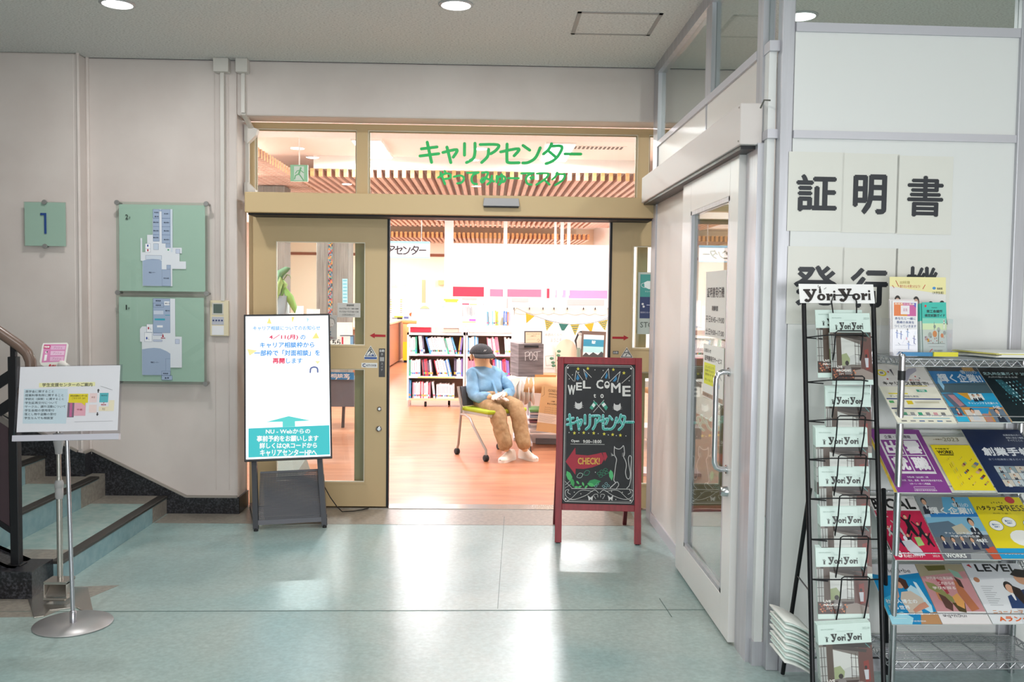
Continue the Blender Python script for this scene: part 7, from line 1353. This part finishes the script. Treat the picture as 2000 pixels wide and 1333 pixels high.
for i, (x0, x1, y0, y1, c_, lb) in enumerate(((556, 575, 612, 640, '#f6f2ef', 'white booklet leaning on the counter beside the plant'), (577, 592, 598, 640, '#fbfafa', 'tall white card on the counter inside the left door glass'), (599, 624, 604, 640, '#e9e6e4', 'grey-white magazines leaning on the side counter'), (658, 688, 630, 652, '#f3e4de', 'pale tray of papers on the counter below the hours notice'))):
    a, c = at(x0, y0, 9.5+.08*i), at(x1, 652, 9.5+.08*i); o = MB().box((a.x, 9.5+.08*i, zc2+.002), (c.x, 9.52+.08*i, a.z)).build('leaning_paper', mat(c_, .5)); tag(o, lb, 'papers')
def f_room(P): P.rect(0, 0, 100, 100, '#f6f4f2', 0).text('相談室はこちら', -30, 22, 70, 70, '#333333', .02).line([(76, 6), (76, 78), (60, 78)], 5, '#d8304a', 2, rnd=False).rect(0, 86, 60, 96, '#e88aa0', 2)
a, c = at(622, 657, 9.0), at(684, 682, 9.0); quadsheet('room_direction_sign', 'white sign with a red corner mark reading こちら behind the left glass', 'sign', (622, 657), (684, 657), (684, 682), (622, 682), 9.0, f_room, q100, '#f6f4f2')
quadsheet('dark_frame_board', 'grey dark framed tray leaning right of the こちら sign', 'frame', (664, 655), (692, 655), (692, 682), (664, 682), 9.06, lambda P: P.rect(8, 10, 92, 92, '#7fa3c4', 1), q100, '#5b5b66', .02)
quadsheet('light_blue_banner', 'narrow pale blue banner standing before the mosaic column', 'banner', (671, 545), (680, 545), (679, 600), (669, 600), 14.495, lambda P: [P.rect(10, 4+12*k, 88, 9+12*k, '#6fb4c4', 1) for k in range(8)], q100, '#a9dbe6')
t = thing('consulting_bench', 'grey bench front with a blue 相談室 banner, seen through the lower left glass', 'bench', loc=(at(600, 795, 10.2).x, 10.2, 0)); w = at(692, 795, 10.2).x-t.location.x
z0, z1, z2 = at(660, 795, 10.2).z, at(660, 745, 10.2).z, at(660, 731, 10.2).z
MB().box((0, 0, z0), (w, .06, z1)).build('front_panel', mat('#70727c', .3, .3), t); MB().box((0, -.02, z1), (w, .5, z1+.02)).build('seat', mat('#55565c', .4), t)
for x in (.05, w-.12): MB().beam((x, .03, z0+.02), (x-.01, .03, 0), .04, .03).build('leg', mat('#4a4648', .5), t)
P = Print(w, z2-z1, ((600, 731), (692, 731), (692, 745), (600, 745)), y0=.022); P.rect(600, 731, 692, 745, '#2f86c8', 0).text('者相談室', 634, 733.5, 683, 742, '#f2f6f8', .02).poly([(655, 745), (660, 739), (658, 745)], '#f2f6f8', 2).poly([(678, 745), (684, 738), (682, 745)], '#f2f6f8', 2); o = P.build('banner', t); o.location = (0, 0, z1+.021)
# grey wedge on the floor behind the signage leg
a = fl(560, 932); tag(MB().hexa([(a.x-.2, a.y-.1, 0), (a.x+.12, a.y-.1, 0), (a.x+.12, a.y+.35, 0), (a.x-.2, a.y+.35, 0), (a.x-.2, a.y-.05, .06), (a.x+.1, a.y-.05, .06), (a.x+.1, a.y+.3, .1), (a.x-.2, a.y+.3, .1)]).build('floor_box', mat('#7d8580', .5)), 'low grey-green box on the wood floor behind the digital signage', 'box')
# seen at the right door glass
a = at(1258, 745, 7.6); t = thing('white_shelf_unit', 'white shelf unit seen through the right door glass beside the chalkboard', 'shelf', loc=(a.x, 7.6, 0))
for k, (y0, y1, c_) in enumerate(((745, 757, '#e6dfe2'), (836, 858, '#f0e0e4'), (925, 940, '#efc9ce'))):
    p, c = at(1258, y0, 7.6), at(1300, y1, 7.6); MB().box((0, 0, c.z), (c.x-a.x+.3, .3, p.z)).build('shelf_board', mat(c_, .5), t)
for x in (.0, c.x-a.x+.27): MB().box((x, .25, 0), (x+.03, .3, a.z+.02)).build('upright', aluL, t)

# ================================================================== CHAIR AND SEATED DUMMY
D_ = V((.6, -.8, 0)); S_ = V((.8, .6, 0))
c_rl, c_fl = fl(892.5, 888), fl(949, 902)
CC = V((c_rl.x, c_rl.y, 0)); D_ = (c_fl-c_rl).normalized(); D_.z = 0; S_ = V((-D_.y, D_.x, 0)); dep = (c_fl-c_rl).length; wid = .50
t = thing('green_seat_chair', 'grey tube chair on casters with a lime green seat and dark mesh back', 'chair', frame=M(((S_.x, -D_.x, 0, CC.x), (S_.y, -D_.y, 0, CC.y), (0, 0, 1, 0), (0, 0, 0, 1))))
# local: x = towards the sitter's left (S_), y = backwards, z up.  rear caster at y 0, front caster at y -dep
tube_ = mat('#a9a49e', .35, .5, name='chair_tube')
for x, nm in ((0, 'left'), (wid, 'right')):
    MB().tube([(x, 0, .055), (x, -.02, .10), (x, -.06, .40), (x, -.06, .46), (x, -.02, .60), (x, -.01, .64)], .0125, 10).build('rear_leg', tube_, t)
    MB().tube([(x, -.055, .385), (x, -.14, .385), (x, -.20, .36), (x, -.25, .30), (x, -dep-.0, .10), (x, -dep, .055)], .0125, 10).build('front_leg', tube_, t)
    for y in (0, -dep): MB().lathe((x-.02, y, .03), [(.02, 0), (.03, .006), (.03, .034), (.02, .04)], 16, 'x').tube([(x, y, .03), (x, y, .06)], .009, 8).build('caster', blackrub, t)
b = MB(); n = 12
prof = [(.02, -.03), (.02, -.44), (.06, -.47), (.44, -.47), (.48, -.44), (.48, -.03)]
b.prism(prof, .418, .455, 'z'); b.build('seat', mat('#a3b521', .7, name='lime_fabric'), t, bevel=.015)
MB().prism([(x*.94+.015, y*.97) for x, y in prof], .392, .418, 'z').build('seat_pan', mat('#b9b6ae', .5), t)
MB().hexa([(.02, -.065, .46), (.48, -.065, .46), (.48, -.05, .46), (.02, -.05, .46), (.02, -.02, .64), (.48, -.02, .64), (.48, -.005, .64), (.02, -.005, .64)]).build('backrest', mat('#4a4b50', .7), t, bevel=.008)
CH = CC
def skin(name, verts, edges, radii, m, parent, sub=2, fit=None, loc=V((0, 0, 0))):
    me = bpy.data.meshes.new(name); me.from_pydata([V(v)-loc for v in verts], edges, []); o = bpy.data.objects.new(name, me); COL.objects.link(o)
    sk_ = o.modifiers.new('skin', 'SKIN'); sk_.use_smooth_shade = True
    for i, r_ in enumerate(radii): me.skin_vertices[0].data[i].radius = r_ if isinstance(r_, tuple) else (r_, r_)
    me.skin_vertices[0].data[0].use_root = True
    sb = o.modifiers.new('sub', 'SUBSURF'); sb.levels = sb.render_levels = sub
    dg = bpy.context.evaluated_depsgraph_get(); e = bpy.data.meshes.new_from_object(o.evaluated_get(dg)); e.materials.clear(); e.materials.append(m)
    for p in e.polygons: p.use_smooth = True
    bpy.data.objects.remove(o); q = bpy.data.objects.new(name, e); COL.objects.link(q)
    if parent is not None: q.parent = parent
    if fit:
        tx = bpy.data.textures.new('folds', 'CLOUDS'); tx.noise_scale = fit[0]; dm = q.modifiers.new('folds', 'DISPLACE'); dm.texture = tx; dm.strength = fit[1]; dm.mid_level = .5; dm.texture_coords = 'LOCAL'
    return q
pel = V((.035, 8.62, .505)); loc = V((pel.x, pel.y, .455))
def G_(p): return V(p)
chest = V((-.010, 8.72, .655)); upch = V((-.025, 8.77, .755)); neck = V((-.052, 8.78, .825)); head = V((-.062, 8.775, .905)); top_ = V((-.066, 8.78, .985))
shA = upch-S_*.155+V((.0, 0, -.005)); shB = upch+S_*.155+V((0, 0, -.03)); elA = V((-.125, 8.56, .535)); elB = V((.225, 8.72, .57)); wrA = V((.045, 8.385, .565)); wrB = V((.135, 8.42, .575))
hipA = pel-S_*.085+V((0, 0, -.02)); hipB = pel+S_*.085+V((0, 0, -.02)); knA = V((.075, 8.33, .465)); knB = V((.265, 8.36, .475)); anA = V((.178, 8.21, .085)); anB = V((.345, 8.215, .085))
root = skin('mannequin', [pel, chest, upch, neck, head, top_, shA, elA, wrA, shB, elB, wrB, hipA, knA, anA, hipB, knB, anB],
  [(0, 1), (1, 2), (2, 3), (3, 4), (4, 5), (2, 6), (6, 7), (7, 8), (2, 9), (9, 10), (10, 11), (0, 12), (12, 13), (13, 14), (0, 15), (15, 16), (16, 17)],
  [(.10, .08), (.10, .08), (.09, .07), .058, (.092, .096), (.06, .065), .045, .035, .028, .045, .035, .028, .07, .05, .035, .07, .05, .035], skincloth, None, loc=loc)
root.location = loc
tag(root, 'stuffed dummy in black cap, blue shirt, khaki trousers and white gloves seated on the chair', 'mannequin')
L_ = loc
# face and ears of cloth
fd = (D_*.9+V((-.25, -.3, 0))).normalized(); sd_ = V((-fd.y, fd.x, 0))
b = MB(); hc2 = head-L_
b.ball(hc2+sd_*.100+V((0, 0, .0)), (.018, .022, .032), 10, 8).ball(hc2-sd_*.100, (.018, .022, .032), 10, 8); b.build('ear', skincloth, root)
MB().ball(hc2+fd*.100+V((0, 0, -.012)), (.012, .012, .018), 10, 8).build('nose', skincloth, root)
# shirt, trousers
skin('shirt', [pel+V((0, 0, .02)), chest, upch, neck+V((0, 0, -.025)), shA, (shA+elA)/2+V((-.01, 0, 0)), elA, wrA-(wrA-elA)*.12, shB, (shB+elB)/2+V((.01, 0, 0)), elB, wrB-(wrB-elB)*.2],
  [(0, 1), (1, 2), (2, 3), (2, 4), (4, 5), (5, 6), (6, 7), (2, 8), (8, 9), (9, 10), (10, 11)],
  [(.155, .125), (.145, .115), (.115, .095), .062, .072, .066, .060, .044, .068, .06, .056, .044], denim, root, sub=3, fit=(.09, .035), loc=L_)
cuff = lambda a, b_: [a+(b_-a)*k for k in (-.08, .02)]
skin('trousers', [pel+V((0, 0, -.01)), hipA, (hipA+knA)/2, knA, (knA+anA)/2, anA+V((0, 0, .015)), hipB, (hipB+knB)/2, knB, (knB+anB)/2, anB+V((0, 0, .015))],
  [(0, 1), (1, 2), (2, 3), (3, 4), (4, 5), (0, 6), (6, 7), (7, 8), (8, 9), (9, 10)],
  [(.145, .10), .098, .09, .082, .078, .066, .098, .088, .078, .074, .064], khaki, root, sub=3, fit=(.11, .03), loc=L_)
MB().lathe(neck-L_+V((0, 0, -.028)), [(.066, 0), (.070, .012), (.062, .03), (.055, .03), (.055, 0)], 18, cap=False).build('collar', denim, root)
pk = upch-L_+fd*.10+V((.02, 0, -.01)); pe = pel+V((.02, 0, .04))-L_+fd*.15; MB().beam(pk, pe, .022, .004, up=fd).build('placket', denim, root)
bt_ = MB()
for k in range(5): p = (upch+(pel-upch)*(.02+.2*k))-L_+fd*(.092+.012*k)+V((.02, 0, 0)); bt_ = MB().ball(p, (.006, .006, .006), 8, 6).build('button', mat('#e9ecef', .4), root)
# cap
hc3 = head-L_+V((0, 0, .03)); b = MB(); n, m_ = 20, 8; vs = []; fs = []
for i in range(m_+1):
    a = PI/2*i/m_
    for k in range(n): th = 2*PI*k/n; r_ = .112*math.sin(a) if i < m_ else .114; p = hc3+sd_*(r_*math.cos(th))+fd*(r_*1.06*math.sin(th))+V((0, 0, .096*math.cos(a)))+V((-.006, 0, 0)); vs.append(p)
for i in range(m_):
    for k in range(n): k2 = (k+1) % n; fs.append((i*n+k, (i+1)*n+k, (i+1)*n+k2, i*n+k2))
b.add(vs, fs, True); cp_ = b.build('cap', capm, root); md = cp_.modifiers.new('s', 'SOLIDIFY'); md.thickness = .004
b = MB(); vs = []; fs = []; n = 12
for k in range(n+1):
    th = PI*.12+PI*.76*k/n; inner = hc3+sd_*(.110*math.cos(th))+fd*(.114*math.sin(th))+V((0, 0, .006)); outer = hc3+sd_*(.112*math.cos(th))+fd*(.085+.115*math.sin(th))+V((0, 0, -.030-.012*math.cos(2*th-PI)*0)); vs += [inner, (inner+outer)/2+V((0, 0, .006)), outer]
for k in range(n): a0 = 3*k; fs += [(a0, a0+3, a0+4, a0+1), (a0+1, a0+4, a0+5, a0+2)]
b.add(vs, fs, True); o = b.build('peak', capm, cp_); md = o.modifiers.new('s', 'SOLIDIFY'); md.thickness = .004
MB().ball(hc3+V((-.006, 0, .093)), (.009, .009, .005), 8, 5).build('cap_button', capm, cp_)
lg = hc3+fd*.114+V((0, 0, .036)); b = MB(); b.tube([lg-sd_*.012+V((0, 0, -.008)), lg-sd_*.004+V((0, 0, .008)), lg+sd_*.003+V((0, 0, -.006)), lg+sd_*.010+V((0, 0, .008))], .0022, 5).build('emblem', mat('#d9d9d6', .6), cp_)
# gloved hands with five fingers, one laid over the other
def hand(name, w_, d, sd, up, flip, label=None):
    d = V(d).normalized(); sd = V(sd).normalized()*flip; up = V(up).normalized(); V0 = [w_-d*.01, w_+d*.045, w_+d*.085]; E0 = [(0, 1), (1, 2)]; R0 = [(.027, .024), (.036, .022), (.036, .018)]
    for i, (o_, l_) in enumerate(((-.027, .055), (-.009, .068), (.010, .064), (.027, .048))):
        k = len(V0); b0 = w_+d*.088+sd*o_; V0 += [b0, b0+d*l_*.45-up*.004, b0+d*l_*.8-up*.014, b0+d*l_-up*.024]; E0 += [(2, k), (k, k+1), (k+1, k+2), (k+2, k+3)]; R0 += [.011, .0105, .010, .008]
    k = len(V0); b0 = w_+d*.025-sd*.032; V0 += [b0, b0+d*.03-sd*.018-up*.004, b0+d*.058-sd*.022-up*.010]; E0 += [(1, k), (k, k+1), (k+1, k+2)]; R0 += [.014, .012, .010]
    return skin(name, V0, E0, R0, glove, root, sub=2, loc=L_)
hand('gloved_hand', wrA, (.93, -.30, -.06), (.30, .93, 0), (0, 0, 1), 1)
hand('gloved_hand', wrB+V((.01, -.01, .02)), (-.62, -.70, -.16), (.75, -.65, 0), (0, 0, 1), -1)
# canvas shoes
G9 = 0; shm = mat('#ece0d2', .8, name='canvas_white'); sole = mat('#efe8de', .6, name='rubber_white')
def shoe(hx, tx_, m):
    h0, t0 = fl(*hx), fl(*tx_); d = (t0-h0).normalized(); L = .255; s_ = V((-d.y, d.x, 0)); c0 = h0-d*.0; t2 = bpy.data.objects.new('shoe', None)
    def ring(k, wl, z): return c0+d*(L*k)+s_*wl+V((0, 0, z))
    outl = [(0, .02), (.04, .033), (.2, .036), (.4, .036), (.6, .044), (.8, .045), (.93, .034), (1, .012)]
    b = MB(); base = [(k, w_) for k, w_ in outl]+[(k, -w_*.92) for k, w_ in reversed(outl)]; vs = [ring(k, w_, 0.0)-L_ for k, w_ in base]+[ring(k, w_, .026)-L_ for k, w_ in base]; n = len(base)
    b.mt(sole).add(vs, [tuple(range(n)), tuple(reversed(range(n, 2*n)))]+[(i, (i+1) % n, (i+1) % n+n, i+n) for i in range(n)]); so_ = b
    hts = [(.0, .085), (.04, .095), (.2, .10), (.4, .095), (.6, .066), (.8, .05), (.93, .044), (1, .032)]
    vs = []; fs = []; m_ = 7
    for (k, w_), (_, hz) in zip(outl, hts):
        for j in range(m_): a = PI*j/(m_-1); vs.append(ring(k, w_*.96*math.cos(a), .024+(hz-.024)*math.sin(a)**.7)-L_)
    for i in range(len(outl)-1):
        for j in range(m_-1): a0 = i*m_+j; fs.append((a0, a0+1, a0+m_+1, a0+m_))
    b.mt(m).add(vs, fs, True); b.add(vs[:m_], [tuple(range(m_))]); o = b.build('shoe', None, root)
    lb = MB()
    for q in range(4): k = .36+.07*q; zz = .097-.013*q; lb.tube([ring(k, .02, zz-.004)-L_, ring(k+.01, 0, zz+.003)-L_, ring(k, -.02, zz-.004)-L_], .0025, 5)
    lb.build('laces', mat('#f6f2ec', .8), o)
    return o
shoe((1003, 897), (972, 907), shm); shoe((1016, 894), (1062, 906), shm)
